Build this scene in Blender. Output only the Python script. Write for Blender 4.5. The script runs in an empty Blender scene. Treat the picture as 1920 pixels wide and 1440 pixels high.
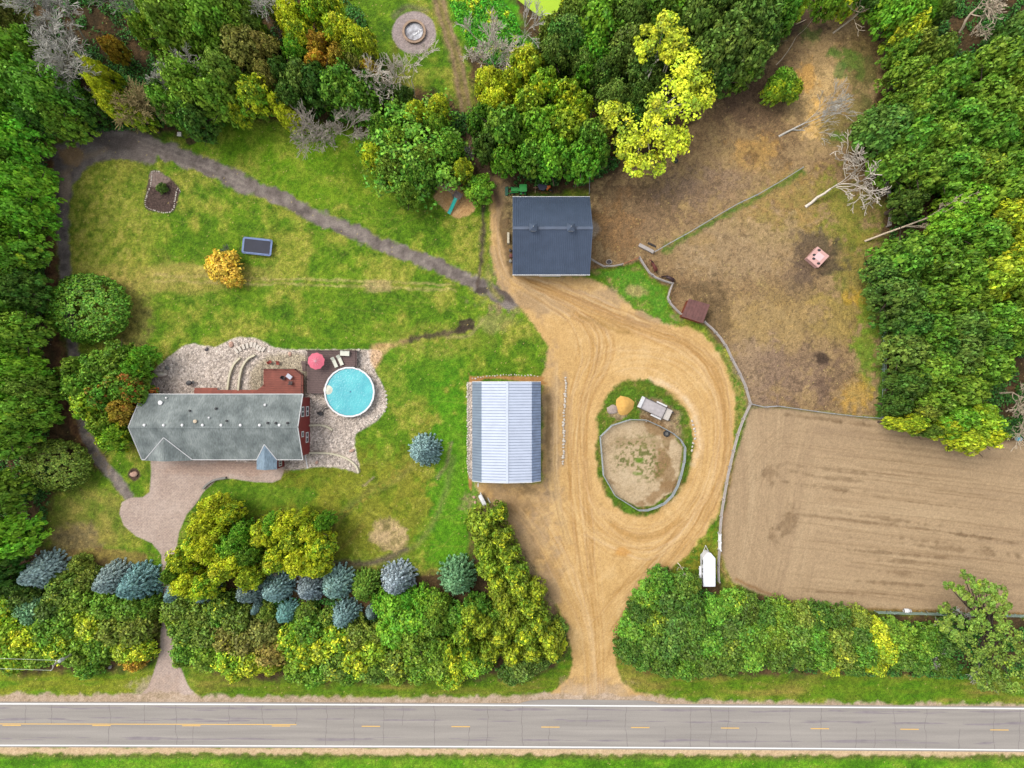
import bpy, math, random
import numpy as np
from mathutils import Vector, Matrix, noise as mnoise
R_ = math.radians
random.seed(11)
S = 0.09      # metres per photo pixel on the ground
H = 118.0     # camera height
scene = bpy.context.scene
# ------------------------------------------------------------ camera, sky, sun, exposure
cam = bpy.data.cameras.new('camera'); camo = bpy.data.objects.new('camera', cam)
scene.collection.objects.link(camo); scene.camera = camo
camo.location = (0, 0, H); camo.rotation_euler = (0, 0, 0)
cam.sensor_width = 36; cam.lens = 36*H/(1920*S); cam.clip_end = 3000; cam.clip_start = 1
SUN_EL, SUN_AZ = 58, 300      # azimuth clockwise from the top of the photograph
world = bpy.data.worlds.new('World'); scene.world = world; world.use_nodes = True
nt = world.node_tree; nt.nodes.clear()
sky = nt.nodes.new('ShaderNodeTexSky'); sky.sky_type = 'NISHITA'; sky.sun_disc = False
sky.sun_elevation = R_(SUN_EL); sky.sun_rotation = R_(SUN_AZ); sky.dust_density = 3; sky.air_density = 1.2
hs = nt.nodes.new('ShaderNodeHueSaturation'); hs.inputs['Saturation'].default_value = 0.35
bg = nt.nodes.new('ShaderNodeBackground'); bg.inputs['Strength'].default_value = 0.15
wo = nt.nodes.new('ShaderNodeOutputWorld')
nt.links.new(sky.outputs[0], hs.inputs['Color']); nt.links.new(hs.outputs[0], bg.inputs[0]); nt.links.new(bg.outputs[0], wo.inputs[0])
sun = bpy.data.lights.new('sun', 'SUN'); sun.energy = 1.05; sun.angle = R_(28); sun.color = (1, 0.965, 0.91)
suno = bpy.data.objects.new('sun', sun); scene.collection.objects.link(suno)
az = R_(SUN_AZ); el = R_(SUN_EL)
d = Vector((math.sin(az)*math.cos(el), math.cos(az)*math.cos(el), math.sin(el)))
suno.rotation_euler = d.to_track_quat('Z', 'Y').to_euler(); suno.location = d*200
scene.view_settings.view_transform = 'Standard'; scene.view_settings.look = 'None'
scene.view_settings.exposure = 1.03; scene.view_settings.gamma = 1
scene.cycles.max_bounces = 5; scene.cycles.diffuse_bounces = 3; scene.cycles.transparent_max_bounces = 4
GAIN = 1.75    # how much brighter than its albedo a flat open surface renders
# ------------------------------------------------------------ helpers
def lin(c):
    return tuple((v/255/12.92 if v/255 <= .04045 else ((v/255+.055)/1.055)**2.4) for v in c)
def alb(c, g=None):
    g = g or GAIN
    return tuple(min(.9, v/g) for v in lin(c))
def P(X, Y, z=0.0):
    k = S*(1-z/H)
    return Vector(((X-960)*k, (720-Y)*k, z))
def link(o):
    scene.collection.objects.link(o); return o
def tag(o, label=None, cat=None, group=None, kind=None):
    if label: o['label'] = label
    if cat: o['category'] = cat
    if group: o['group'] = group
    if kind: o['kind'] = kind
    return o
def thing(name, label, cat, loc=(0, 0, 0), rz=0, group=None):
    o = link(bpy.data.objects.new(name, None)); o.location = loc; o.rotation_euler = (0, 0, rz)
    o.empty_display_size = .3
    return tag(o, label, cat, group)
def copy_tree(o, parent=None):
    c = o.copy(); link(c)
    if parent: c.parent = parent
    for ch in list(o.children): copy_tree(ch, c)
    return c
MATS = {}
def mat(name, col, rough=.7, metal=0, spec=.4, n=None, bump=0, nscale=4, coat=0, g=None):
    """col = srgb as in the photograph; n=(scale, amount[, srgb second colour]) procedural variation"""
    if name in MATS: return MATS[name]
    m = bpy.data.materials.new(name); m.use_nodes = True; t = m.node_tree; b = t.nodes['Principled BSDF']
    c = alb(col, g)
    b.inputs['Roughness'].default_value = rough; b.inputs['Metallic'].default_value = metal
    b.inputs['Specular IOR Level'].default_value = spec
    if n is None: n = (6, .18)
    tc = t.nodes.new('ShaderNodeTexCoord'); nz = t.nodes.new('ShaderNodeTexNoise')
    nz.inputs['Scale'].default_value = n[0]; nz.inputs['Detail'].default_value = 5
    t.links.new(tc.outputs['Object'], nz.inputs['Vector'])
    mx = t.nodes.new('ShaderNodeMix'); mx.data_type = 'RGBA'
    c2 = alb(n[2], g) if len(n) > 2 else tuple(v*(1+n[1]) for v in c)
    c1 = c if len(n) > 2 else tuple(v*(1-n[1]) for v in c)
    mx.inputs[6].default_value = (*c1, 1); mx.inputs[7].default_value = (*[min(1, v) for v in c2], 1)
    mr = t.nodes.new('ShaderNodeMapRange'); mr.inputs[1].default_value = .3; mr.inputs[2].default_value = .7
    t.links.new(nz.outputs['Fac'], mr.inputs[0]); t.links.new(mr.outputs[0], mx.inputs[0])
    t.links.new(mx.outputs[2], b.inputs['Base Color'])
    if bump:
        n2 = t.nodes.new('ShaderNodeTexNoise'); n2.inputs['Scale'].default_value = nscale
        t.links.new(tc.outputs['Object'], n2.inputs['Vector'])
        bp = t.nodes.new('ShaderNodeBump'); bp.inputs['Strength'].default_value = bump; bp.inputs['Distance'].default_value = .1
        t.links.new(n2.outputs['Fac'], bp.inputs['Height']); t.links.new(bp.outputs[0], b.inputs['Normal'])
    MATS[name] = m
    return m
class MB:
    def __init__(s): s.v = []; s.f = []; s.m = []
    def add(s, vs, fs, mi=0, M=None):
        o = len(s.v)
        s.v += [tuple(M @ Vector(v)) if M else tuple(v) for v in vs]
        s.f += [tuple(o+i for i in f) for f in fs]; s.m += [mi]*len(fs); return s
    def box(s, c, d, rz=0, mi=0, M=None, rx=0, ry=0):
        x, y, z = d[0]/2, d[1]/2, d[2]/2
        vs = [(-x,-y,-z),(x,-y,-z),(x,y,-z),(-x,y,-z),(-x,-y,z),(x,-y,z),(x,y,z),(-x,y,z)]
        L = Matrix.Translation(c) @ Matrix.Rotation(rz, 4, 'Z') @ Matrix.Rotation(ry, 4, 'Y') @ Matrix.Rotation(rx, 4, 'X')
        if M: L = M @ L
        return s.add(vs, [(0,3,2,1),(4,5,6,7),(0,1,5,4),(1,2,6,5),(2,3,7,6),(3,0,4,7)], mi, L)
    def prism(s, pts, z0, z1, mi=0, M=None):
        n = len(pts)
        a = sum(pts[i][0]*pts[(i+1) % n][1]-pts[(i+1) % n][0]*pts[i][1] for i in range(n))
        if a < 0: pts = pts[::-1]
        vs = [(p[0], p[1], z0) for p in pts]+[(p[0], p[1], z1) for p in pts]
        fs = [tuple(range(n-1, -1, -1)), tuple(range(n, 2*n))]+[(i, (i+1) % n, n+(i+1) % n, n+i) for i in range(n)]
        return s.add(vs, fs, mi, M)
    def tube(s, pts, rad, n=6, mi=0, cap=True):
        pts = [Vector(p) for p in pts]
        if not hasattr(rad, '__len__'): rad = [rad]*len(pts)
        vs = []; fs = []
        for i, p in enumerate(pts):
            t = (pts[min(i+1, len(pts)-1)]-pts[max(i-1, 0)]).normalized()
            u = t.cross(Vector((0, 0, 1)) if abs(t.z) < .9 else Vector((1, 0, 0))).normalized(); w = t.cross(u)
            for k in range(n):
                a = 2*math.pi*k/n; vs.append(p+(u*math.cos(a)+w*math.sin(a))*rad[i])
        for i in range(len(pts)-1):
            for k in range(n):
                a, b = i*n+k, i*n+(k+1) % n; fs.append((a, b, b+n, a+n))
        if cap: fs.append(tuple(range(n))); fs.append(tuple(range(len(vs)-1, len(vs)-n-1, -1)))
        return s.add(vs, fs, mi)
    def cyl(s, c, r, h, n=16, mi=0, r2=None):
        r2 = r if r2 is None else r2; c = Vector(c)
        vs = [c+Vector((r*math.cos(2*math.pi*k/n), r*math.sin(2*math.pi*k/n), 0)) for k in range(n)]
        vs += [c+Vector((r2*math.cos(2*math.pi*k/n), r2*math.sin(2*math.pi*k/n), h)) for k in range(n)]
        return s.add(vs, [tuple(range(n-1, -1, -1)), tuple(range(n, 2*n))]+[(k, (k+1) % n, n+(k+1) % n, n+k) for k in range(n)], mi)
    def lathe(s, prof, n=20, c=(0, 0, 0), mi=0, sx=1, sy=1):
        vs = []; fs = []; m = len(prof)
        for k in range(n):
            a = 2*math.pi*k/n
            for r, z in prof: vs.append((c[0]+r*math.cos(a)*sx, c[1]+r*math.sin(a)*sy, c[2]+z))
        for k in range(n):
            for j in range(m-1):
                a = k*m+j; b = ((k+1) % n)*m+j; fs.append((a, b, b+1, a+1))
        return s.add(vs, fs, mi)
    def slab(s, q, th, mi=0):
        q = [Vector(p) for p in q]; nn = (q[1]-q[0]).cross(q[2]-q[0]).normalized()
        if nn.z < 0: nn = -nn; q = q[::-1]
        n = len(q); lo = [p-nn*th for p in q]
        return s.add(lo+q, [tuple(range(n-1, -1, -1)), tuple(range(n, 2*n))]+[(i, (i+1) % n, n+(i+1) % n, n+i) for i in range(n)], mi)
    def mesh(s, name, mats):
        me = bpy.data.meshes.new(name); me.from_pydata(s.v, [], s.f)
        for m in (mats if isinstance(mats, (list, tuple)) else [mats]): me.materials.append(m)
        if any(s.m): me.polygons.foreach_set('material_index', s.m)
        me.update(); return me
    def build(s, name, mats, parent=None, loc=None, rz=0, smooth=False, label=None):
        me = s.mesh(name, mats)
        if smooth: me.shade_smooth()
        o = link(bpy.data.objects.new(name, me))
        if parent: o.parent = parent
        if loc is not None: o.location = loc
        if rz: o.rotation_euler.z = rz
        if label: o['label'] = label
        return o
def inst(name, me, parent=None, loc=(0, 0, 0), rot=(0, 0, 0), sc=(1, 1, 1), color=None):
    o = link(bpy.data.objects.new(name, me)); o.parent = parent
    o.location = loc; o.rotation_euler = rot; o.scale = sc
    if color: o.color = color
    return o
# ------------------------------------------------------------ the ground: every surface cut out of one fine grid
STEP = 0.15
gx = np.arange(-96, 96.01, STEP, dtype=np.float32); gy = np.arange(-74, 74.01, STEP, dtype=np.float32)
NX, NY = len(gx), len(gy)
PX = np.broadcast_to(gx/S+960, (NY, NX)); PY = np.broadcast_to((720-gy/S)[:, None], (NY, NX))
def vn(x, y, seed):
    r = np.random.RandomState(seed).rand(257, 257).astype(np.float32)
    xi = np.floor(x).astype(np.int32); yi = np.floor(y).astype(np.int32)
    fx = x-xi; fy = y-yi; fx = fx*fx*(3-2*fx); fy = fy*fy*(3-2*fy); xi = xi & 255; yi = yi & 255
    return (r[yi, xi]*(1-fx)+r[yi, xi+1]*fx)*(1-fy)+(r[yi+1, xi]*(1-fx)+r[yi+1, xi+1]*fx)*fy
def fbm(x, y, sc, seed, oc=4, sx=1, sy=1):
    t = 0; a = 1; w = 0; x = x/sc*sx; y = y/sc*sy
    for k in range(oc):
        t = t+a*vn(x+17.3*k, y-9.1*k, seed+k); w += a; a *= .55; x = x*2.03; y = y*2.03
    t = t/w
    return np.clip((t-.5)*1.9+.5, 0, 1)
WX = (fbm(PX, PY, 14, 1, 4)-.5)*2; WY = (fbm(PX, PY, 14, 31, 4)-.5)*2
N1 = fbm(PX, PY, 90, 3, 4); N2 = fbm(PX, PY, 28, 4, 4); N3 = fbm(PX, PY, 9, 5, 3); N4 = fbm(PX, PY, 170, 8, 3)
N5 = np.random.RandomState(5).rand(NY, NX).astype(np.float32)
COL = np.zeros((NY, NX, 3), np.float32); CLS = np.zeros((NY, NX), np.int8); HT = np.zeros((NY, NX), np.float32)
def pal(n, cols):
    cols = np.array([lin(c) for c in cols], np.float32)
    t = np.clip(n, 0, .9999)*(len(cols)-1); i = t.astype(np.int32); f = (t-i)[..., None]
    return cols[i]*(1-f)+cols[i+1]*f
def cat(pts, closed=False, k=5):
    n = len(pts); out = []
    for i in range(n if closed else n-1):
        g = lambda j: np.array(pts[j % n] if closed else pts[max(0, min(n-1, j))], float)
        a, b, c, e = g(i-1), g(i), g(i+1), g(i+2)
        for q in range(k):
            t = q/k; out.append(tuple(.5*((2*b)+(c-a)*t+(2*a-5*b+4*c-e)*t*t+(3*b-a-3*c+e)*t**3)))
    if not closed: out.append(tuple(pts[-1]))
    return out
def window(pts, m):
    xs = [p[0] for p in pts]; ys = [p[1] for p in pts]
    i0 = int(np.clip((((min(xs)-m)-960)*S-gx[0])/STEP, 0, NX-2)); i1 = int(np.clip((((max(xs)+m)-960)*S-gx[0])/STEP+2, 2, NX))
    j0 = int(np.clip(((720-(max(ys)+m))*S-gy[0])/STEP, 0, NY-2)); j1 = int(np.clip(((720-(min(ys)-m))*S-gy[0])/STEP+2, 2, NY))
    return slice(j0, max(j1, j0+1)), slice(i0, max(i1, i0+1))
def sdist(pts, closed, x, y):
    d2 = np.full(x.shape, 1e9, np.float32); ins = np.zeros(x.shape, bool); n = len(pts)
    for i in range(n if closed else n-1):
        ax, ay = pts[i]; bx, by = pts[(i+1) % n]; dx, dy = bx-ax, by-ay; L = dx*dx+dy*dy+1e-9
        t = np.clip(((x-ax)*dx+(y-ay)*dy)/L, 0, 1)
        d2 = np.minimum(d2, (x-ax-t*dx)**2+(y-ay-t*dy)**2)
        if closed and ay != by: ins ^= ((ay > y) != (by > y)) & (x < dx*(y-ay)/(by-ay)+ax)
    d_ = np.sqrt(d2)
    return np.where(ins, -d_, d_) if closed else d_
def put(w, m, cols, n=None, op=1.0, cls=None):
    n = N2 if n is None else n
    c = pal(n[w], cols) if len(cols) > 1 else np.array(lin(cols[0]), np.float32)
    a = (m*op)[..., None]; COL[w] = COL[w]*(1-a)+c*a
    if cls is not None: CLS[w][m > .5] = cls
def poly(pts, cols, n=None, op=1, cls=None, soft=2.5, warp=3, smooth=True):
    if smooth: pts = cat(pts, True)
    w = window(pts, soft+warp+2)
    dd = sdist(pts, True, PX[w]+WX[w]*warp, PY[w]+WY[w]*warp)
    m = np.clip(.5-dd/(2*soft), 0, 1); put(w, m, cols, n, op, cls); return w, m
def line(pts, wd, cols, n=None, op=1, cls=None, soft=2, warp=2, smooth=True, fade=False):
    if smooth: pts = cat(pts)
    w = window(pts, wd+soft+warp+2)
    dd = sdist(pts, False, PX[w]+WX[w]*warp, PY[w]+WY[w]*warp)-wd/2
    m = np.clip(.5-dd/(2*soft), 0, 1); put(w, m, cols, n, op, cls); return w, m
def blob(cx, cy, rx, ry, cols, n=None, op=1, cls=None, soft=.5, warp=.35, rot=0):
    r = max(rx, ry)*(1+soft+warp); w = window([(cx-r, cy-r), (cx+r, cy+r)], 2)
    c, s_ = math.cos(R_(rot)), math.sin(R_(rot)); x = PX[w]-cx; y = PY[w]-cy
    q = np.sqrt(((x*c+y*s_)/rx)**2+((-x*s_+y*c)/ry)**2)+(N2[w]-.5)*2*warp*.7+(N3[w]-.5)*warp
    m = np.clip((1-q)/soft+.5, 0, 1); m = m*m*(3-2*m); put(w, m, cols, n, op, cls); return w, m
# ---- lawn
GR = [(64, 100, 20), (88, 126, 22), (108, 142, 28), (136, 154, 42)]
put((slice(None), slice(None)), np.ones((NY, NX), np.float32), GR, (N2*.5+N3*.3+N5*.2), cls=0)
DRY = [(120, 140, 40), (165, 160, 62), (188, 166, 88)]
m = np.clip((N1*.5+N2*.5-.47)*4, 0, 1); put((slice(None), slice(None)), m, DRY, N3*.6+N5*.4, .6)
blob(200, 460, 90, 190, DRY, N3, .5); blob(330, 520, 180, 26, [(150, 150, 60), (190, 165, 90)], N3, .65); blob(520, 250, 160, 60, [(110, 160, 20), (130, 165, 30)], N3, .5)
blob(620, 330, 130, 60, [(105, 155, 20), (135, 160, 35)], N3, .5); blob(240, 610, 40, 60, [(110, 90, 60), (160, 140, 80)], N3, .6)
blob(700, 700, 200, 60, [(75, 135, 20), (95, 145, 30)], N3, .35); blob(820, 640, 90, 30, DRY, N3, .4)
blob(680, 950, 190, 100, [(104, 124, 25), (146, 142, 45), (116, 118, 34)], N2, .75); blob(855, 900, 50, 190, [(84, 146, 20), (98, 152, 26)], N3, .85)
blob(840, 1010, 60, 70, [(85, 145, 20), (100, 150, 25)], N3, .6); blob(480, 930, 100, 22, [(88, 140, 25), (110, 140, 35)], N3, .7)
blob(160, 980, 80, 70, [(120, 135, 45), (170, 150, 80)], N2, .7); blob(140, 1010, 50, 30, [(150, 130, 95), (185, 155, 100)], N3, .8); blob(180, 1045, 90, 16, [(150, 120, 70), (170, 140, 80)], N3, .7)
for i in range(230):     # mown and driven streaks over the lawns
    r = random.random
    x0 = 150+r()*700; y0 = 300+r()*330 if i % 3 else 880+r()*170; a = R_(random.choice([8, 25, -30, 30, -50]) + r()*14-7); L = 30+r()*110
    line([(x0, y0), (x0+L*.5*math.cos(a), y0+L*.5*math.sin(a)+3), (x0+L*math.cos(a), y0+L*math.sin(a))], 1.4, [(170, 165, 80), (150, 160, 50)], N3, .2+.22*r(), soft=1.3, warp=1)
for yy in (524, 534): line([(290, yy-8), (420, yy-4), (560, yy), (700, yy+4), (850, yy+10)], 3.2, [(165, 155, 85), (205, 178, 125)], N3, .65, soft=2.5, warp=3)
blob(705, 535, 30, 13, [(180, 160, 110), (200, 165, 120)], N3, .6)
for k in range(26):
    line([(230, 575-k*1.5), (300, 545-k*2), (380, 520-k*.8), (470, 526)], 1.2, [(190, 165, 95)], None, .22, soft=1.5, warp=2)
for i in range(200):
    t_ = random.random(); r_ = 60+random.random()*150; a0 = random.random()*6; cx0, cy0 = random.choice([(230, 420), (300, 560), (700, 560), (560, 300), (700, 960), (830, 900)]); pts = [(cx0+r_*1.2*math.cos(a0+q*.22), cy0+r_*.8*math.sin(a0+q*.22)) for q in range(4)]
    line(pts, 1.2, [random.choice([(172, 168, 80), (150, 166, 52), (84, 124, 22)])], None, .16+.14*random.random(), soft=1.3, warp=1)
# tyre-worn band through the lower lawn
line([(775, 870), (740, 900), (690, 925), (640, 965), (610, 1000)], 10, [(120, 105, 70), (150, 130, 80)], N3, .4, soft=7)
line([(845, 830), (838, 870), (822, 895)], 7, [(150, 135, 105), (130, 115, 80)], N3, .65, soft=3)
line([(700, 895), (682, 912)], 4, [(160, 140, 115)], None, .7, soft=2)
line([(570, 1050), (640, 1058), (700, 1056), (750, 1042), (800, 1000), (830, 940), (850, 860)], 9, [(125, 110, 85), (150, 135, 90)], N3, .35, soft=5)
line([(600, 1052), (660, 1057), (715, 1050), (760, 1030)], 10, [(118, 102, 88), (105, 92, 75)], N3, .85, soft=4)
line([(625, 1040), (650, 1020), (680, 985)], 5, [(150, 125, 60)], None, .5, soft=4)
for i in range(40): # curved mower tracks in the lower lawn
    k = random.random()*60
    line([(560+k, 1010-k*.5), (660+k*.7, 950-k*.4), (740+k*.5, 880-k*.2), (800+k*.4, 780)], 1.3, [(165, 150, 60), (85, 120, 25)], N3, .22, soft=1.6, warp=4)
blob(728, 1003, 33, 30, [(150, 135, 85), (190, 165, 115), (205, 175, 130)], N3, .95, soft=.3)
blob(718, 1008, 14, 12, [(200, 172, 128)], N3, .6)
# verge along the road
poly([(-60, 1255), (290, 1262), (290, 1300), (-60, 1302)], [(90, 140, 15), (130, 140, 30), (150, 150, 50)], fbm(PX, PY, 26, 40, 4, .35, 1.6), .8, soft=5, smooth=False)
poly([(360, 1240), (1080, 1240), (1060, 1300), (370, 1305)], [(80, 125, 15), (105, 125, 25), (150, 135, 60)], fbm(PX, PY, 26, 41, 4, .35, 1.6), .85, soft=5, smooth=False)
poly([(1150, 1235), (1990, 1240), (1990, 1318), (1180, 1303)], [(80, 130, 15), (105, 130, 25), (150, 135, 60)], fbm(PX, PY, 26, 42, 4, .35, 1.6), .85, soft=5, smooth=False)
poly([(-70, 1412), (1990, 1420), (1990, 1560), (-70, 1560)], [(75, 125, 15), (95, 150, 22), (125, 160, 40)], fbm(PX, PY, 20, 43, 4, .5, 1.2), 1, soft=4, smooth=False)
line([(-70, 1416), (1990, 1420)], 9, [(90, 95, 40), (120, 110, 60)], N3, .8, soft=5)
# tall grass and pond at the top
poly([(835, -60), (845, 20), (880, 90), (930, 110), (1000, 80), (1030, 20), (1010, -60)], [(70, 150, 15), (95, 165, 25), (60, 130, 20)], fbm(PX, PY, 14, 44, 4, 1, .8), .95, cls=None, soft=8)
for k in range(70):
    x = 866+random.random()*45; y = -10+random.random()*80+ (x-866)*.7
    line([(x, y), (x+10, y+9)], 1.4, [(200, 175, 120), (150, 160, 70)], N3, .5, soft=1.2, warp=1, smooth=False)
# ---- forest floor
FL = [(62, 48, 34), (88, 66, 46), (118, 88, 60)]
for pts in ([(-70, 200), (95, 235), (105, 260), (100, 330), (108, 440), (112, 520), (120, 640), (128, 730), (170, 810), (140, 890), (110, 920), (90, 960), (82, 1020), (110, 1050), (-70, 1060)],
            [(-70, -60), (600, -60), (620, 20), (700, 100), (740, 160), (700, 250), (650, 240), (590, 235), (440, 215), (340, 250), (300, 250), (200, 238), (150, 262), (95, 250), (-70, 250)],
            [(740, 165), (830, 180), (880, 230), (900, 320), (880, 380), (840, 350), (740, 330), (700, 260)],
            [(885, 90), (1000, 100), (1040, -60), (1990, -60), (1990, 840), (1870, 835), (1740, 815), (1660, 800), (1645, 560), (1640, 330), (1590, 220), (1655, 130), (1620, 20), (1500, 60), (1330, 200), (1260, 300), (1120, 350), (950, 365), (915, 320), (900, 230)],
            [(-70, 1065), (100, 1050), (300, 1070), (305, 1150), (295, 1225), (220, 1255), (-70, 1245)],
            [(322, 1075), (420, 1080), (640, 1060), (760, 1070), (870, 1060), (885, 980), (945, 960), (990, 1060), (1050, 1160), (1060, 1220), (1000, 1265), (700, 1275), (420, 1265), (340, 1210)],
            [(1165, 1170), (1220, 1105), (1260, 1070), (1330, 1090), (1400, 1108), (1500, 1135), (1640, 1150), (1990, 1158), (1990, 1250), (1800, 1262), (1300, 1262), (1170, 1235)]):
    poly(pts, FL, N3*.5+N2*.5, .96, cls=1, soft=9, warp=9)
poly([(90, 270), (104, 300), (100, 420), (105, 520), (112, 620), (122, 700), (140, 760), (170, 820), (205, 868), (180, 880), (140, 820), (110, 760), (98, 640), (86, 500), (84, 330)], [(95, 66, 45), (130, 92, 62), (150, 118, 70)], N3, .8, soft=6, warp=6)
line([(930, 1075), (925, 1090), (955, 1130)], 30, [(62, 44, 34), (85, 60, 45)], N3, .9, soft=8)
# ---- paddock
PAD = [(110, 86, 58), (142, 114, 80), (164, 136, 96), (182, 152, 100)]
poly([(1104, 515), (1106, 345), (1150, 325), (1240, 300), (1300, 230), (1345, 165), (1440, 110), (1490, 60), (1540, 5), (1560, -60), (1620, -60), (1650, 40), (1662, 110), (1652, 170), (1605, 230), (1642, 330), (1652, 420), (1642, 500), (1652, 600), (1650, 780), (1600, 778), (1500, 768), (1405, 760), (1392, 715), (1366, 662), (1325, 612), (1268, 588), (1250, 560), (1256, 536), (1222, 522), (1197, 488), (1165, 500), (1130, 500)],
     PAD, N2*.45+N3*.25+N1*.3, 1, cls=2, soft=3, warp=3, smooth=False)
for a in ((1500, 40, 60, 40, [(78, 62, 50), (105, 84, 64)], .8), (1400, 150, 90, 45, [(98, 78, 60), (125, 100, 78)], .7), (1620, 100, 40, 90, [(100, 78, 52), (125, 110, 60)], .8), (1400, 200, 60, 40, [(120, 95, 75)], .5),
          (1200, 380, 90, 60, [(95, 76, 58), (128, 104, 78)], .6), (1540, 180, 50, 80, [(200, 165, 110), (220, 186, 128)], .85), (1524, 225, 16, 40, [(225, 180, 105), (235, 195, 130)], .95), (1515, 145, 18, 36, [(215, 165, 90)], .85),
          (1405, 290, 42, 32, [(200, 155, 90), (180, 145, 85)], .8), (1410, 296, 12, 10, [(120, 92, 58)], .7), (1620, 170, 24, 60, [(90, 110, 45), (120, 110, 60)], .5), (1570, 250, 30, 30, [(120, 120, 50)], .5),
          (1470, 400, 100, 70, [(190, 150, 85), (165, 140, 70), (150, 140, 60)], .6), (1590, 400, 60, 60, [(120, 134, 45), (160, 146, 66)], .85), (1600, 520, 50, 70, [(120, 130, 42), (150, 135, 55)], .7), (1400, 470, 110, 60, [(185, 160, 122), (170, 142, 105)], .6),
          (1580, 590, 50, 40, [(170, 146, 72), (150, 132, 66)], .7), (1600, 560, 24, 14, [(215, 170, 50)], .5), (1460, 600, 110, 70, [(190, 158, 95), (160, 138, 90)], .5), (1410, 700, 60, 60, [(168, 142, 115), (150, 125, 100)], .7), (1500, 700, 70, 50, [(130, 106, 88), (150, 124, 100)], .7),
          (1625, 660, 22, 80, [(110, 150, 35), (130, 140, 40)], .85), (1605, 738, 30, 34, [(205, 160, 76), (180, 150, 80)], .8), (1570, 700, 40, 30, [(115, 92, 75)], .6), (1345, 600, 26, 60, [(95, 76, 54), (120, 98, 70)], .6), (1320, 560, 40, 28, [(110, 90, 62)], .5),
          (1532, 484, 46, 40, [(92, 76, 62), (110, 92, 72)], .85), (1545, 672, 14, 9, [(70, 56, 46)], .8), (1490, 520, 30, 30, [(120, 98, 80)], .5), (1230, 420, 60, 30, [(150, 122, 90)], .6), (1150, 430, 40, 60, [(170, 130, 82), (128, 100, 70)], .6), (1340, 350, 90, 40, [(160, 135, 115), (140, 115, 92)], .5),
          (1560, 100, 16, 10, [(80, 125, 35)], .8), (1590, 110, 12, 20, [(85, 125, 35)], .7), (1520, 70, 20, 18, [(95, 120, 45)], .6), (1575, 130, 12, 12, [(80, 120, 50)], .7), (1570, 255, 14, 9, [(95, 140, 35)], .8), (1612, 130, 8, 26, [(90, 125, 40)], .5)):
    blob(a[0], a[1], a[2], a[3], a[4], N3, a[5], soft=.8, warp=.7)
# speckle of droppings, clods and hoof marks
rs = np.random.RandomState(9); sp = (fbm(PX, PY, 4.5, 77, 2) > .74) & (CLS == 2) & (N5 > .25)
COL[sp] *= .68
sp = (fbm(PX, PY, 3.6, 79, 2) > .78) & (CLS == 2); COL[sp] = COL[sp]*1.12
line([(1246, 468), (1300, 436), (1380, 392), (1440, 358), (1505, 322)], 9, [(85, 130, 35), (120, 140, 50)], N3, .85, soft=4, warp=5)
line([(1655, 560), (1654, 700), (1650, 782)], 10, [(60, 120, 25), (90, 130, 35)], N3, .9, soft=4, warp=4, cls=0)
# ---- arena
AR = [(162, 136, 106), (180, 153, 118), (192, 166, 130)]
ARP = [(1406, 768), (1440, 763), (1500, 768), (1560, 775), (1650, 786), (1700, 802), (1760, 815), (1850, 830), (1990, 822), (1990, 1152), (1640, 1143), (1560, 1138), (1480, 1130), (1420, 1112), (1372, 1090), (1352, 1040), (1356, 960), (1368, 900), (1384, 840)]
xx, yy = PX, PY
v0 = yy-xx*.125-(xx-1500)**2*-.00004; rr = np.hypot((xx-1500), (yy-955)*1.0)
kk = np.clip((1530-xx)/170, 0, 1); cross = v0*(1-kk)+rr*kk
sA = fbm(xx*(1-kk)+np.arctan2(yy-955, xx-1500)*150*kk, cross, 5, 50, 4, .035, 1.0)
sB = fbm(xx, cross, 9, 51, 3, .03, 1.0); big = fbm(xx, cross, 60, 52, 3, .35, 1)
w, m = poly(ARP, AR, sA*.3+sB*.2+N5*.15+big*.3, 1, cls=3, soft=3, warp=2, smooth=False)
rk = (sA < .25) & (CLS == 3); HT[CLS == 3] += (sA[CLS == 3]-.5)*.03
for a in ((1540, 785, 60, 5, 6), (1620, 797, 50, 4, 6), (1545, 913, 70, 4, 7), (1640, 930, 55, 3.5, 8), (1740, 945, 90, 2.5, 7), (1680, 975, 60, 5, 8), (1560, 972, 60, 5, 7), (1790, 1000, 70, 5, 8), (1745, 1015, 60, 7, 7), (1790, 1030, 80, 7, 6), (1700, 1040, 60, 5, 5), (1680, 1073, 16, 5, 2), (1700, 1053, 26, 4, 4), (1540, 878, 50, 5, 7), (1550, 895, 45, 5, 8), (1468, 980, 14, 26, 30), (1450, 890, 10, 14, 30), (1600, 1112, 55, 3, 2), (1690, 1095, 50, 4, 4), (1850, 1010, 60, 5, 8), (1450, 1000, 8, 18, -30)):
    blob(a[0], a[1], a[2]*1.15, a[3]*(.55 if a[2] > 40 else .9), [(100, 78, 52), (140, 112, 82)], N3, .5, soft=1.1, warp=1.1, rot=a[4])
for i in range(130):
    y = 800+random.random()*320; x = 1470+random.random()*300; L = 60+random.random()*260
    line([(x, y), (x+L/2, y+L*.055), (x+L, y+L*.12)], .8, [(128, 100, 70)], None, .25+.3*random.random(), soft=1.1, warp=.8)
for i in range(46):
    r = 20+random.random()*150; a0 = R_(110+random.random()*120); pts = [(1510+r*.8*math.cos(a0+t*.25), 960+r*1.05*math.sin(a0+t*.25)) for t in range(4)]
    line(pts, .8, [(130, 104, 74)], None, .3, soft=1.1, warp=.8)
line([(1380, 1085), (1440, 1112), (1520, 1136), (1640, 1143), (1780, 1147), (1990, 1152)], 5, [(160, 118, 70), (130, 95, 60)], N3, .8, soft=3, cls=None)
line([(1374, 850), (1362, 930), (1352, 1000), (1350, 1050), (1362, 1085)], 9, [(140, 110, 75), (170, 130, 90)], N3, .7, soft=4)
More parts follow.
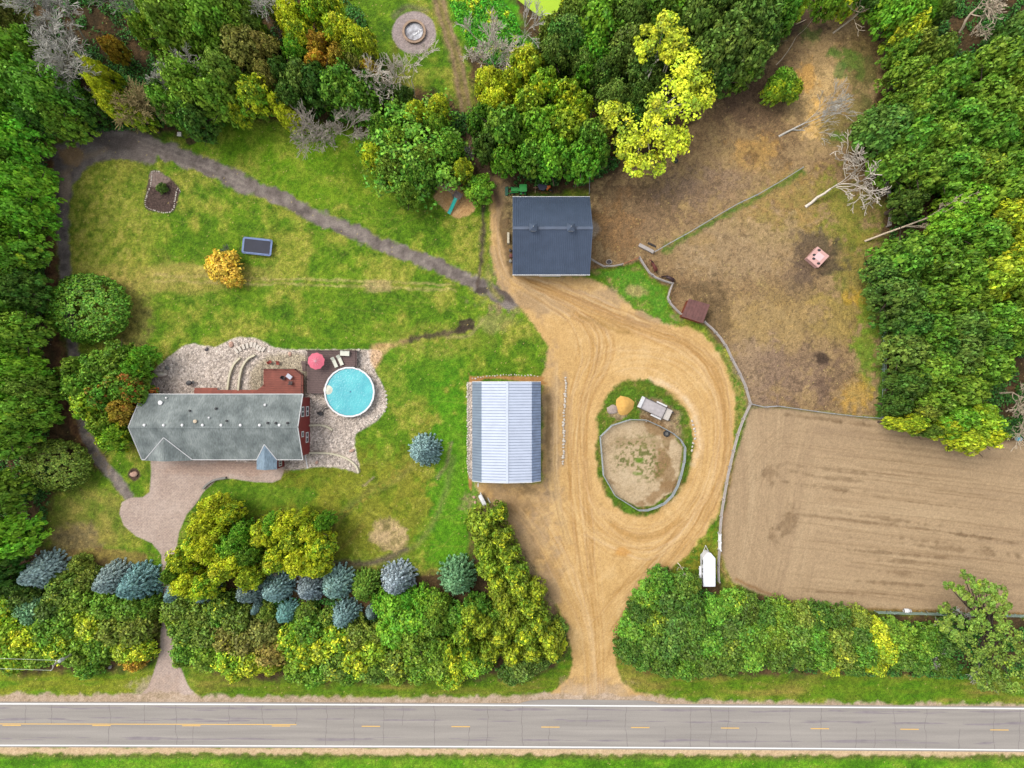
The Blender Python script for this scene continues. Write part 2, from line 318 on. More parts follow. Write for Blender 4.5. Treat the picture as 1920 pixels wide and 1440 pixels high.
# ---- sandy yard and drive
DR = [(198, 158, 100), (212, 172, 112), (224, 188, 132)]
DRV = [(905, 330), (922, 400), (918, 470), (930, 520), (945, 548), (975, 578), (1005, 612), (1028, 650), (1024, 690), (1014, 708), (1018, 800), (1018, 905), (893, 906), (896, 925), (925, 945), (955, 985), (985, 1040), (1020, 1090), (1052, 1150), (1066, 1200), (1074, 1240), (1064, 1275), (1030, 1300), (985, 1313), (1270, 1316), (1200, 1300), (1166, 1282), (1156, 1240), (1155, 1200), (1168, 1150), (1222, 1100), (1285, 1045), (1330, 992), (1358, 930), (1372, 860), (1380, 780), (1376, 715), (1355, 670), (1322, 632), (1288, 614), (1240, 606), (1195, 582), (1150, 548), (1105, 520), (962, 516), (955, 470), (952, 400), (935, 330)]
drn = fbm(PX, PY, 30, 60, 4)
poly(DRV, DR, drn*.5+N3*.3+N5*.2, 1, cls=4, soft=3, warp=4, smooth=False)
GY = [(165, 138, 106), (186, 156, 118), (150, 122, 90)]
for a in ((960, 950, 70, 50), (1000, 1020, 40, 60), (1035, 800, 16, 110), (1010, 560, 90, 28), (1130, 560, 50, 18), (1030, 1100, 26, 80), (945, 430, 20, 110), (1110, 1290, 60, 22), (1210, 600, 60, 14), (1110, 1310, 110, 12)):
    blob(*a, GY, N2, .75, soft=.9, warp=.6)
blob(1110, 1296, 50, 14, [(196, 172, 140), (215, 185, 150)], N3, .6, soft=1)
LA = [(1112, 1310), (1100, 1180), (1085, 1080), (1070, 980), (1064, 860), (1068, 740), (1085, 660), (1060, 600), (1000, 555), (945, 500), (930, 400)]
LB = [(1140, 1310), (1135, 1180), (1125, 1080), (1118, 980), (1104, 860), (1110, 760), (1150, 690), (1160, 630), (1100, 580), (1010, 535), (955, 470), (940, 400)]
RA = [(1100, 1240), (1150, 1130), (1215, 1070), (1290, 985), (1335, 880), (1345, 780), (1325, 705), (1270, 655), (1190, 625), (1110, 590), (1020, 545), (960, 520)]
RB = [(1140, 1240), (1180, 1150), (1250, 1080), (1325, 975), (1362, 880), (1370, 780), (1352, 690), (1290, 635), (1200, 600), (1120, 560), (1040, 530), (975, 518)]
C0 = [(1105, 860), (1102, 790), (1120, 730), (1160, 695), (1215, 690), (1270, 712), (1308, 760), (1318, 830), (1305, 900), (1270, 955), (1215, 985), (1160, 975), (1120, 930), (1105, 860)]
C1 = [(1075, 860), (1072, 780), (1095, 700), (1150, 655), (1225, 650), (1295, 682), (1345, 750), (1352, 830), (1335, 920), (1285, 995), (1215, 1040), (1140, 1010), (1090, 940), (1075, 860)]
def tracks(A, B, n, cols, op, wd=1.3, wob=2.5):
    m_ = min(len(A), len(B)); fa = np.array(A, float); fb = np.array(B, float)
    for i in range(n):
        t = random.random(); q = fa[:m_]*(1-t)+fb[:m_]*t+np.random.RandomState(i*7+int(op*999)).randn(m_, 2)*wob
        i0 = random.randint(0, m_-4); i1 = min(m_, i0+random.randint(4, m_))
        line([tuple(p) for p in q[i0:i1]], wd*(.6+random.random()), [random.choice(cols)], None, op*(.5+random.random()), soft=1.5, warp=1)
LIGHT = [(232, 196, 138), (226, 186, 122), (220, 190, 150)]; DARK = [(172, 126, 66), (184, 138, 78), (160, 120, 76)]
tracks(LA, LB, 50, LIGHT, .36, wob=4); tracks(LA, LB, 50, DARK, .34, wob=4); tracks(RA, RB, 50, LIGHT, .36, wob=4); tracks(RA, RB, 50, DARK, .34, wob=4)
tracks([(1090, 1180), (1130, 1120), (1190, 1060), (1250, 1000), (1300, 930)], [(1170, 1190), (1220, 1120), (1270, 1060), (1310, 1000), (1340, 930)], 30, LIGHT+DARK, .34, wob=5); tracks([(1050, 940), (1090, 1000), (1150, 1040), (1220, 1050), (1290, 1000)], [(1100, 940), (1130, 985), (1170, 1010), (1230, 1015), (1280, 970)], 26, LIGHT+DARK, .34, wob=4)
tracks(C0, C1, 36, LIGHT, .26, wob=4); tracks(C0, C1, 30, DARK, .2, wob=4)
tracks([(900, 915), (940, 950), (990, 1000), (1040, 1090), (1085, 1180), (1100, 1300)], [(1000, 915), (1030, 960), (1060, 1020), (1090, 1100), (1115, 1180), (1120, 1300)], 40, LIGHT+DARK, .24, wob=3)
tracks([(1025, 680), (1024, 760), (1024, 840), (1028, 900), (1040, 960), (1060, 1020)], [(1050, 680), (1048, 760), (1046, 840), (1046, 900), (1056, 960), (1075, 1020)], 30, LIGHT+[(135, 108, 72)], .3, wob=1.5)
tracks([(912, 340), (925, 400), (925, 460), (945, 520), (1000, 560), (1060, 600)], [(940, 340), (948, 400), (950, 460), (965, 510), (1020, 545), (1080, 580)], 26, LIGHT+[(135, 108, 78)], .3, wob=1.5)
line([(1088, 592), (1120, 606), (1160, 620), (1176, 622)], 5, [(150, 118, 66)], None, .5, soft=3)
line([(1150, 985), (1170, 1000), (1200, 1008), (1240, 1000), (1275, 975)], 12, [(165, 125, 70), (185, 135, 70)], N3, .55, soft=5)
blob(1165, 1035, 16, 9, [(205, 145, 66)], None, .6, soft=.8); blob(1150, 610, 40, 10, [(180, 140, 80)], N3, .4, rot=25, soft=1)
blob(1028, 800, 5, 60, [(120, 96, 62)], N3, .6, soft=1, warp=.8); blob(985, 922, 20, 10, [(130, 104, 66)], N3, .5, soft=1, warp=.9)
line([(1060, 700), (1060, 790), (1056, 870)], 10, [(190, 160, 120), (160, 128, 90)], N3, .7, soft=3)
# grass patch at the paddock corner
poly([(1112, 512), (1150, 505), (1193, 498), (1212, 520), (1240, 538), (1250, 560), (1256, 582), (1280, 604), (1262, 606), (1230, 596), (1190, 572), (1150, 540)], [(175, 150, 95), (110, 145, 40), (80, 135, 30), (120, 150, 50)], N2*.5+N3*.5, 1, cls=0, soft=3, warp=6)
blob(1192, 545, 22, 12, [(190, 165, 110)], N3, .7, soft=.8)
poly([(1328, 622), (1352, 655), (1378, 700), (1398, 755), (1384, 800), (1376, 850), (1378, 760), (1362, 690), (1338, 648)], [(95, 130, 30), (150, 140, 70), (80, 120, 30)], N3, .95, cls=0, soft=3, warp=3)
poly([(1346, 985), (1338, 1010), (1330, 1060), (1280, 1078), (1240, 1100), (1270, 1060), (1310, 1022)], [(90, 120, 25), (135, 130, 40), (80, 115, 25)], N3, .95, cls=0, soft=3, warp=4)
poly([(1372, 860), (1364, 930), (1350, 985), (1345, 970), (1360, 900)], [(105, 115, 45), (150, 125, 75)], N3, .8, cls=0, soft=3, warp=3)
# ---- island with round pen
poly([(1180, 712), (1215, 714), (1258, 738), (1288, 775), (1300, 828), (1296, 872), (1280, 912), (1250, 945), (1210, 968), (1170, 962), (1138, 932), (1121, 880), (1117, 820), (1124, 770), (1146, 733)], [(150, 130, 80), (105, 120, 35), (80, 112, 25), (100, 135, 35)], N2*.4+N3*.6, 1, cls=0, soft=3, warp=4)
for a in ((1235, 770, 40, 22), (1160, 775, 18, 10), (1240, 800, 40, 16)): blob(*a, [(150, 125, 95), (178, 150, 118)], N3, .85, rot=25)
line([(1222, 712), (1262, 728), (1300, 770), (1312, 830), (1300, 870)], 10, [(226, 190, 140), (232, 205, 165)], N3, .8, soft=4)
poly([(1126, 818), (1147, 797), (1181, 788), (1212, 789), (1258, 814), (1280, 838), (1273, 890), (1260, 922), (1225, 947), (1195, 951), (1152, 927), (1131, 889)], [(170, 146, 112), (194, 170, 134), (206, 184, 150)], N2*.5+N3*.3+N5*.2, 1, cls=3, soft=1.5, warp=1, smooth=False)
for a in ((1235, 805, 30, 10, 35, [(140, 108, 70), (160, 128, 88)]), (1243, 862, 12, 26, 10, [(125, 94, 58), (150, 118, 78)]), (1252, 885, 14, 20, 10, [(150, 120, 82)]), (1235, 925, 35, 8, -30, [(150, 118, 80)]), (1150, 905, 12, 6, 30, [(155, 125, 88)]), (1200, 830, 40, 8, 0, [(170, 145, 108)])):
    blob(a[0], a[1], a[2], a[3], a[5], N3, .75, rot=a[4], soft=.7, warp=.8)
w, m = blob(1198, 862, 42, 40, [(110, 112, 50), (150, 140, 80)], N3, 0, soft=.8)
q = fbm(PX, PY, 4, 90, 2)[w]; put(w, m*np.clip((q-.55)*6, 0, 1), [(88, 98, 38), (120, 118, 55)], N3, .85)
blob(1200, 863, 9, 5, [(95, 130, 30)], N3, .9, soft=.7); blob(1196, 888, 10, 4, [(105, 135, 45)], N3, .6, soft=.8)
# ---- grey farm lane
LN = [(106, 96, 90), (132, 120, 112), (152, 140, 130)]
ln = fbm(PX, PY, 12, 61, 4)
line([(955, 568), (925, 548), (880, 527), (830, 503), (770, 478), (710, 455), (660, 432), (610, 412), (560, 388), (510, 364), (450, 342)], 26, LN, ln, 1, cls=5, soft=3, warp=5)
line([(460, 345), (400, 318), (350, 297), (300, 278), (250, 262)], 34, LN, ln, 1, cls=5, soft=3, warp=5)
poly([(290, 258), (250, 244), (205, 240), (165, 246), (120, 268), (100, 280), (100, 330), (106, 370), (132, 372), (140, 345), (165, 315), (200, 300), (235, 298), (290, 306)], LN, ln*.7+N2*.3, 1, cls=5, soft=3, warp=4)
line([(118, 350), (118, 420), (121, 480), (123, 530), (130, 600), (138, 680)], 22, LN, ln, 1, cls=5, soft=3, warp=3)
line([(138, 670), (145, 740), (158, 800), (178, 850), (205, 885), (240, 928)], 20, LN+[(165, 145, 120)], ln, 1, cls=5, soft=3, warp=3)
blob(135, 292, 22, 20, [(165, 130, 82), (190, 150, 100)], N3, .7); blob(122, 350, 12, 30, [(190, 165, 140)], N3, .7, soft=.9); blob(220, 268, 40, 14, [(98, 86, 80)], N3, .5)
line([(116, 330), (150, 300), (200, 280)], 8, [(165, 140, 112)], N3, .6, soft=5)
for k in range(5):
    line([(250+k*3, 262+k*6-10), (350, 300+k*6-12), (460, 345+k*5-10)], 1.4, [(95, 85, 80) if k % 2 else (170, 158, 148)], N3, .35, soft=1.5, warp=2)
line([(908, 380), (906, 430), (902, 480), (897, 530), (900, 548)], 7, [(78, 64, 54), (105, 90, 78)], N3, .9, soft=3, warp=3)
blob(903, 545, 13, 7, [(72, 62, 56)], N3, .8, soft=.5); blob(940, 552, 22, 7, [(92, 80, 72)], N3, .8, rot=25)
line([(914, 500), (920, 540), (940, 560)], 10, [(110, 130, 50), (160, 145, 85)], N3, .8, soft=4, cls=0)
# trail at the top
TR = [(120, 98, 74), (150, 124, 96), (168, 140, 108)]
line([(812, -60), (822, 0), (836, 50), (852, 100), (864, 160), (872, 200), (884, 260), (902, 310), (922, 350)], 24, [(130, 110, 70), (150, 125, 85)], N3, .75, cls=1, soft=5, warp=5)
for dx in (-8, 7): line([(814+dx, -60), (824+dx, 0), (838+dx, 50), (854+dx, 100), (866+dx, 160), (874+dx, 200), (886+dx, 260), (904+dx, 310), (924+dx, 350)], 6, TR, N3, .85, soft=3, warp=2)
line([(884, 250), (900, 300), (920, 345), (935, 380)], 14, [(120, 95, 76), (140, 112, 88)], N3, .9, cls=4, soft=4)
line([(745, 60), (735, 120), (715, 190), (705, 240)], 14, [(135, 110, 50), (120, 120, 50)], N3, .5, soft=7)
# muddy scar by the pool lawn
line([(752, 643), (790, 634), (830, 626), (866, 618)], 9, [(74, 62, 50), (100, 84, 66)], N3, .9, soft=3, warp=5)
blob(877, 610, 18, 14, [(66, 54, 44), (85, 70, 56)], N3, .95, soft=.4); blob(868, 618, 14, 8, [(70, 58, 48)], N3, .9, soft=.5); line([(700, 652), (730, 646), (760, 640)], 10, [(185, 155, 100)], N3, .6, soft=4)
line([(840, 632), (880, 628), (905, 600)], 4, [(175, 150, 110)], N3, .6, soft=3); blob(930, 605, 40, 18, [(150, 150, 80), (170, 150, 100)], N3, .5)
# ---- stone beds, gravel, pavers
ST = [(160, 148, 134), (192, 180, 166), (212, 200, 188)]
poly([(283, 708), (296, 688), (318, 668), (340, 650), (365, 645), (400, 650), (425, 640), (455, 632), (490, 638), (515, 652), (570, 655), (665, 656), (716, 660), (702, 690), (712, 712), (724, 738), (722, 770), (705, 790), (680, 806), (665, 818), (668, 850), (674, 886), (650, 880), (600, 876), (556, 880), (515, 880), (430, 868), (300, 868), (262, 780)], ST, N3*.4+N5*.6, 1, cls=6, soft=1.5, warp=1.5)
poly([(700, 650), (740, 645), (722, 660), (706, 690), (694, 680)], [(190, 150, 100), (210, 170, 120)], N3, .7, soft=3)
poly([(500, 668), (575, 668), (578, 740), (480, 740), (470, 700)], [(150, 138, 112), (172, 160, 132)], N2, .8, soft=5)
poly([(880, 715), (890, 706), (1010, 706), (1018, 714), (1016, 722), (890, 722), (886, 905), (878, 890)], [(170, 125, 72), (196, 148, 88)], N3, 1, cls=4, soft=1.5, warp=1)
poly([(876, 716), (890, 716), (890, 905), (880, 895), (877, 880)], ST, N5, 1, cls=6, soft=1, warp=1, smooth=False)
PV = [(190, 168, 154), (202, 181, 166), (210, 190, 176)]
poly([(283, 862), (400, 862), (530, 874), (532, 884), (526, 899), (510, 905), (470, 903), (430, 897), (404, 902), (385, 918), (372, 938), (350, 965), (335, 1000), (326, 1060), (323, 1150), (324, 1205), (336, 1245), (352, 1285), (378, 1316), (250, 1316), (276, 1290), (288, 1262), (300, 1220), (304, 1150), (304, 1060), (302, 1040), (285, 1018), (255, 1005), (232, 985), (223, 962), (228, 942), (245, 933), (268, 932), (281, 922), (283, 900)], PV, N2*.6+N5*.4, 1, cls=7, soft=1, warp=.6, smooth=False)
blob(295, 1290, 50, 22, [(196, 170, 150), (180, 158, 140)], N3, .6); blob(420, 880, 110, 12, [(196, 162, 140)], N3, .4)
# fire pit pad, mulch beds, bare patches
blob(777, 61, 41, 40, [(165, 150, 145), (186, 170, 164)], N5, 1, cls=7, soft=.08, warp=.03)
line([(740, 30), (765, 14), (800, 20)], 10, [(120, 105, 90)], N3, .6, soft=5)
poly([(283, 322), (300, 322), (335, 350), (334, 372), (325, 396), (300, 398), (272, 388), (276, 350)], [(76, 60, 54), (100, 82, 74)], N5, 1, cls=1, soft=1.5, warp=1)
poly([(283, 322), (298, 320), (318, 338), (300, 348), (282, 348)], [(160, 140, 130), (140, 120, 110)], N3, .9, soft=2)
blob(252, 889, 13, 13, [(78, 60, 50), (100, 80, 66)], N5, 1, cls=1, soft=.3, warp=.2); blob(357, 264, 9, 6, [(80, 60, 44)], N3, .9, soft=.4)
poly([(812, 365), (840, 340), (870, 358), (896, 376), (884, 398), (862, 410), (842, 402), (825, 385)], [(196, 150, 96), (218, 172, 116), (226, 186, 134)], N5*.6+N3*.4, 1, cls=8, soft=2, warp=3)
poly([(936, 395), (960, 380), (962, 512), (950, 500), (938, 440)], [(120, 96, 66), (90, 74, 52), (140, 120, 80)], N3, .8, soft=4)
blob(1110, 430, 14, 16, [(200, 190, 175)], N3, .4)
# ---- road shoulders
poly([(-70, 1300), (250, 1302), (290, 1296), (380, 1306), (960, 1306), (1020, 1300), (1230, 1306), (1260, 1312), (1500, 1316), (1990, 1322), (1990, 1334), (-70, 1322)], [(160, 140, 110), (190, 165, 138), (206, 184, 160)], N3*.6+N5*.4, 1, cls=8, soft=3, warp=5, smooth=False)
poly([(-70, 1400), (1990, 1404), (1990, 1417), (-70, 1412)], [(200, 170, 130), (218, 190, 152)], N3*.5+N5*.5, 1, cls=8, soft=2.5, warp=3.5, smooth=False)
# fine value variation and relief
gmk = ((CLS == 0)*1.0).astype(np.float32); fine = fbm(PX, PY, 3.4, 97, 2)
COL *= (1+(N5-.5)*.22+(fine-.5)*(.12+.34*gmk+.16*(CLS == 2))+(N3-.5)*.2*gmk)[..., None]
gm = (CLS == 0); HT += np.where(gm, (N3-.5)*.10+(N2-.5)*.10, 0)+np.where(CLS == 2, (N3-.5)*.07+(N5-.5)*.02, 0)+np.where(CLS == 4, (drn-.5)*.04, 0)
HT += np.where(CLS == 1, (N3-.5)*.12, 0)+np.where((CLS == 6) | (CLS == 8), (N5-.5)*.05, 0)
lv = np.random.RandomState(77).rand(NY, NX); COL[(lv > .9975) & ((CLS == 0) | (CLS == 1) | (CLS == 5) | (CLS == 2))] = lin((200, 178, 110)); COL[(lv < .002) & ((CLS == 4) | (CLS == 8) | (CLS == 7))] *= .6
rd = np.clip((np.abs(PY-1361)-46)/8, 0, 1); HT = HT*rd-.03*(1-rd)
def gmat(name, sc, amt, bump, bscale, rough=.9, extra=None):
    m = bpy.data.materials.new(name); m.use_nodes = True; t = m.node_tree; b = t.nodes['Principled BSDF']
    b.inputs['Roughness'].default_value = rough; b.inputs['Specular IOR Level'].default_value = .15
    L = t.links.new; N = t.nodes.new
    at = N('ShaderNodeAttribute'); at.attribute_name = 'tone'; tc = N('ShaderNodeTexCoord')
    n1 = N('ShaderNodeTexNoise'); n1.inputs['Scale'].default_value = sc; n1.inputs['Detail'].default_value = 4; n1.inputs['Roughness'].default_value = .65
    L(tc.outputs['Object'], n1.inputs['Vector'])
    mr = N('ShaderNodeMapRange'); mr.inputs[1].default_value = .3; mr.inputs[2].default_value = .7; mr.inputs[3].default_value = 1-amt; mr.inputs[4].default_value = 1+amt
    L(n1.outputs['Fac'], mr.inputs[0])
    vm = N('ShaderNodeVectorMath'); vm.operation = 'SCALE'; L(at.outputs['Color'], vm.inputs[0]); L(mr.outputs[0], vm.inputs['Scale'])
    src = vm.outputs[0]; h = n1.outputs['Fac']
    if extra == 'pebble':
        vo = N('ShaderNodeTexVoronoi'); vo.inputs['Scale'].default_value = 4.0; L(tc.outputs['Object'], vo.inputs['Vector'])
        mx = N('ShaderNodeMix'); mx.data_type = 'RGBA'; mx.blend_type = 'MULTIPLY'; mx.inputs[0].default_value = .75
        cr = N('ShaderNodeValToRGB'); cr.color_ramp.elements[0].color = (.42, .4, .4, 1); cr.color_ramp.elements[1].color = (2.1, 2.02, 2.0, 1)
        L(vo.outputs['Color'], cr.inputs[0]); L(src, mx.inputs[6]); L(cr.outputs[0], mx.inputs[7]); src = mx.outputs[2]
        iv = N('ShaderNodeMath'); iv.operation = 'SUBTRACT'; iv.inputs[0].default_value = 1; L(vo.outputs['Distance'], iv.inputs[1]); h = iv.outputs[0]
    if extra == 'brick':
        br = N('ShaderNodeTexBrick'); br.inputs['Scale'].default_value = 1; br.inputs['Brick Width'].default_value = .5; br.inputs['Row Height'].default_value = .25; br.inputs['Mortar Size'].default_value = .025
        br.inputs[1].default_value = (1.06, 1.02, 1, 1); br.inputs[2].default_value = (.9, .88, .88, 1); br.inputs[3].default_value = (.7, .7, .7, 1)
        L(tc.outputs['Object'], br.inputs['Vector']); mx = N('ShaderNodeMix'); mx.data_type = 'RGBA'; mx.blend_type = 'MULTIPLY'; mx.inputs[0].default_value = .8
        L(src, mx.inputs[6]); L(br.outputs['Color'], mx.inputs[7]); src = mx.outputs[2]
    L(src, b.inputs['Base Color'])
    n2 = N('ShaderNodeTexNoise'); n2.inputs['Scale'].default_value = bscale; n2.inputs['Detail'].default_value = 3; L(tc.outputs['Object'], n2.inputs['Vector'])
    bp = N('ShaderNodeBump'); bp.inputs['Strength'].default_value = bump; bp.inputs['Distance'].default_value = .15
    L(h if extra == 'pebble' else n2.outputs['Fac'], bp.inputs['Height']); L(bp.outputs[0], b.inputs['Normal'])
    return m
GM = {0: ('lawn', gmat('grass_turf', 6.5, .55, .9, 5), 'patchy green lawn mown around the house, yard and road'),
      1: ('forest_floor', gmat('leaf_litter', 3, .4, .8, 3), 'brown leaf litter under the trees and trails'),
      2: ('paddock', gmat('trampled_soil', 5, .42, .8, 4), 'trampled brown horse paddock with dry grass patches'),
      3: ('riding_arena', gmat('raked_sand', 6, .16, .3, 5), 'raked tan sand riding arena and round pen footing'),
      4: ('sand_driveway', gmat('yard_sand', 6, .15, .3, 5), 'yellow sand driveway looping through the farmyard'),
      5: ('farm_lane', gmat('old_gravel', 6, .32, .5, 6), 'grey gravel lane curving round the lawn'),
      6: ('stone_bed', gmat('river_stone', 5, .12, .9, 5, extra='pebble'), 'pinkish river stone beds around the house and pool'),
      7: ('paved_driveway', gmat('paver', 5, .08, .2, 5, extra='brick'), 'pink brick paver driveway and round fire pit pad'),
      8: ('road_shoulder', gmat('pale_gravel', 4, .16, .4, 5), 'pale gravel road shoulder strips')}
cx_ = (CLS[:-1, :-1].astype(np.int32)); VID = np.arange(NX*NY).reshape(NY, NX)
quad = np.stack([VID[:-1, :-1], VID[:-1, 1:], VID[1:, 1:], VID[1:, :-1]], -1)
XYZ = np.stack([np.broadcast_to(gx, (NY, NX)), np.broadcast_to(gy[:, None], (NY, NX)), HT], -1).reshape(-1, 3).astype(np.float32)
CF = np.clip(COL/GAIN, 0, .85).reshape(-1, 3)
for c, (nm, mt, lb) in GM.items():
    q = quad[cx_ == c].reshape(-1)
    if not len(q): continue
    u, inv = np.unique(q, return_inverse=True); nf = len(q)//4
    me = bpy.data.meshes.new(nm); me.vertices.add(len(u)); me.vertices.foreach_set('co', XYZ[u].ravel())
    me.loops.add(nf*4); me.loops.foreach_set('vertex_index', inv.astype(np.int32).ravel())
    me.polygons.add(nf); me.polygons.foreach_set('loop_start', np.arange(0, nf*4, 4, dtype=np.int32))
    me.polygons.foreach_set('use_smooth', np.ones(nf, bool))
    at = me.color_attributes.new('tone', 'FLOAT_COLOR', 'POINT'); at.data.foreach_set('color', np.concatenate([CF[u], np.ones((len(u), 1), np.float32)], 1).astype(np.float32).ravel())
    me.materials.append(mt); me.update(); me.validate()
    tag(link(bpy.data.objects.new(nm, me)), lb, nm.replace('_', ' '), kind='structure')
# wide land beyond
g = MB(); g.add([(-900, -900, -.25), (900, -900, -.25), (900, 900, -.25), (-900, 900, -.25)], [(0, 1, 2, 3)])
tag(g.build('ground', mat('far_grass', (95, 125, 40), .95, n=(.08, .3, (130, 135, 60)))), 'wide grassy land reaching the horizon', 'ground', kind='structure')
def ywarp(x, a): return a+2.5*x/1920+6.5*(x/1920)**2
def strip(mb, x0, x1, ya, yb, z, mi=0, n=48):
    xs = [x0+(x1-x0)*i/n for i in range(n+1)]
    vs = [P(x, ywarp(x, ya))+Vector((0, 0, z)) for x in xs]+[P(x, ywarp(x, yb))+Vector((0, 0, z)) for x in xs]
    mb.add([tuple(v) for v in vs], [(n+1+i, n+2+i, i+1, i) for i in range(n)], mi)
# road
am = bpy.data.materials.new('worn_asphalt'); am.use_nodes = True; t = am.node_tree; b = t.nodes['Principled BSDF']; b.inputs['Roughness'].default_value = .85; b.inputs['Specular IOR Level'].default_value = .2
tc = t.nodes.new('ShaderNodeTexCoord'); mp = t.nodes.new('ShaderNodeMapping'); mp.inputs['Scale'].default_value = (.05, 1.1, 1)
n1 = t.nodes.new('ShaderNodeTexNoise'); n1.inputs['Scale'].default_value = 1; n1.inputs['Detail'].default_value = 6; n2 = t.nodes.new('ShaderNodeTexNoise'); n2.inputs['Scale'].default_value = 7; n2.inputs['Detail'].default_value = 4
cr = t.nodes.new('ShaderNodeValToRGB'); e = cr.color_ramp.elements; e[0].position = .3; e[1].position = .7
e[0].color = (*alb((148, 141, 134)), 1); e[1].color = (*alb((178, 170, 160)), 1)
ad = t.nodes.new('ShaderNodeMath'); ad.operation = 'MULTIPLY_ADD'; ad.inputs[1].default_value = .35
sb = t.nodes.new('ShaderNodeMath'); sb.operation = 'MULTIPLY'; sb.inputs[1].default_value = .65
L = t.links.new; L(tc.outputs['Object'], mp.inputs['Vector']); L(mp.outputs[0], n1.inputs['Vector']); L(tc.outputs['Object'], n2.inputs['Vector'])
L(n1.outputs['Fac'], sb.inputs[0]); L(n2.outputs['Fac'], ad.inputs[0]); L(sb.outputs[0], ad.inputs[2]); L(ad.outputs[0], cr.inputs[0]); L(cr.outputs[0], b.inputs['Base Color'])
road = MB(); strip(road, -160, 2080, 1315.5, 1401, .03, n=60)
seal = mat('tar_crack', (134, 126, 122), .9, n=(3, .15)); worn = mat('wheel_wear', (138, 128, 130), .85, n=(.6, .14, (156, 146, 145)))
xk = -60
rnd = random.Random(4)
while xk < 1990:
    xk += rnd.choice([35, 50, 58, 62, 66, 72]); x = xk; y = 1318 if rnd.random() < .75 else 1358; ye = 1400 if rnd.random() < .75 else 1362
    pts = []
    while y < ye: pts.append((x, y)); y += 5; x += rnd.gauss(0, .9)
    for a, c in zip(pts[:-1], pts[1:]):
        wd = .34+rnd.random()*.25; off = Vector((0, 0, .036))
        road.add([tuple(P(a[0]-wd, ywarp(a[0], a[1]))+off), tuple(P(a[0]+wd, ywarp(a[0], a[1]))+off), tuple(P(c[0]+wd, ywarp(c[0], c[1]))+off), tuple(P(c[0]-wd, ywarp(c[0], c[1]))+off)], [(3, 2, 1, 0)], 1)
for yc in (1327, 1348, 1384):
    for i in range(60):
        x0 = rnd.random()*2100-100; L_ = 20+rnd.random()*80; hh = .6+rnd.random()*1.6; y0 = yc+rnd.gauss(0, 1.5)
        n = 8; xs = [x0+L_*k/n for k in range(n+1)]; up = [P(x, ywarp(x, y0-hh*math.sin(math.pi*k/n)*(0.6+.4*rnd.random()))) for k, x in enumerate(xs)]; dn = [P(x, ywarp(x, y0+hh*math.sin(math.pi*k/n)*(0.6+.4*rnd.random()))) for k, x in enumerate(xs)]
        road.add([(p.x, p.y, .0332+i*.00003+yc*.0000004) for p in up+dn], [(n+1+k, n+2+k, k+1, k) for k in range(n)], 2)
road.add([tuple(P(x, y)+Vector((0, 0, .028))) for x, y in ((975, 1318), (995, 1313), (1040, 1311), (1200, 1313), (1225, 1315), (1245, 1322), (1240, 1326), (975, 1324))], [(7, 6, 5, 4, 3, 2, 1, 0)], 0)
road = road.build('road', [am, seal, worn]); tag(road, 'grey two lane asphalt road with transverse cracks', 'road', kind='structure')
ln_ = MB(); strip(ln_, -160, 2080, 1318.2, 1320.8, .042)
strip(ln_, -160, 2080, 1396, 1398.4, .042); tag(ln_.build('edge_lines', mat('white_paint', (245, 243, 238), .6, n=(9, .06))), 'two solid white edge lines on the road', 'road marking', kind='structure')
yl = MB(); strip(yl, -160, 556, 1356.3, 1358, .042, n=20)
for k in range(-1, 13):
    x0 = 5+k*168.3; strip(yl, x0, x0+34.5, 1358.9, 1360.7, .042, n=3)
tag(yl.build('centre_line', mat('yellow_paint', (236, 190, 105), .6, n=(8, .08))), 'dashed and solid yellow centre line of the road', 'road marking', kind='structure')
pond = MB(); pond.prism([tuple(P(x, y)[:2]) for x, y in ((940, -60), (955, -12), (985, 12), (1012, 32), (1040, 28), (1060, 0), (1060, -60))], .1, .18)
tag(pond.build('pond', mat('algae_water', (178, 214, 10), .35, n=(.6, .05))), 'bright yellow green algae covered pond at the top edge', 'pond', kind='structure')
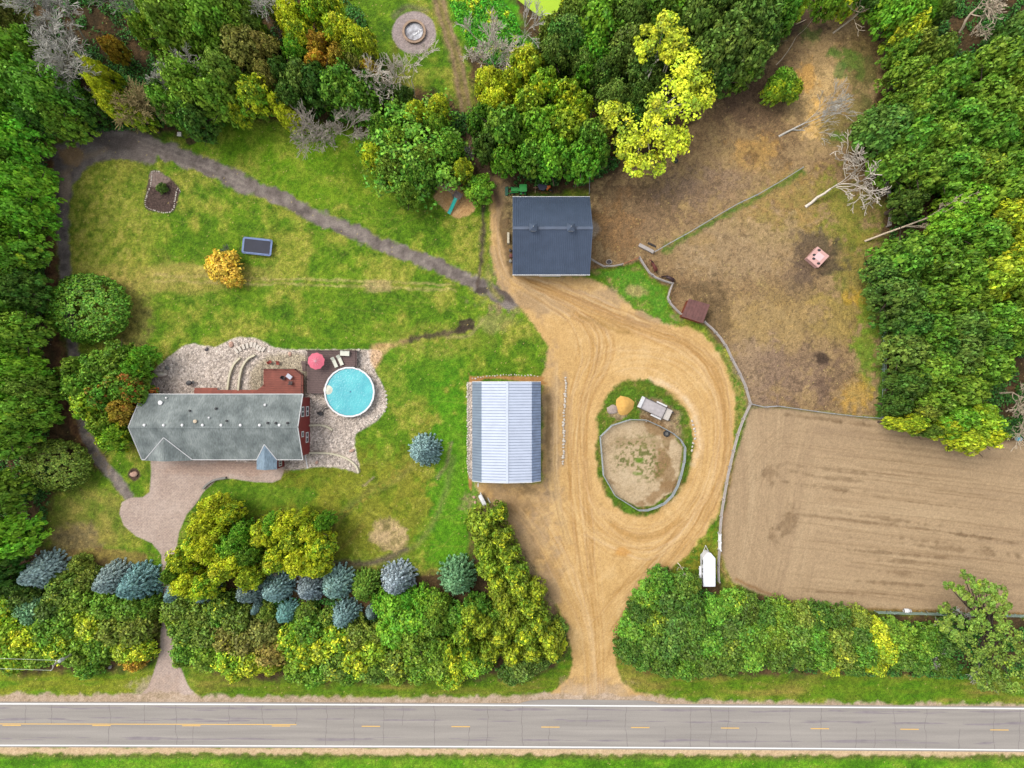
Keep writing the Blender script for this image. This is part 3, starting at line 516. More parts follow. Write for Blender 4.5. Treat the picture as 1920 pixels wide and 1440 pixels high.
# ------------------------------------------------------------ trees: prototypes
FB = 1.72    # sunlit leaf colour against the mean colour of the crown
def leafmat(name, autumn=(196, 200, 34), transl=.1):
    m = bpy.data.materials.new(name); m.use_nodes = True; t = m.node_tree; N = t.nodes.new; L = t.links.new; b = t.nodes['Principled BSDF']
    b.inputs['Roughness'].default_value = .55; b.inputs['Specular IOR Level'].default_value = .25
    oi = N('ShaderNodeObjectInfo'); at = N('ShaderNodeAttribute'); at.attribute_name = 'vary'
    sp = N('ShaderNodeSeparateColor'); L(at.outputs['Color'], sp.inputs[0])
    # R = brightness of the leaf clump, G = how early it turns, B = small hue shift
    gt = N('ShaderNodeMath'); gt.operation = 'SUBTRACT'; L(oi.outputs['Alpha'], gt.inputs[0]); L(sp.outputs[1], gt.inputs[1])
    ml = N('ShaderNodeMath'); ml.operation = 'MULTIPLY_ADD'; ml.use_clamp = True; ml.inputs[1].default_value = 5; ml.inputs[2].default_value = .1; L(gt.outputs[0], ml.inputs[0])
    mx = N('ShaderNodeMix'); mx.data_type = 'RGBA'; mx.inputs[7].default_value = (*[v*FB for v in alb(autumn)], 1); L(oi.outputs['Color'], mx.inputs[6]); L(ml.outputs[0], mx.inputs[0])
    hv = N('ShaderNodeHueSaturation'); L(mx.outputs[2], hv.inputs['Color'])
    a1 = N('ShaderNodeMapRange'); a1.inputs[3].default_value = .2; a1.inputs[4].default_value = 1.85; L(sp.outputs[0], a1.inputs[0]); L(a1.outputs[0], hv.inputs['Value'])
    a2 = N('ShaderNodeMapRange'); a2.inputs[3].default_value = .535; a2.inputs[4].default_value = .482; L(sp.outputs[2], a2.inputs[0]); L(a2.outputs[0], hv.inputs['Hue']); hv.inputs['Saturation'].default_value = .98
    L(hv.outputs[0], b.inputs['Base Color'])
    if transl:
        tr = N('ShaderNodeBsdfTranslucent'); L(hv.outputs[0], tr.inputs['Color']); ms = N('ShaderNodeMixShader'); ms.inputs[0].default_value = transl
        L(b.outputs[0], ms.inputs[1]); L(tr.outputs[0], ms.inputs[2]); L(ms.outputs[0], t.nodes['Material Output'].inputs['Surface'])
    return m
LEAF = leafmat('leaf'); NEEDLE = leafmat('needle', (190, 170, 60), .1); REDLEAF = leafmat('turning_leaf', (186, 100, 44)); GOLD = leafmat('gold_leaf', (222, 172, 50))
BARK = mat('bark', (96, 80, 66), .9, n=(5, .3)); DEADW = mat('dead_wood', (208, 202, 190), .85, n=(3, .15)); PALEW = mat('bleached_wood', (236, 222, 204), .8, n=(3, .12))
BROWNW = mat('dead_brush', (184, 172, 156), .9, n=(3, .2)); KHAKIW = mat('dead_needles', (180, 160, 106), .9, n=(3, .2)); TANW = mat('tan_branch', (218, 198, 170), .9, n=(3, .15))
def leafcloud(name, C, Nn, sz, vary, m, asp=1.0, along=None):
    """many small four cornered leaf sprays; C centres, Nn facing, sz half sizes, vary RGB"""
    C = np.asarray(C, np.float32); Nn = np.asarray(Nn, np.float32); n = len(C); rs = np.random.RandomState(n % 9973)
    Nn = Nn+rs.randn(n, 3)*.6; Nn /= np.linalg.norm(Nn, axis=1, keepdims=True)+1e-6
    r = rs.randn(n, 3) if along is None else along+rs.randn(n, 3)*.25
    u = np.cross(Nn, np.cross(r, Nn)); u /= np.linalg.norm(u, axis=1, keepdims=True)+1e-6
    w = np.cross(Nn, u); sz = np.asarray(sz)[:, None]
    fold = Nn*sz*.25
    V = np.stack([C-u*sz*asp, C-w*sz*.62+fold, C+u*sz*asp, C+w*sz*.62+fold], 1).reshape(-1, 3).astype(np.float32)
    me = bpy.data.meshes.new(name); me.vertices.add(n*4); me.vertices.foreach_set('co', V.ravel())
    me.loops.add(n*4); me.loops.foreach_set('vertex_index', np.arange(n*4, dtype=np.int32))
    me.polygons.add(n); me.polygons.foreach_set('loop_start', np.arange(0, n*4, 4, dtype=np.int32))
    at = me.color_attributes.new('vary', 'FLOAT_COLOR', 'POINT'); vv = np.concatenate([np.clip(vary, 0, 1), np.ones((n, 1))], 1).astype(np.float32)
    at.data.foreach_set('color', np.repeat(vv, 4, 0).ravel()); me.materials.append(m); me.update(); return me
def sph(rs, n, zmin=-.3):
    v = rs.randn(n*3, 3); v /= np.linalg.norm(v, axis=1, keepdims=True); v = v[v[:, 2] > zmin][:n]
    return v
def lobed(lobes, seed, sub=14, leaves=26, lsz=.075, subr=.2, outward=0., lsq=1.0, top=.0, fill=.0):
    """lobes: (x,y,z,r). Each lobe carries leafy sprays over its upper skin; returns C,N,size,vary"""
    rs = np.random.RandomState(seed); C = []; N = []; Z = []; V = []
    for (x, y, z, r) in lobes:
        lb = rs.rand(); le = rs.rand(); ns = max(5, int(sub*(.7+.6*rs.rand())))
        dirs = sph(rs, ns, -.25)
        for d in dirs:
            rad = r*(.72+.4*rs.rand()); c = np.array([x, y, z])+d*rad*np.array([1, 1, lsq])
            sr = r*subr*(.8+.7*rs.rand())*2; nl = int(leaves*(.6+.8*rs.rand())); q = sph(rs, nl, -.45); nl = len(q)
            q2 = q*np.array([1, 1, .62]); p = c+q2*sr*(.55+.5*rs.rand(nl, 1))
            if outward: p = p+d*sr*outward*rs.rand(nl, 1)
            C.append(p); N.append(q*.55+d*.45+np.array([0, 0, .5])); Z.append(lsz*(.65+.7*rs.rand(nl)))
            sb = rs.rand(); g = le*.3+rs.rand()*.5
            V.append(np.stack([np.clip(lb*.26+sb*.3+rs.rand(nl)**1.3*.55, 0, 1), np.clip(g+rs.rand(nl)*.2-top*(p[:, 2]-.5), 0, 1), rs.rand(nl)*.25+rs.rand()*.75], 1))
    return np.concatenate(C), np.concatenate(N), np.concatenate(Z), np.concatenate(V)
def crown_lobes(seed, n=13, rx=.62, zc=.5, zr=.36, r0=.3, r1=.46):
    rs = np.random.RandomState(seed); out = [(0, 0, zc+zr*.8, .42)]
    for i in range(n):
        a = i*2.399+rs.rand()*.7; q = math.sqrt((i+.7)/n); rr = rx*q*(.85+.3*rs.rand())
        out.append((rr*math.cos(a), rr*math.sin(a), zc+zr*(math.sqrt(max(0, 1-q*q*.95))-.25+.3*(rs.rand()-.5)), r0+(r1-r0)*rs.rand()))
    for i in range(7): a = i*.9+rs.rand()*.5; out.append((rx*.95*math.cos(a), rx*.95*math.sin(a), .16+.14*rs.rand(), .28))
    return out
PRO = {}
def proto(kind, k, fn):
    if (kind, k) not in PRO: PRO[(kind, k)] = fn(k)
    return PRO[(kind, k)]
def p_broad(k): return leafcloud('crown', *lobed(crown_lobes(10+k, 17, .68, .5, .38, .2, .38), 20+k, 13, 24, .066, .2), LEAF)
def p_maple(k): return leafcloud('crown', *lobed(crown_lobes(110+k, 24, .72, .5, .38, .16, .3), 120+k, 10, 22, .066, .24), LEAF)
def p_fine(k): return leafcloud('crown', *lobed(crown_lobes(50+k, 20, .68, .5, .36, .22, .34), 60+k, 16, 26, .05, .2, 0.3), LEAF)
def p_feather(k): return leafcloud('crown', *lobed(crown_lobes(70+k, 17, .68, .42, .42, .2, .34), 80+k, 13, 40, .055, .2, 1.3), LEAF)
def p_bush(k): return leafcloud('crown', *lobed(crown_lobes(30+k, 15, .74, .5, .4, .16, .34), 40+k, 12, 17, .078, .27, .6), LEAF)
def p_red(k): return leafcloud('crown', *lobed(crown_lobes(90+k, 16, .66, .5, .36, .24, .38), 95+k, 14, 26, .07, .22), REDLEAF)
def p_gold(k): return leafcloud('crown', *lobed(crown_lobes(97+k, 12, .7, .45, .3, .18, .3), 99+k, 10, 20, .07, .3, .5), GOLD)
def p_sparse(k): return leafcloud('crown', *lobed(crown_lobes(140+k, 44, .9, .45, .3, .07, .13), 150+k, 8, 18, .034, .34, .6), LEAF)
def p_round(k):
    rs = np.random.RandomState(5); dirs = sph(rs, 520, -.35); C = []; N = []; Z = []; V = []
    for d in dirs:
        n = 26; q = sph(rs, n, -.4); n = len(q); rad = .9+.1*rs.rand()
        c = np.array([d[0]*rad, d[1]*rad, .45+d[2]*.5*rad]); C.append(c+q*.085*(.5+.6*rs.rand(n, 1))); N.append(q*.4+d*.8); Z.append(.036*(.7+.6*rs.rand(n)))
        b = rs.rand(); V.append(np.stack([b*.5+rs.rand(n)*.5, np.full(n, .35+.65*rs.rand()), rs.rand(n)], 1))
    return leafcloud('crown', np.concatenate(C), np.concatenate(N), np.concatenate(Z), np.concatenate(V), LEAF)
def p_spruce(k):
    rs = np.random.RandomState(200+k); C = []; N = []; Z = []; V = []; A = []
    nl = 15
    for i in range(nl):
        t = i/(nl-1); r = (1-t)**.72*.98+.03; z = .04+t*.94; nb = int(9+15*r)
        for j in range(nb):
            a = 2*math.pi*(j+rs.rand()*.6)/nb+i*.7; d = np.array([math.cos(a), math.sin(a), 0]); side = np.array([-d[1], d[0], 0]); L_ = r*(.85+.25*rs.rand()); n = int(16+22*r)
            u = np.sqrt(rs.rand(n))*.75+.28; sp = (rs.rand(n)-.5)*.17*(1.25-u*.7)
            p = d*(u*L_)[:, None]+side*sp[:, None]; p[:, 2] = z-.10*u*r+.05*u**3*r+rs.randn(n)*.008
            C.append(p); N.append(np.tile(np.array([0, 0, 1.])+d*.7, (n, 1))+side*(sp*6)[:, None]); Z.append(.042*(.7+.6*rs.rand(n))); A.append(np.tile(d, (n, 1))+side*(sp*7)[:, None])
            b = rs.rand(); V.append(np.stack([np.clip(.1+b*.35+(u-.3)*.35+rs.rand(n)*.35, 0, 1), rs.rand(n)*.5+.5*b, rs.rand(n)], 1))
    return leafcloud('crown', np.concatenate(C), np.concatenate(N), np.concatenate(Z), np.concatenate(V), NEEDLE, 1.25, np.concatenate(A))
def p_cedar(k):
    rs = np.random.RandomState(300+k); lobes = []
    for i in range(26):
        z = .08+.86*(i/25); r = .72*(1-z)**.6*(1 if z > .15 else .8); a = i*2.4+rs.rand(); lobes.append((r*math.cos(a)*.8, r*math.sin(a)*.8, z, .26*(1.15-z*.6)))
    return leafcloud('crown', *lobed(lobes, 310+k, 9, 24, .055, .3, .3, 1.1, top=.3), LEAF, 1.2)
def p_trunk(k):
    rs = random.Random(k); mb = MB(); mb.tube([(0, 0, -.05), (0.01, 0, .2), (-.01, .02, .45), (.02, 0, .8)], [.062, .05, .036, .012], 7)
    for i in range(7):
        a = i*2.4+rs.random(); z = .28+i*.055; L_ = .34+.2*rs.random()
        mb.tube([(0, 0, z), (math.cos(a)*L_*.5, math.sin(a)*L_*.5, z+.1), (math.cos(a)*L_, math.sin(a)*L_, z+.26)], [.024, .016, .006], 4)
    me = mb.mesh('trunk', BARK); me.shade_smooth(); return me
def p_pole(k):
    mb = MB(); mb.tube([(0, 0, -.03), (0, 0, .5), (0, 0, .96)], [.05, .035, .006], 6); return mb.mesh('trunk', BARK)
FN = {'broad': (p_broad, 3), 'maple': (p_maple, 3), 'fine': (p_fine, 3), 'feather': (p_feather, 3), 'bush': (p_bush, 4), 'red': (p_red, 1), 'gold': (p_gold, 1), 'sparse': (p_sparse, 1), 'round': (p_round, 1), 'spruce': (p_spruce, 3), 'cedar': (p_cedar, 2)}
# colour words and leaf colours (photograph sRGB), last number = share of clumps turning
CO = {'G': ('mid green', (104, 138, 36), .12), 'D': ('dark green', (76, 106, 34), .0), 'E': ('bright green', (112, 158, 34), .12), 'L': ('lime green', (132, 162, 34), .4), 'Y': ('yellow', (150, 168, 38), .75),
      'V': ('olive green', (112, 134, 44), .15), 'B': ('brownish olive', (132, 126, 56), .1), 'O': ('orange', (178, 140, 42), .15), 'K': ('yellow green', (130, 158, 36), .55), 'S': ('silver blue', (140, 168, 164), .0), 'T': ('grey green', (112, 150, 104), .02), 'F': ('fresh green', (110, 144, 36), .16), 'C': ('yellow tipped green', (124, 144, 34), .22), 'N': ('deep green', (88, 116, 34), .08), 'Z': ('greyish blue', (142, 164, 168), .0), 'Q': ('teal blue', (134, 170, 160), 0), 'M': ('green and orange', (104, 146, 38), .32), 'A': ('golden orange', (206, 176, 60), .5), 'U': ('muted dark green', (94, 122, 44), .05)}
TREES = []
GROUPS = {}
SKIP = [(78, 1073, 40), (465, 1110, 20), (517, 1103, 26), (581, 1102, 26), (630, 1096, 30), (684, 1102, 26), (743, 1090, 32), (537, 1150, 16), (645, 1155, 22), (697, 1150, 8), (482, 1142, 8), (208, 1088, 26), (256, 1096, 30), (330, 1112, 16), (857, 1085, 34), (1668, 372, 20), (1690, 425, 30), (1735, 402, 22), (290, 700, 22), (145, 92, 60), (88, 18, 36), (216, 28, 36), (280, 112, 40), (318, 118, 30), (256, 160, 26), (490, 12, 26), (606, 245, 46), (990, 5, 44), (180, 178, 16), (200, 160, 22), (160, 577, 100), (104, 873, 84), (985, 364, 40), (1030, 352, 34), (848, 364, 34), (940, 108, 26), (745, 130, 40), (830, 140, 40), (1825, 52, 60), (1885, 760, 38), (890, 300, 16), (1100, 1115, 1)]
def tree(kind, X, Y, R, c, h=None, name=None, label=None, sy=1.0, group=None, rz=None, zc=.68):
    fn, nv = FN[kind]; k = len(TREES)
    rw0 = R*S
    if h is None:
        h = {'broad': 4.5+1.7*rw0, 'maple': 4.5+1.7*rw0, 'fine': 4.5+1.6*rw0, 'feather': 4.5+1.7*rw0, 'bush': .8+1.15*rw0, 'red': 2.5+1.4*rw0, 'gold': 1.5+1.3*rw0, 'sparse': 9, 'round': 5, 'spruce': 1+2.3*rw0, 'cedar': 7}[kind]
    zc = {'bush': .6, 'spruce': .35, 'cedar': .45, 'round': .55}.get(kind, zc)
    b_ = P(X, Y, zc*h); r = rw0*(1-zc*h/H)/{'broad': 1.02, 'maple': .98, 'fine': 1.0, 'feather': 1.1, 'bush': 1.02, 'spruce': .98, 'cedar': .7, 'round': 1.0}.get(kind, 1.)
    nm = name or {'spruce': 'spruce_tree', 'cedar': 'cedar_tree', 'bush': 'shrub'}.get(kind, 'broadleaf_tree')
    o = thing(nm, label, {'shrub': 'shrub'}.get(nm, 'tree'), (b_.x, b_.y, 0), random.random()*6.28 if rz is None else rz, group)
    z0, ch = {'bush': (0, 1.0), 'spruce': (.03, .97), 'cedar': (.02, .98), 'round': (.0, 1.02)}.get(kind, (.12, .9))
    me = proto(kind, k % nv, fn); col = CO[c]; j = 1+random.uniform(-.12, .12)
    a = [v*FB*(1.3 if kind == 'feather' else 1) for v in alb(col[1])]; cc = (a[0]*j*random.uniform(.85, 1.2), a[1]*j, a[2]*j, min(.95, max(0, col[2]+random.uniform(-.06, .1))))
    inst('crown', me, o, (0, 0, z0*h), (0, 0, 0), (r, r*sy, h*ch), cc)
    tk = proto('pole' if kind in ('spruce', 'cedar') else 'trunk', k % 3, p_pole if kind in ('spruce', 'cedar') else p_trunk)
    inst('trunk', tk, o, (0, 0, 0), (0, 0, 0), (min(h, r*2.6),)*2+(h,))
    TREES.append((o, X, Y, R, c, kind, label)); return o
# bare trees: recursive branches
def bare_mesh(name, seed, m, h=1, lean=(0, 0, 1), depth=5, spread=.6, up=.25, r0=.03, nch=(3, 4), seg=4, wig=.12, first=.35, taper=.62, twig=.0035, droop=0, kid=(.58, .85)):
    rs = random.Random(seed); mb = MB()
    def grow(p, d, L_, r, dep):
        pts = [p]; rad = [r]; q = p.copy(); dd = d.copy()
        for i in range(seg):
            dd = (dd+Vector((rs.gauss(0, wig), rs.gauss(0, wig), rs.gauss(0, wig)+up*.12-droop*.1))).normalized(); q = q+dd*(L_/seg); pts.append(q.copy()); rad.append(max(twig, r*(1-(1-taper)*(i+1)/seg)))
        mb.tube(pts, rad, 5 if dep == depth else 3, cap=False)
        if dep == 0: return
        for c in range(rs.randint(*nch)):
            t = rs.uniform(.35, 1) if c else 1; i = min(seg, max(1, int(t*seg+.5)))
            ax = Vector((rs.gauss(0, 1), rs.gauss(0, 1), rs.gauss(0, 1))); ax = (ax-dd*ax.dot(dd)).normalized()
            nd = (dd+ax*spread*rs.uniform(.6, 1.3)).normalized(); nd.z += up*.25; nd.normalize()
            grow(pts[i], nd, L_*rs.uniform(*kid), rad[i]*rs.uniform(.55, .8), dep-1)
    grow(Vector((0, 0, -.05)), Vector(lean).normalized(), first*h, r0, depth)
    me = mb.mesh(name, m); me.shade_smooth(); return me
def bare(X, Y, h, seed, m, label, group=None, name='bare_tree', rz=0, zc=0, **kw):
    """X, Y = photograph position of the trunk foot"""
    b_ = P(X, Y, zc*h); b_.z = 0; o = bare_mesh('branches', seed, m, h, **kw); o = link(bpy.data.objects.new(name, o)); o.location = b_; o.rotation_euler.z = rz
    return tag(o, label, 'tree', group)
# ------------------------------------------------------------ trees: where they stand (photograph position, radius, colour)
def many(kind, data, group, **kw):
    for r in data.split(';'):
        r = r.split()
        if r and 'wood on the right' in group and float(r[0]) < 1720: r[0] = float(r[0])+12
        if r and 'left edge' in group: r[0] = float(r[0])-15
        if r and kw.get('force') is None and any((float(r[0])-a)**2+(float(r[1])-b)**2 < (c+float(r[2])*.35)**2 for a, b, c in SKIP): continue
        if r: tree(kind, float(r[0]), float(r[1]), float(r[2]), r[3], group=group, **kw)
W = 'trees of the wood at the upper left'
many('feather', '10 30 34 B;40 100 50 G;70 55 34 G;60 160 56 G;100 185 52 G;20 205 46 G;125 232 34 G;128 120 36 D;155 195 30 D;132 45 34 D;172 30 30 G;170 85 22 D;0 150 40 G;10 90 36 V;80 225 34 D', W)
many('broad', '215 92 20 O;232 155 26 V;290 160 30 U;310 190 34 U;370 225 34 D;262 195 22 G;240 120 24 U', W)
many('feather', '330 45 58 G;400 55 52 G;350 112 58 G;300 20 40 G;420 140 44 V;360 165 50 G;320 195 34 G;405 185 44 G;440 25 44 G;275 60 28 G;390 8 40 G', W)
many('fine', '300 5 26 K;455 95 44 B;470 55 30 V;500 95 32 B;505 145 30 B;478 180 36 K;450 215 18 K;522 195 20 Y;540 218 20 Y;556 228 18 Y;545 35 30 Y;565 70 30 K;592 12 34 L;558 100 28 E;620 20 26 L;640 62 34 K;675 82 30 K;660 110 30 L;600 92 26 O;600 125 28 O;640 115 30 O;668 130 26 B;692 138 22 O', W)
many('maple', '530 140 30 D;568 150 36 U;545 180 30 D;600 160 40 D;640 165 44 G;672 185 38 G;692 160 26 G;625 205 40 G;655 220 36 G;585 195 34 U;690 210 20 D;525 20 22 V;500 15 24 D', W)
W = 'trees between the fire pit and the swing slide'
many('sparse', '765 272 98 F;', W, h=10)
many('fine', '715 240 26 G;745 265 30 F;780 215 26 K;822 205 26 K;700 292 26 K;735 318 34 G;785 325 36 G;840 275 34 F;838 330 28 V;765 365 26 G;800 295 30 G;820 240 24 F;868 318 20 K', W, h=8)
many('maple', '752 185 26 D;745 215 22 D;898 352 30 E;770 150 20 D', W, h=5)
W = 'trees beside the trail above the blue roofed barn'
many('fine', '905 118 36 V;960 108 34 K;918 158 30 Y;930 195 32 Y;955 160 28 K;985 125 34 Y', W)
many('broad', '988 130 36 K;1018 165 36 L;990 200 36 K;1060 180 34 L;1085 200 30 L;945 245 46 G;1010 240 44 E;1060 240 44 L;1102 262 38 G;948 296 30 E;1035 290 40 E;995 292 34 F;1090 300 38 E;1068 338 30 G;900 225 28 G;1120 290 26 G;915 275 30 D', W)
W = 'trees of the wood at the top middle'
many('fine', '1035 62 28 V;1065 72 42 U;1085 30 38 V;1040 100 34 U;1172 92 44 U;1185 32 42 U;1232 22 44 G;1205 130 40 U;1150 185 36 U;1198 185 34 D;1140 15 36 G;1095 120 30 U;1075 5 26 L;1130 140 32 D;1190 230 28 D;1225 155 26 U', W)
many('maple', '1120 55 46 E;1112 100 34 E;1098 78 26 E;1095 140 22 E;1275 25 34 E', W)
many('broad', '1310 40 52 U;1360 85 54 U;1405 38 52 U;1400 105 46 U;1320 112 46 U;1258 62 34 U;1345 140 34 U;1430 70 34 U;1300 150 24 D;1350 15 40 U;1390 140 26 G;1272 105 30 U', W)
W = 'trees along the top of the paddock'
many('maple', '1470 22 32 G;1490 2 28 L;1555 0 26 E;1588 0 24 L;1640 -8 24 D;1690 28 40 E;1725 18 36 E;1665 5 28 E;1702 62 34 L;1755 60 30 G;1692 95 26 G;1718 85 30 V;1448 15 26 U;1438 50 22 U', W)
many('fine', '1470 158 30 E;1452 172 20 L;1485 170 18 K', W, h=6)
W = 'trees of the large wood on the right'
many('maple', '1690 140 34 G;1712 178 38 G;1758 98 32 V;1800 108 46 G;1858 122 44 G;1902 152 40 F;1778 150 44 G;1848 188 46 G;1905 215 44 G;1738 205 40 G;1798 225 44 G;1650 240 44 U;1695 262 48 G;1628 232 28 U;1758 262 44 F;1858 255 46 G;1905 292 44 G;1672 305 38 G;1728 318 44 G;1782 312 46 G;1832 322 42 G;1878 352 46 F;1818 380 42 E;1885 405 42 L;1778 428 40 E;1838 445 46 F;1905 468 42 L;1920 60 40 U;1930 360 40 L;1700 220 36 G;1660 200 24 G;1755 20 30 D;1860 30 40 D;1820 60 30 D;1900 95 36 D', W)
many('broad', '1688 382 30 D;1728 372 36 U;1726 432 34 D;1682 486 48 G;1742 492 50 G;1802 512 46 F;1856 520 48 L;1908 540 42 F;1648 508 32 U;1668 556 42 U;1728 562 44 G;1785 560 42 F;1688 604 40 D;1742 616 44 G;1802 612 40 U;1862 602 44 F;1908 632 42 G;1692 658 40 U;1742 692 44 G;1792 662 44 U;1852 682 42 G;1902 722 42 U;1690 718 34 D;1745 748 36 G;1800 728 42 G;1715 770 26 V;1760 470 36 G;1875 760 34 U;1930 590 34 G;1690 440 28 D;1850 640 34 U;1670 760 24 D;1825 560 34 G;1905 800 24 U;1755 655 34 D', W)
many('broad', '1788 785 40 E;1832 790 42 L;1812 822 30 K;1768 800 26 L;1850 815 26 K;1695 792 20 K;1672 795 14 K;1735 805 16 V', W, h=9)
W = 'tall soft trees along the left edge'
many('feather', '50 268 48 E;28 328 52 G;70 350 44 E;62 410 46 E;15 420 46 G;50 478 46 F;5 500 44 G;60 548 40 D;18 575 46 G;58 628 44 G;15 650 44 E;55 695 46 E;25 740 46 E;92 600 22 D;88 330 24 E;85 395 26 E;-10 300 40 G', W, zc=.6)
many('feather', '72 765 44 G;28 815 48 G;118 800 36 G;85 730 34 V;60 945 46 E;12 925 46 G;85 960 30 E;35 1005 46 E;55 1050 36 F;5 1062 42 D;115 840 26 G;30 880 40 D;-5 760 40 E', W, zc=.6)
tree('round', 162, 578, 79, 'F', name='dome_tree', label='dense dome shaped green tree standing alone on the lane beside the lawn', sy=.8, rz=0)
tree('round', 104, 873, 64, 'V', name='dome_tree', label='rounded olive green tree at the left of the lane below the house corner', sy=.74, rz=0)
W = 'turning trees at the left end of the house'
many('red', '232 722 36 M;258 735 26 M;200 742 34 M;232 770 28 O', W, h=7)
many('maple', '180 690 40 G;222 672 34 G;150 722 36 F;255 690 24 E;165 760 34 L;195 795 26 F;212 822 28 L;142 690 26 G;268 668 22 E;228 808 22 L', W, h=7)
W = 'yellow green trees in front of the driveway'
many('fine', '402 952 26 Y;430 965 22 K;382 985 28 Y;405 1000 26 Y;372 1020 30 K;345 1050 28 K;392 1030 28 Y;352 1090 30 Y;330 1072 22 F;420 1060 32 K;385 1098 28 L;442 1022 32 E;455 1000 26 E;445 1045 30 Y;470 1035 26 F;500 1000 30 K;532 985 28 Y;552 1010 30 K;585 995 28 Y;600 1025 30 K;560 1050 32 Y;520 1045 30 K;595 1060 26 K;500 1075 28 L;545 1085 24 V;470 1080 26 L;515 980 22 E;608 978 18 E;570 970 18 K', W, h=8)
tree('gold', 415, 500, 34, 'A', name='ornamental_tree', label='small golden orange tree beside the trampoline', h=4)
tree('gold', 436, 522, 18, 'A', name='ornamental_tree', label='lower golden branch clump at the front of the small orange tree', h=3)
tree('bush', 303, 352, 10, 'D', name='shrub', label='small dark green shrub in the stone edged flower bed', h=1.3)
W = 'silver blue spruces of the roadside belt'
for x, y, r, c, lb in ((795, 845, 31, 'S', 'silver blue spruce standing alone on the lawn below the pool'), (78, 1073, 36, 'S', 'silver blue spruce farthest left near the photo corner'),
    (208, 1088, 32, 'S', 'silver blue spruce left of two beside the paver drive'), (256, 1096, 36, 'S', 'silver blue spruce touching the paver drive on its left side'), (330, 1112, 24, 'S', 'blue spruce half hidden under yellow tree right of the paver drive'),
    (385, 1112, 24, 'S', 'blue spruce peeping out under the lime trees'), (465, 1110, 26, 'S', 'blue spruce at the left end of the spruce row'), (517, 1103, 31, 'S', 'blue spruce second in the row below the lime trees'), (581, 1102, 29, 'Z', 'greyish lavender blue spruce in the middle of the row'),
    (630, 1096, 33, 'Q', 'blue spruce just left of the olive conifer'), (684, 1102, 31, 'V', 'olive green conifer between two blue spruces'), (743, 1090, 34, 'Z', 'blue spruce right of the olive conifer'), (857, 1085, 37, 'T', 'grey green conifer standing in the bare brown gap'),
    (537, 1150, 23, 'Q', 'small teal blue spruce in the second row'), (482, 1142, 14, 'S', 'tiny blue spruce at the left of the second row'), (645, 1155, 28, 'S', 'spiky light blue spruce in the second row'), (697, 1150, 14, 'S', 'tiny blue spruce beside the dark green shrubs')):
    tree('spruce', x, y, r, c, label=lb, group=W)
W = 'yellow tipped cedars beside the sand drive'
for k, (x, y, r) in enumerate(((905, 985, 30), (938, 1005, 24), (912, 1025, 24), (950, 1035, 24), (920, 1060, 24), (962, 1070, 26), (935, 1085, 24), (975, 1100, 26), (945, 1120, 24), (990, 1130, 26), (960, 1150, 26), (1010, 1160, 24), (985, 1180, 26), (940, 1185, 24), (905, 1170, 22), (870, 1185, 22), (1030, 1190, 24), (1000, 1215, 24), (960, 1220, 22), (845, 1215, 16), (880, 1215, 18), (915, 1215, 18), (1035, 1215, 20), (935, 960, 18), (1005, 1105, 18), (925, 1215, 18), (885, 1150, 20))):
    tree('cedar', x, y, r, 'C', group=W, h=6.5)
W = 'shrubs of the roadside hedge left of the paver drive'
many('bush', '20 1100 30 D;10 1140 34 L;45 1120 30 D;60 1145 30 T;95 1140 32 D;120 1105 34 V;165 1085 24 V;150 1060 20 V;150 1125 34 G;200 1135 32 G;250 1140 32 G;282 1130 20 G;20 1180 34 L;55 1195 32 K;95 1180 34 F;130 1170 34 F;170 1170 34 L;215 1180 34 V;255 1180 34 V;30 1225 34 L;75 1225 30 F;115 1215 32 L;150 1225 32 F;190 1215 32 F;235 1215 30 L;265 1215 26 K;5 1215 30 O;165 1245 26 F;135 1185 28 K;250 1240 20 O;280 1175 16 B;-20 1160 30 F;20 1245 22 F;272 1150 22 V', W)
W = 'shrubs of the roadside hedge right of the paver drive'
many('bush', '340 1140 32 V;322 1155 22 F;375 1150 32 V;415 1140 30 V;450 1165 32 V;345 1180 32 V;385 1190 34 V;425 1195 32 B;465 1200 34 B;350 1215 28 G;390 1230 32 F;430 1235 32 L;475 1235 32 K;500 1185 34 B;510 1220 34 B;545 1195 32 L;580 1180 34 F;565 1222 34 K;600 1215 34 L;635 1195 34 L;670 1190 32 V;560 1255 30 F;590 1262 28 F;630 1245 34 V;670 1235 34 K;705 1220 32 L;700 1255 30 V;740 1240 32 V;655 1265 22 F;505 1245 22 K;340 1238 16 F;615 1160 22 V;575 1150 22 V;500 1150 20 V;745 1265 20 F;440 1262 18 L;365 1130 22 G;715 1190 24 V;405 1165 24 G', W)
many('maple', '735 1140 34 E;770 1160 38 E;740 1185 38 E;790 1125 26 E;720 1130 24 E;810 1170 30 G;775 1200 32 G;700 1160 22 G;815 1135 26 G;765 1125 22 E', W, h=5.5)
many('bush', '780 1230 32 F;815 1215 30 G;820 1245 32 F;850 1240 28 L;790 1258 26 F;850 1265 24 K;885 1245 26 L;905 1240 24 F;835 1275 18 L;950 1200 24 D;975 1250 30 U;960 1262 24 D;1005 1240 24 U;895 1140 26 G;850 1150 26 G;875 1120 20 G;1045 1180 20 V;1050 1210 14 Y;835 1170 22 G;930 1155 20 G', W)
W = 'shrubs of the roadside hedge right of the sand drive'
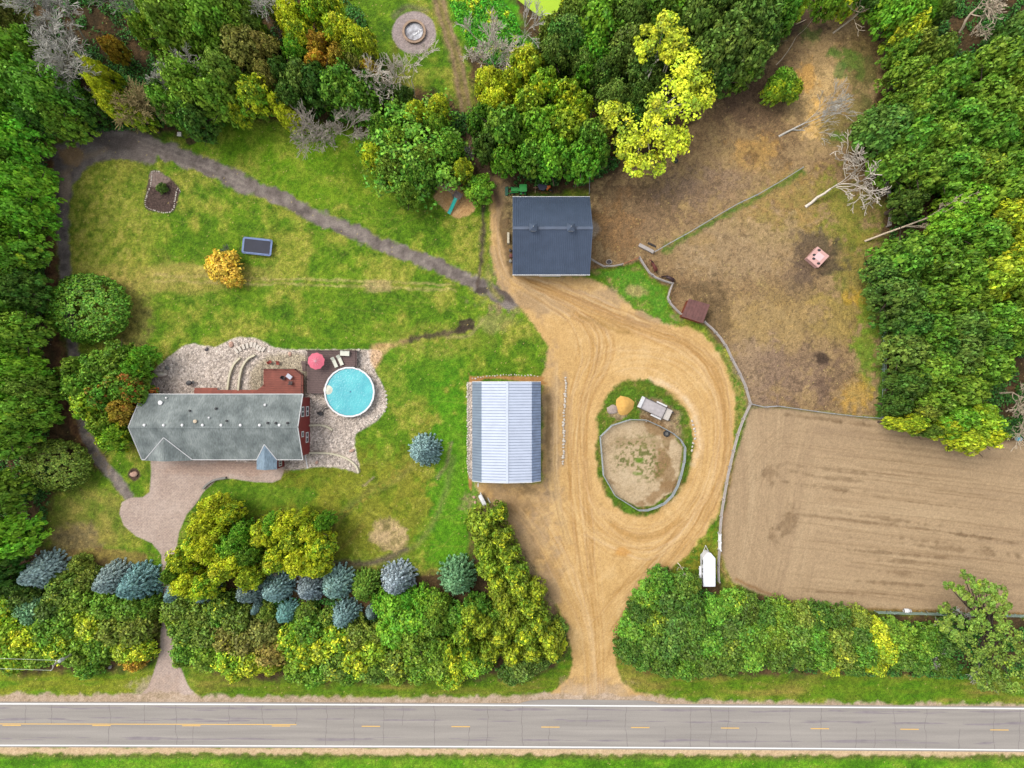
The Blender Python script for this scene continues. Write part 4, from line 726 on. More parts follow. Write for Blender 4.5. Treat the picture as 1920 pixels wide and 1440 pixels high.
many('bush', '1215 1120 28 G;1240 1090 26 G;1255 1130 32 D;1280 1100 30 N;1298 1095 18 N;1295 1135 30 N;1200 1145 24 D;1185 1180 28 G;1225 1165 32 G;1265 1170 34 U;1305 1170 34 N;1340 1145 30 G;1375 1130 28 G;1400 1140 28 N;1180 1215 28 N;1215 1205 32 N;1255 1210 34 U;1290 1215 32 N;1330 1205 34 G;1370 1175 34 D;1205 1235 24 N;1245 1245 26 N;1285 1250 26 G;1325 1245 30 N;1365 1215 34 N;1400 1190 34 G;1370 1245 24 N;1410 1230 30 G;1435 1155 28 N;1425 1195 28 G', W, h=3.4)
many('bush', '1465 1150 28 G;1500 1155 28 V;1535 1160 28 N;1570 1160 28 N;1610 1160 24 V;1455 1190 30 G;1490 1190 32 V;1530 1195 32 G;1570 1190 32 V;1605 1190 30 N;1640 1185 28 K;1460 1230 28 N;1500 1228 30 N;1540 1232 28 G;1580 1225 30 V;1620 1220 30 G;1655 1215 30 K;1690 1195 30 G;1670 1180 22 G;1640 1245 22 K;1600 1248 20 N;1690 1235 26 N;1730 1215 28 G;1740 1190 22 G;1725 1245 22 N;1560 1250 18 K;1765 1210 26 D;1790 1170 26 D;1770 1245 22 N', W)
# the big yellow tree and the paddock: one crown of many lobes
def lobetree(name, label, lob, hz, c, foot, leaves=26, lsz=.34, m=None, trunks=(), sub=17):
    f = P(*foot, 0); o = thing(name, label, 'tree', f); L_ = []
    for (X, Y, R, z) in lob:
        p = P(X, Y, z); L_.append((p.x-f.x, p.y-f.y, z, R*S*(1-z/H)*.88))
    C, N, Z, V = lobed(L_, 7, sub, leaves, lsz, .2, .2)
    me = leafcloud('crown', C, N, Z, V, m or LEAF); col = CO[c]; inst('crown', me, o, color=(*[v*FB for v in alb(col[1])], col[2]))
    mb = MB(); mb.tube([(0, 0, -.3), (0, 0, 1.5), (.1, .1, hz*.35)], [.42, .36, .28], 8); hub = Vector((.1, .1, hz*.33))
    for (x, y, z, r) in L_:
        e = Vector((x, y, z-.2)); mid = hub.lerp(e, .5)+Vector((random.uniform(-.4, .4), random.uniform(-.4, .4), -.15*hz+.2)); mb.tube([hub, mid, e], [.2, .11, .04], 5, cap=False)
    for tr in trunks:
        mb.tube([Vector(P(*q))-f for q in tr], [.2-.15*i/len(tr) for i in range(len(tr))], 5)
    t = mb.build('trunk', PALEW if trunks else BARK, o, smooth=True); return o
lobetree('broadleaf_tree', 'large bright yellow tree leaning over the corner of the brown paddock',
   [(1215, 72, 22, 13), (1243, 52, 25, 14), (1270, 72, 18, 13), (1256, 95, 18, 12), (1205, 98, 16, 12), (1282, 118, 30, 11), (1303, 150, 28, 10), (1270, 150, 28, 12), (1316, 180, 22, 9), (1262, 185, 30, 12), (1292, 205, 28, 10), (1142, 212, 22, 8), (1172, 228, 28, 9), (1132, 238, 16, 7), (1202, 244, 28, 10), (1240, 232, 30, 11), (1256, 268, 28, 9), (1202, 282, 30, 9), (1172, 272, 22, 8), (1222, 308, 26, 7), (1190, 315, 18, 7), (1270, 262, 20, 8), (1228, 200, 22, 12)],
   12, 'Y', (1205, 232), leaves=30, lsz=.24, trunks=[[(1196, 200, 4), (1202, 172, 7), (1210, 140, 9), (1216, 100, 11)], [(1202, 172, 7), (1222, 130, 10), (1238, 80, 12)], [(1208, 140, 9), (1230, 115, 11), (1262, 92, 12)]])
lobetree('broadleaf_tree', 'olive green open tree leaning out over the lower right corner of the arena',
   [(a, b, c*1.15, d) for a, b, c, d in ((1808, 1078, 7, 10), (1818, 1086, 7, 10), (1828, 1094, 8, 10), (1836, 1106, 8, 10), (1778, 1097, 7, 9), (1790, 1100, 7, 9), (1800, 1108, 7, 9), (1808, 1118, 8, 9), (1820, 1128, 8, 9), (1842, 1098, 9, 10), (1856, 1104, 10, 10), (1870, 1108, 10, 10), (1878, 1122, 9, 10), (1884, 1134, 8, 9), (1866, 1126, 12, 10), (1850, 1120, 11, 10), (1848, 1138, 13, 9), (1866, 1146, 12, 9), (1880, 1148, 9, 9), (1768, 1138, 8, 8), (1776, 1150, 10, 8), (1770, 1170, 11, 8), (1782, 1182, 12, 8), (1796, 1196, 13, 8), (1812, 1206, 13, 8), (1804, 1164, 11, 8), (1818, 1176, 12, 8), (1834, 1172, 12, 8), (1834, 1154, 10, 8), (1856, 1180, 14, 8), (1878, 1172, 12, 8), (1892, 1190, 14, 8), (1868, 1204, 14, 8), (1844, 1212, 13, 7), (1828, 1228, 13, 7), (1868, 1232, 15, 7), (1896, 1222, 15, 7), (1908, 1246, 15, 7), (1884, 1256, 15, 7), (1856, 1258, 14, 6), (1834, 1262, 12, 6), (1846, 1282, 11, 6), (1872, 1284, 13, 6), (1898, 1284, 14, 6), (1914, 1210, 14, 7))],
   9, 'V', (1835, 1170), leaves=24, lsz=.2, sub=11)
# bare and dead trees
GB = 'leafless brush trees in the upper left wood'
bare(142, 95, 17, 1, DEADW, 'big fan shaped grey leafless tree inside the upper left wood', GB, zc=.62, lean=(-.2, .12, .9), depth=6, spread=.75, nch=(3, 4), first=.34, r0=.16, twig=0.04)
bare(88, 16, 16, 2, DEADW, 'grey leafless treetop at the top left edge', GB, zc=.62, lean=(-.2, .3, .9), depth=6, spread=.65, first=.3, r0=.13, twig=0.038)
bare(222, 32, 16, 3, DEADW, 'grey leafless tree leaning to the top edge left of the lime crown', GB, zc=.62, lean=(-.3, .4, .8), depth=6, spread=.6, first=.32, r0=.14, twig=0.038)
bare(285, 112, 16, 4, DEADW, 'pale leafless tree spreading sideways above the khaki conifer', GB, zc=.62, lean=(.3, -.1, .9), depth=6, spread=.75, first=.32, r0=.14, twig=0.038)
bare(258, 160, 15, 5, KHAKIW, 'khaki dying conifer in the upper left wood', GB, zc=.62, name='dead_conifer', lean=(0, -.1, 1), depth=6, spread=.7, first=.28, r0=.14, twig=0.038)
bare(490, 10, 15, 6, DEADW, 'grey leafless tree at the top edge left of the yellow lime crowns', GB, zc=.62, lean=(-.1, .5, .8), depth=5, spread=.65, first=.26, r0=.13, twig=0.036)
bare(178, 180, 12, 7, BROWNW, 'small brown leafless bush left of the bright yellow branch', GB, zc=.62, lean=(-.2, .1, 1), depth=4, spread=.8, first=.3, r0=.08, twig=0.036)
bare(606, 240, 12, 8, BROWNW, 'bushy brown leafless tree at the lawn edge below the yellow clumps', GB, zc=.62, lean=(0, -.2, .9), depth=6, spread=.78, first=.34, r0=.15, twig=0.036)
tree('fine', 195, 140, 18, 'Y', h=11, label='bright yellow upper branch in the middle of the upper left wood'); tree('fine', 200, 172, 18, 'Y', h=11, label='bright yellow middle branch clump right of the brown leafless bush'); tree('fine', 218, 200, 24, 'Y', h=10, label='widest bright yellow clump above the lane bend'); tree('fine', 262, 222, 20, 'L', h=9, label='lime clump at the wood edge right above the lane bend')
GP = 'tall pale leafless trees beside the fire pit'
bare(762, 192, 15, 11, PALEW, 'forked pale leafless tree whose twigs reach the fire pit from below', GP, lean=(-.22, .35, 1), depth=6, spread=.5, first=0.32, r0=.15, nch=(2, 4), twig=0.036)
bare(778, 195, 15, 12, PALEW, 'pale leafless tree leaning right towards the trail', GP, lean=(.3, .3, 1), depth=6, spread=.52, first=0.32, r0=.14, nch=(2, 4), twig=0.036)
bare(938, 160, 15, 13, PALEW, 'pale leafless tree right of the trail among yellow crowns', GP, lean=(-.15, .35, 1), depth=6, spread=.55, first=.28, r0=.14, nch=(2, 4), twig=0.036)
bare(966, 130, 14, 14, DEADW, 'second pale leafless top behind the lime tree right of the trail', GP, lean=(.1, .3, 1), depth=5, spread=.6, first=.3, r0=.12, twig=0.036)
bare(872, 318, 7, 15, DEADW, 'small grey leafless top overhanging the trail above the slide', GP, lean=(.2, .2, 1), depth=5, spread=.6, first=.3, r0=.09, twig=.028)
GR_ = 'bare and dead trees around the paddock'
bare(1510, 388, 15, 21, PALEW, 'bleached dead tree with crooked limbs leaning over the paddock fence', GR_, name='dead_tree', lean=(.8, .4, .5), depth=6, spread=.8, first=.32, r0=.3, nch=(2, 3), wig=.22, twig=0.06)
bare(1562, 62, 9, 22, TANW, 'dead leaning tree with a broken pale foot at the top of the paddock', GR_, name='dead_tree', lean=(.8, .55, .35), depth=4, spread=.6, first=.5, r0=.18, nch=(2, 3), twig=.035)
bare(1460, 256, 7.5, 23, DEADW, 'fallen grey tree lying across the straw patch', GR_, name='fallen_tree', lean=(.8, .62, .14), depth=5, spread=.5, up=.05, first=.62, r0=.2, nch=(3, 4), wig=.08, twig=.03)
bare(1622, 452, 20, 24, TANW, 'thin fallen tree leaning from the paddock into the right wood', GR_, name='fallen_tree', lean=(8.8, 4.1, 7.2), depth=4, spread=.7, up=.1, first=.62, r0=.2, kid=(.22, .42), nch=(4, 6), wig=.04, twig=.035)
bare(1800, 60, 18, 25, TANW, 'large tan leafless tree with crooked limbs at the top right', GR_, lean=(.3, .1, 1), depth=6, spread=.75, first=.24, r0=.25, nch=(3, 3), wig=.2, twig=0.05)
bare(1868, 735, 16, 26, TANW, 'tan leafless tree above the blue barrel at the right edge', GR_, lean=(.2, -.1, 1), depth=6, spread=.8, first=.24, r0=.2, nch=(3, 3), wig=.2, twig=0.045)
bare(1455, 122, 7, 27, TANW, 'long fallen branch curving along the upper paddock edge', GR_, name='fallen_branch', lean=(.75, .8, .05), depth=2, spread=.5, up=0, first=.75, r0=.09, nch=(1, 2), wig=.1, twig=.035)
bare(1475, 52, 8, 28, TANW, 'thin fallen branch at the top of the paddock', GR_, name='fallen_branch', lean=(.95, .3, .05), depth=2, spread=.5, up=0, first=.6, r0=.08, nch=(1, 2), wig=.1, twig=.035)
bare(1270, 1055, 3.2, 29, PALEW, 'pale broken branch lying on the hedge beside the horse trailer', GR_, name='fallen_branch', lean=(.7, -.5, .3), depth=3, spread=.6, up=.1, first=.5, r0=.07, nch=(2, 3), wig=.15, twig=.03)
bare(1795, 1180, 8, 30, DEADW, 'grey leafless limbs under the leaning tree at the lower right', GR_, lean=(-.5, .5, .6), depth=5, spread=.6, first=.35, r0=.12, nch=(2, 3), twig=.03)
bare(1840, 1240, 6, 31, DEADW, 'bleached twigs hanging over the verge at the lower right', GR_, lean=(-.6, -.3, .5), depth=5, spread=.6, first=.35, r0=.1, nch=(2, 3), twig=.028)
bare(1745, 1225, 4, 32, DEADW, 'small grey dead top in the hedge left of the leaning tree', GR_, lean=(-.3, 0, .8), depth=4, spread=.7, first=.4, r0=.07, nch=(2, 4), twig=.028)
bare(1300, 1180, 4.5, 33, PALEW, 'pale dead limbs in the hedge right of the sand drive', GR_, lean=(-.1, .1, 1), depth=4, spread=.8, first=.3, r0=.08, nch=(2, 4), wig=.2, twig=.03)
bare(1330, 1225, 3.8, 34, PALEW, 'pale crooked dead stem low in the hedge above the verge', GR_, lean=(.1, -.3, 1), depth=4, spread=.7, first=.3, r0=.07, nch=(2, 3), wig=.2, twig=.03)
bare(545, 1030, 8, 35, DEADW, 'grey leafless crown between the lime trees above the spruces', GR_, lean=(-.05, -.2, 1), depth=6, spread=.7, first=.24, r0=.1, nch=(3, 4), twig=.026)
bare(430, 478, 3.5, 36, mat('pale_twig', (150, 165, 125), .9), 'thin pale green leafless twigs behind the golden tree', None, lean=(0, .2, 1), depth=5, spread=.5, first=.3, r0=.05, nch=(3, 4), twig=.02)
bare(1850, 655, 9, 37, TANW, 'bare tan limbs showing in the dark gap of the right wood', GR_, lean=(-.2, 0, 1), depth=5, spread=.8, first=.3, r0=.14, nch=(2, 4), wig=.2, twig=.03)
# undergrowth: low leafage nobody could count
def undergrowth(name, label, regs, n, cols, hz=.9, seed=1):
    rs = np.random.RandomState(seed); C = []; V = []
    for pts in regs:
        xs = [p[0] for p in pts]; ys = [p[1] for p in pts]; area = (max(xs)-min(xs))*(max(ys)-min(ys)); m_ = int(n*area)
        x = rs.uniform(min(xs), max(xs), m_); y = rs.uniform(min(ys), max(ys), m_); ins = sdist(cat(pts, True), True, x, y) < -2
        x = x[ins]; y = y[ins]; q = fbm(x, y, 22, 70+seed, 3); k = rs.rand(len(x)) < np.clip((q-.3)*2.4, 0, 1); x = x[k]; y = y[k]; q = q[k]
        C.append(np.stack([(x-960)*S, (720-y)*S, .1+rs.rand(len(x))*hz*q], 1)); V.append(np.stack([rs.rand(len(x)), np.full(len(x), .9), rs.rand(len(x))], 1))
    C = np.concatenate(C); V = np.concatenate(V); N = np.tile([0, 0, 1.], (len(C), 1))
    o = inst(name, leafcloud(name, C, N, .12+.14*rs.rand(len(C)), V, LEAF), color=(*[v*1.3 for v in alb(cols)], .1)); tag(o, label, 'undergrowth', kind='stuff')
undergrowth('undergrowth', 'low green undergrowth covering the forest floor between the trees', [
   [(-40, -40), (600, -40), (700, 100), (740, 170), (680, 235), (440, 205), (330, 240), (150, 250), (-40, 240)], [(-40, 240), (80, 245), (90, 420), (85, 640), (100, 900), (60, 1050), (-40, 1060)],
   [(905, 120), (1005, 70), (1065, 36), (1080, -40), (1440, -40), (1430, 100), (1300, 190), (1120, 340), (960, 350)], [(1680, -40), (1960, -40), (1960, 820), (1760, 800), (1670, 770), (1665, 560), (1660, 300), (1640, 220), (1680, 120)], [(700, 220), (870, 210), (880, 330), (850, 350), (720, 340)],
   [(-40, 1075), (285, 1100), (285, 1225), (-40, 1235)], [(330, 1120), (760, 1120), (860, 1140), (1040, 1160), (1050, 1240), (800, 1265), (420, 1250), (340, 1220)], [(1175, 1170), (1260, 1090), (1400, 1130), (1640, 1160), (1960, 1170), (1960, 1270), (1300, 1250), (1180, 1235)]],
   .45, (74, 122, 42), 1.0)
def tufts(name, label, pts, n, c, a, size=.16, hz=.35, seed=3):
    rs = np.random.RandomState(seed); xs = [p[0] for p in pts]; ys = [p[1] for p in pts]; m_ = int(n*(max(xs)-min(xs))*(max(ys)-min(ys)))
    x = rs.uniform(min(xs), max(xs), m_); y = rs.uniform(min(ys), max(ys), m_); ins = sdist(cat(pts, True), True, x, y) < 0; x = x[ins]; y = y[ins]; q = fbm(x, y, 14, 33+seed, 3); n_ = len(x)
    C = np.stack([(x-960)*S, (720-y)*S, .05+rs.rand(n_)*hz], 1); N = rs.randn(n_, 3)*.5+[0, 0, .9]; V = np.stack([rs.rand(n_), np.clip(q+rs.rand(n_)*.2, 0, 1), rs.rand(n_)], 1)
    tag(inst(name, leafcloud(name, C, N, size*(.6+.8*rs.rand(n_)), V, LEAF, 1.8), color=(*[v*1.4 for v in alb(c)], a)), label, 'tall grass', kind='stuff')
tufts('tall_grass', 'tall bright green grass between the trail and the pond', [(840, -30), (850, 20), (885, 90), (930, 125), (975, 80), (965, 35), (940, 0), (925, -40)], 1.2, (96, 168, 30), .35)
# every remaining tree gets a label of its own: colour, kind and way from a landmark
LM = [(777, 61, 'the fire pit'), (303, 365, 'the stone edged flower bed'), (482, 462, 'the trampoline'), (655, 735, 'the round pool'), (410, 800, 'the long grey roofed house'), (1035, 440, 'the blue roofed barn'), (950, 810, 'the pale metal shed'),
      (1303, 582, 'the rusty brown shelter'), (1533, 482, 'the pink hay feeder'), (1580, 340, 'the bleached dead tree'), (1700, 420, 'the thin fallen tree'), (1325, 1068, 'the white horse trailer'), (1702, 1146, 'the left white barrel'), (1913, 823, 'the blue barrel'), (104, 1248, 'the utility pole'),
      (160, 577, 'the dome shaped tree'), (104, 873, 'the rounded olive tree'), (1225, 190, 'the big yellow tree'), (1835, 50, 'the tan leafless tree at top right'), (145, 90, 'the big fan shaped grey tree'), (305, 1200, 'the narrow paver drive'), (1110, 1240, 'the mouth of the sand drive'), (1010, 10, 'the yellow green pond'), (340, 256, 'the small lamp post'), (605, 240, 'the bushy brown leafless tree'), (855, 385, 'the turquoise slide'), (795, 845, 'the lone blue spruce'), (1540, 180, 'the straw patch'), (857, 1085, 'the grey green conifer'), (1830, 1150, 'the leaning tree at lower right'), (537, 1150, 'the small teal spruce'), (900, 935, 'the white propane tank')]
DIRN = ['right of', 'upper right of', 'above', 'upper left of', 'left of', 'lower left of', 'below', 'lower right of']
ORD = ['nearest', 'second', 'third', 'fourth', 'fifth', 'sixth', 'seventh', 'eighth', 'ninth', 'tenth', 'eleventh', 'twelfth', 'thirteenth', 'fourteenth', 'fifteenth', 'sixteenth']
bins = {}
for (o, X, Y, R, c, kind, lb) in TREES:
    if lb: continue
    l = min(LM, key=lambda q: (q[0]-X)**2+(q[1]-Y)**2); a = math.atan2(l[1]-Y, X-l[0]); dn = DIRN[int(round(a/(math.pi/4))) % 8]
    kn = {'spruce': 'spruce', 'cedar': 'cedar', 'bush': 'shrub', 'feather': 'plumed tree', 'fine': 'fine leaved tree', 'maple': 'clumpy tree', 'sparse': 'open tree', 'red': 'turning tree'}.get(kind, 'broadleaf tree')
    bins.setdefault((CO[c][0], kn, dn, l[2]), []).append(((l[0]-X)**2+(l[1]-Y)**2, o))
for (c, kn, dn, l), v in bins.items():
    v.sort(key=lambda q: q[0])
    for i, (_, o) in enumerate(v):
        o['label'] = f'{c} {kn} {dn} {l}' if len(v) == 1 else (f'{ORD[i]} {c} {kn} {dn} {l}' if i else f'{c} {kn} nearest {dn} {l}')
# ------------------------------------------------------------ buildings
WHITE = mat('white_trim', (240, 238, 236), .5, n=(4, .05)); RED = mat('red_siding', (150, 48, 44), .7, n=(2, .1)); GLASS = mat('window_glass', (70, 76, 84), .15, spec=.6, n=(1, .1))
DARKM = mat('dark_metal', (52, 50, 52), .5, n=(5, .1)); GREYM = mat('galvanised_pipe', (186, 188, 190), .45, metal=.3, n=(3, .1)); PIPEG = mat('green_pipe', (150, 172, 158), .5, n=(3, .12))
def shingle(name, a, b_, g=None):
    m = mat(name, a, .9, n=(.45, 0, b_), bump=.3, nscale=20); t = m.node_tree; b = t.nodes['Principled BSDF']; src = b.inputs['Base Color'].links[0].from_socket
    tc = t.nodes.new('ShaderNodeTexCoord'); n2 = t.nodes.new('ShaderNodeTexNoise'); n2.inputs['Scale'].default_value = 5; n2.inputs['Detail'].default_value = 6
    mp = t.nodes.new('ShaderNodeMapping'); mp.inputs['Scale'].default_value = (1.3, .35, .35); t.links.new(tc.outputs['Object'], mp.inputs[0]); t.links.new(mp.outputs[0], n2.inputs['Vector'])
    mr = t.nodes.new('ShaderNodeMapRange'); mr.inputs[1].default_value = .3; mr.inputs[2].default_value = .7; mr.inputs[3].default_value = .72; mr.inputs[4].default_value = 1.25; t.links.new(n2.outputs['Fac'], mr.inputs[0])
    vm = t.nodes.new('ShaderNodeVectorMath'); vm.operation = 'SCALE'; t.links.new(src, vm.inputs[0]); t.links.new(mr.outputs[0], vm.inputs['Scale']); t.links.new(vm.outputs[0], b.inputs['Base Color']); return m
ROOF = shingle('weathered_shingle', (104, 112, 110), (152, 159, 155))
def rail_line(mb, pts, z0, h, r=.03, rails=(1., .55), post=2.0):
    for a, b in zip(pts[:-1], pts[1:]):
        for f in rails: mb.tube([(a[0], a[1], z0+h*f), (b[0], b[1], z0+h*f)], r, 4)
        d_ = math.dist(a, b); n = max(1, int(d_/post))
        for i in range(n+1): x = a[0]+(b[0]-a[0])*i/n; y = a[1]+(b[1]-a[1])*i/n; mb.box((x, y, z0+h/2), (.09, .09, h))
# house
ze, zr = 4.6, 7.0
xl, xr = P(266, 0, ze).x, P(568, 0, ze).x; yt, yb = P(0, 739, ze).y, P(0, 862, ze).y; yr = P(0, 801, zr).y; xrl = xl-.9; xrr = xr
ho = (xl+xr)/2, (yt+yb)/2; hs_ = thing('house', 'long two storey red house with weathered grey shingle roof beside the pool', 'house', (ho[0], ho[1], 0))
def hl(x, y, z): return (x-ho[0], y-ho[1], z)
wl, wr, wt, wb = xl+.5, xr-.2, yt-.6, yb+.6
w = MB(); w.add([hl(wl, wb, 0), hl(wr, wb, 0), hl(wr, wt, 0), hl(wl, wt, 0), hl(wl, wb, ze-.1), hl(wr, wb, ze-.1), hl(wr, wt, ze-.1), hl(wl, wt, ze-.1), hl(wl, yr, zr-.22), hl(wr, yr, zr-.22)], [(0, 1, 5, 4), (2, 3, 7, 6), (1, 2, 6, 9, 5), (3, 0, 4, 8, 7)])
w.build('wall', RED, hs_)
rf = MB(); rf.slab([hl(xl, yt, ze), hl(xr, yt, ze), hl(xrr-.1, yr, zr), hl(xrl, yr, zr)], .18); rf.slab([hl(xl, yb, ze), hl(xrl, yr, zr), hl(xrr-.1, yr, zr), hl(xr, yb, ze)], .18)
rf.box(hl((xrl+xrr)/2, yr, zr+.02), (xrr-xrl-.1, .3, .05))
roof = rf.build('roof', ROOF, hs_)
ed = MB()
for a, b in ((hl(xl, yt, ze), hl(xr, yt, ze)), (hl(xl, yb, ze), hl(xr, yb, ze)), (hl(xr, yt, ze), hl(xr-.1, yr, zr)), (hl(xr-.1, yr, zr), hl(xr, yb, ze)), (hl(xl, yt, ze), hl(xrl, yr, zr)), (hl(xrl, yr, zr), hl(xl, yb, ze))): ed.tube([a, b], .075, 4)
ed.build('gutter', WHITE, hs_)
# cross gable on the left part of the roof
sl = (zr-ze)/(yr-yb)
def gable(name, xa, xb, zg, yf, label, mroof, z_eave=ze):
    xm = (xa+xb)/2; yk = yb+(zg-ze)/sl; mb = MB(); ya_ = yb+(z_eave-ze)/sl
    mb.slab([hl(xa, ya_-.02, z_eave+.05), hl(xa, yf, z_eave+.05), hl(xm, yf, zg), hl(xm, yk+.1, zg+.03)], .1); mb.slab([hl(xb, ya_-.02, z_eave+.05), hl(xm, yk+.1, zg+.03), hl(xm, yf, zg), hl(xb, yf, z_eave+.05)], .1)
    g = mb.build(name, mroof, hs_, label=label); v = MB()
    for x in (xa, xb): v.tube([hl(x, ya_, z_eave+.1), hl(xm, yk+.1, zg+.1)], .07, 4)
    v.build('valley_flashing', WHITE, g); return g
PR = shingle('porch_roof', (122, 142, 158), (140, 160, 174))
gable('roof_gable', -59.5, -51.8, 6.2, yb-.12, 'shallow cross gable outlined by white valley lines', ROOF)
gable('porch_roof', -41.4, -38.1, 5.7, P(0, 880, ze).y, 'small blue grey porch roof over the front door', PR)
vb = MB(); vb.box(hl(-39.7, yb-.5, 2.3), (2.6, 2.2, 4.5)); vb.build('porch_wall', RED, hs_)
def window(parent, x, y, z, wy, wz, panes=2, ax='x'):
    fr = MB(); sx = .1
    for s_ in (-1, 1): fr.box(hl(x, y+s_*wy/2, z), (sx, .16, wz+.16)); fr.box(hl(x, y, z+s_*wz/2), (sx-.005, wy-.16, .16))
    if panes == 2: fr.box(hl(x, y, z), (sx-.01, .2, wz-.1))
    f = fr.build('window', WHITE, parent); p = MB(); p.box(hl(x-.01, y, z), (.04, wy, wz)); p.build('pane', GLASS, f)
xw = wr+.03
for (Y, z, wy, wz, n) in ((772, 4.15, 1.5, 1.3, 2), (771, 1.55, 1.5, 1.3, 2), (814, 4.2, .8, 1.0, 1), (820, 1.7, 1.6, 1.2, 2)): window(hs_, xw, P(0, Y, z).y, z, wy, wz, n)
window(hs_, -38.37, yb-.85, 2.2, .8, 1.3, 2)
for X in (271, 307, 342, 380, 415, 451, 487, 524):
    p = P(X, 797, 6.9); m_ = MB(); m_.cyl(hl(p.x, p.y, 6.75), .15, .3, 10); m_.cyl(hl(p.x, p.y, 7.05), .23, .08, 10, r2=.12); m_.build('roof_vent', WHITE, hs_)
for X, Y, r, c in ((301, 755, .3, WHITE), (405, 766, .16, DARKM), (356, 770, .14, DARKM), (392, 783, .12, WHITE), (425, 789, .14, DARKM), (366, 790, .24, TANW), (502, 793, .16, DARKM), (517, 793, .16, DARKM), (539, 793, .16, DARKM), (497, 759, .16, WHITE), (312, 746, .12, WHITE)):
    z = ze+(zr-ze)*(1-abs(Y-801)/62); p = P(X, Y, z+.2); m_ = MB(); m_.cyl(hl(p.x, p.y, z-.15), r, .5, 9); m_.cyl(hl(p.x, p.y, z+.35), r*1.25, .06, 9, r2=r*.6); m_.build('vent_pipe', c, hs_)
# blue roofed barn
def ribs(mb, a0, a1, b0, b1, step, hgt=.035, wd=.05, lift=.02, mi=0):
    """raised seams running from line a (eave) to line b (ridge)"""
    a0, a1, b0, b1 = map(Vector, (a0, a1, b0, b1)); n = int((a1-a0).length/step)
    for i in range(1, n):
        t = i/n; p = a0.lerp(a1, t); q = b0.lerp(b1, t); d_ = (a1-a0).normalized()*wd/2; nn = (a1-a0).cross(b0-a0).normalized(); nn = nn if nn.z > 0 else -nn; u = nn*hgt; e = nn*lift*0
        mb.add([p-d_+e, p+d_+e, q+d_+e, q-d_+e, p-d_*.5+u, p+d_*.5+u, q+d_*.5+u, q-d_*.5+u], [(4, 5, 6, 7), (0, 1, 5, 4), (1, 2, 6, 5), (2, 3, 7, 6), (3, 0, 4, 7)], mi)
BLUE = mat('blue_steel_roof', (82, 94, 114), .5, spec=.4, n=(.7, .16)); bx = P(961, 0, 4).x, P(1106, 0, 4).x; by = P(0, 515, 4).y, P(0, 369, 4).y; bry = (by[0]+by[1])/2+.3; bz, bzr = 4.0, 8.3
bo = ((bx[0]+bx[1])/2, (by[0]+by[1])/2); barn = thing('barn', 'square barn with dark blue ribbed steel roof and two ridge cupolas', 'barn', (bo[0], bo[1], 0))
q = lambda x, y, z: (x-bo[0], y-bo[1], z)
TANW2 = mat('barn_siding', (196, 184, 164), .7, n=(1, .1)); m_ = MB(); a, b, c, e = bx[0]+.3, bx[1]-.3, by[0]+.35, by[1]-.35
m_.add([q(a, c, 0), q(b, c, 0), q(b, e, 0), q(a, e, 0), q(a, c, 3.9), q(b, c, 3.9), q(b, e, 3.9), q(a, e, 3.9), q(a, bry, bzr-.25), q(b, bry, bzr-.25)], [(0, 1, 5, 4), (2, 3, 7, 6), (1, 2, 6, 9, 5), (3, 0, 4, 8, 7)]); m_.build('wall', TANW2, barn)
m_ = MB(); A, B, C_, D, E_, F_ = q(bx[0], by[0], bz), q(bx[1], by[0], bz), q(bx[0], by[1], bz), q(bx[1], by[1], bz), q(bx[0], bry, bzr), q(bx[1], bry, bzr)
m_.slab([A, B, F_, E_], .1); m_.slab([E_, F_, D, C_], .1); ribs(m_, A, B, E_, F_, .3, .05, .09, mi=1); ribs(m_, C_, D, E_, F_, .3, .05, .09, mi=1); m_.box(((0), bry-bo[1], bzr+.03), (bx[1]-bx[0], .45, .05)); br_ = m_.build('roof', [BLUE, mat('blue_seam', (70, 86, 110), .5)], barn)
m_ = MB(); m_.box(q(bo[0], by[0]-.03, bz-.06), (bx[1]-bx[0], .12, .14)); m_.box(q(bo[0], by[1]+.03, bz-.06), (bx[1]-bx[0], .1, .12)); m_.build('gutter', WHITE, barn)
m_ = MB(); m_.box(q(bo[0], c-.02, 1.7), (3.6, .08, 3.4)); dr_ = m_.build('door', WHITE, barn); m_ = MB(); m_.box(q(bo[0]+.1, c-.08, 1.2), (.06, .06, .4)); m_.build('handle', DARKM, dr_)
for X in (1000, 1071):
    p = P(X, 421, 9); m_ = MB(); m_.box(q(p.x, bry, 8.5), (.95, .95, .9)); cu = m_.build('cupola', BLUE, barn)
    m_ = MB(); x, y = p.x, bry; m_.add([q(x-.62, y-.62, 8.95), q(x+.62, y-.62, 8.95), q(x+.62, y+.62, 8.95), q(x-.62, y+.62, 8.95), q(x, y, 9.6)], [(0, 1, 4), (1, 2, 4), (2, 3, 4), (3, 0, 4), (3, 2, 1, 0)]); m_.build('cupola_roof', BLUE, cu)
    m_ = MB(); m_.box(q(x, y-.5, 8.5), (.8, .04, .5)); m_.build('louvre', WHITE, cu); m_ = MB(); m_.cyl(q(x, y, 9.55), .06, .35, 6, r2=.02); m_.build('finial', WHITE, cu)
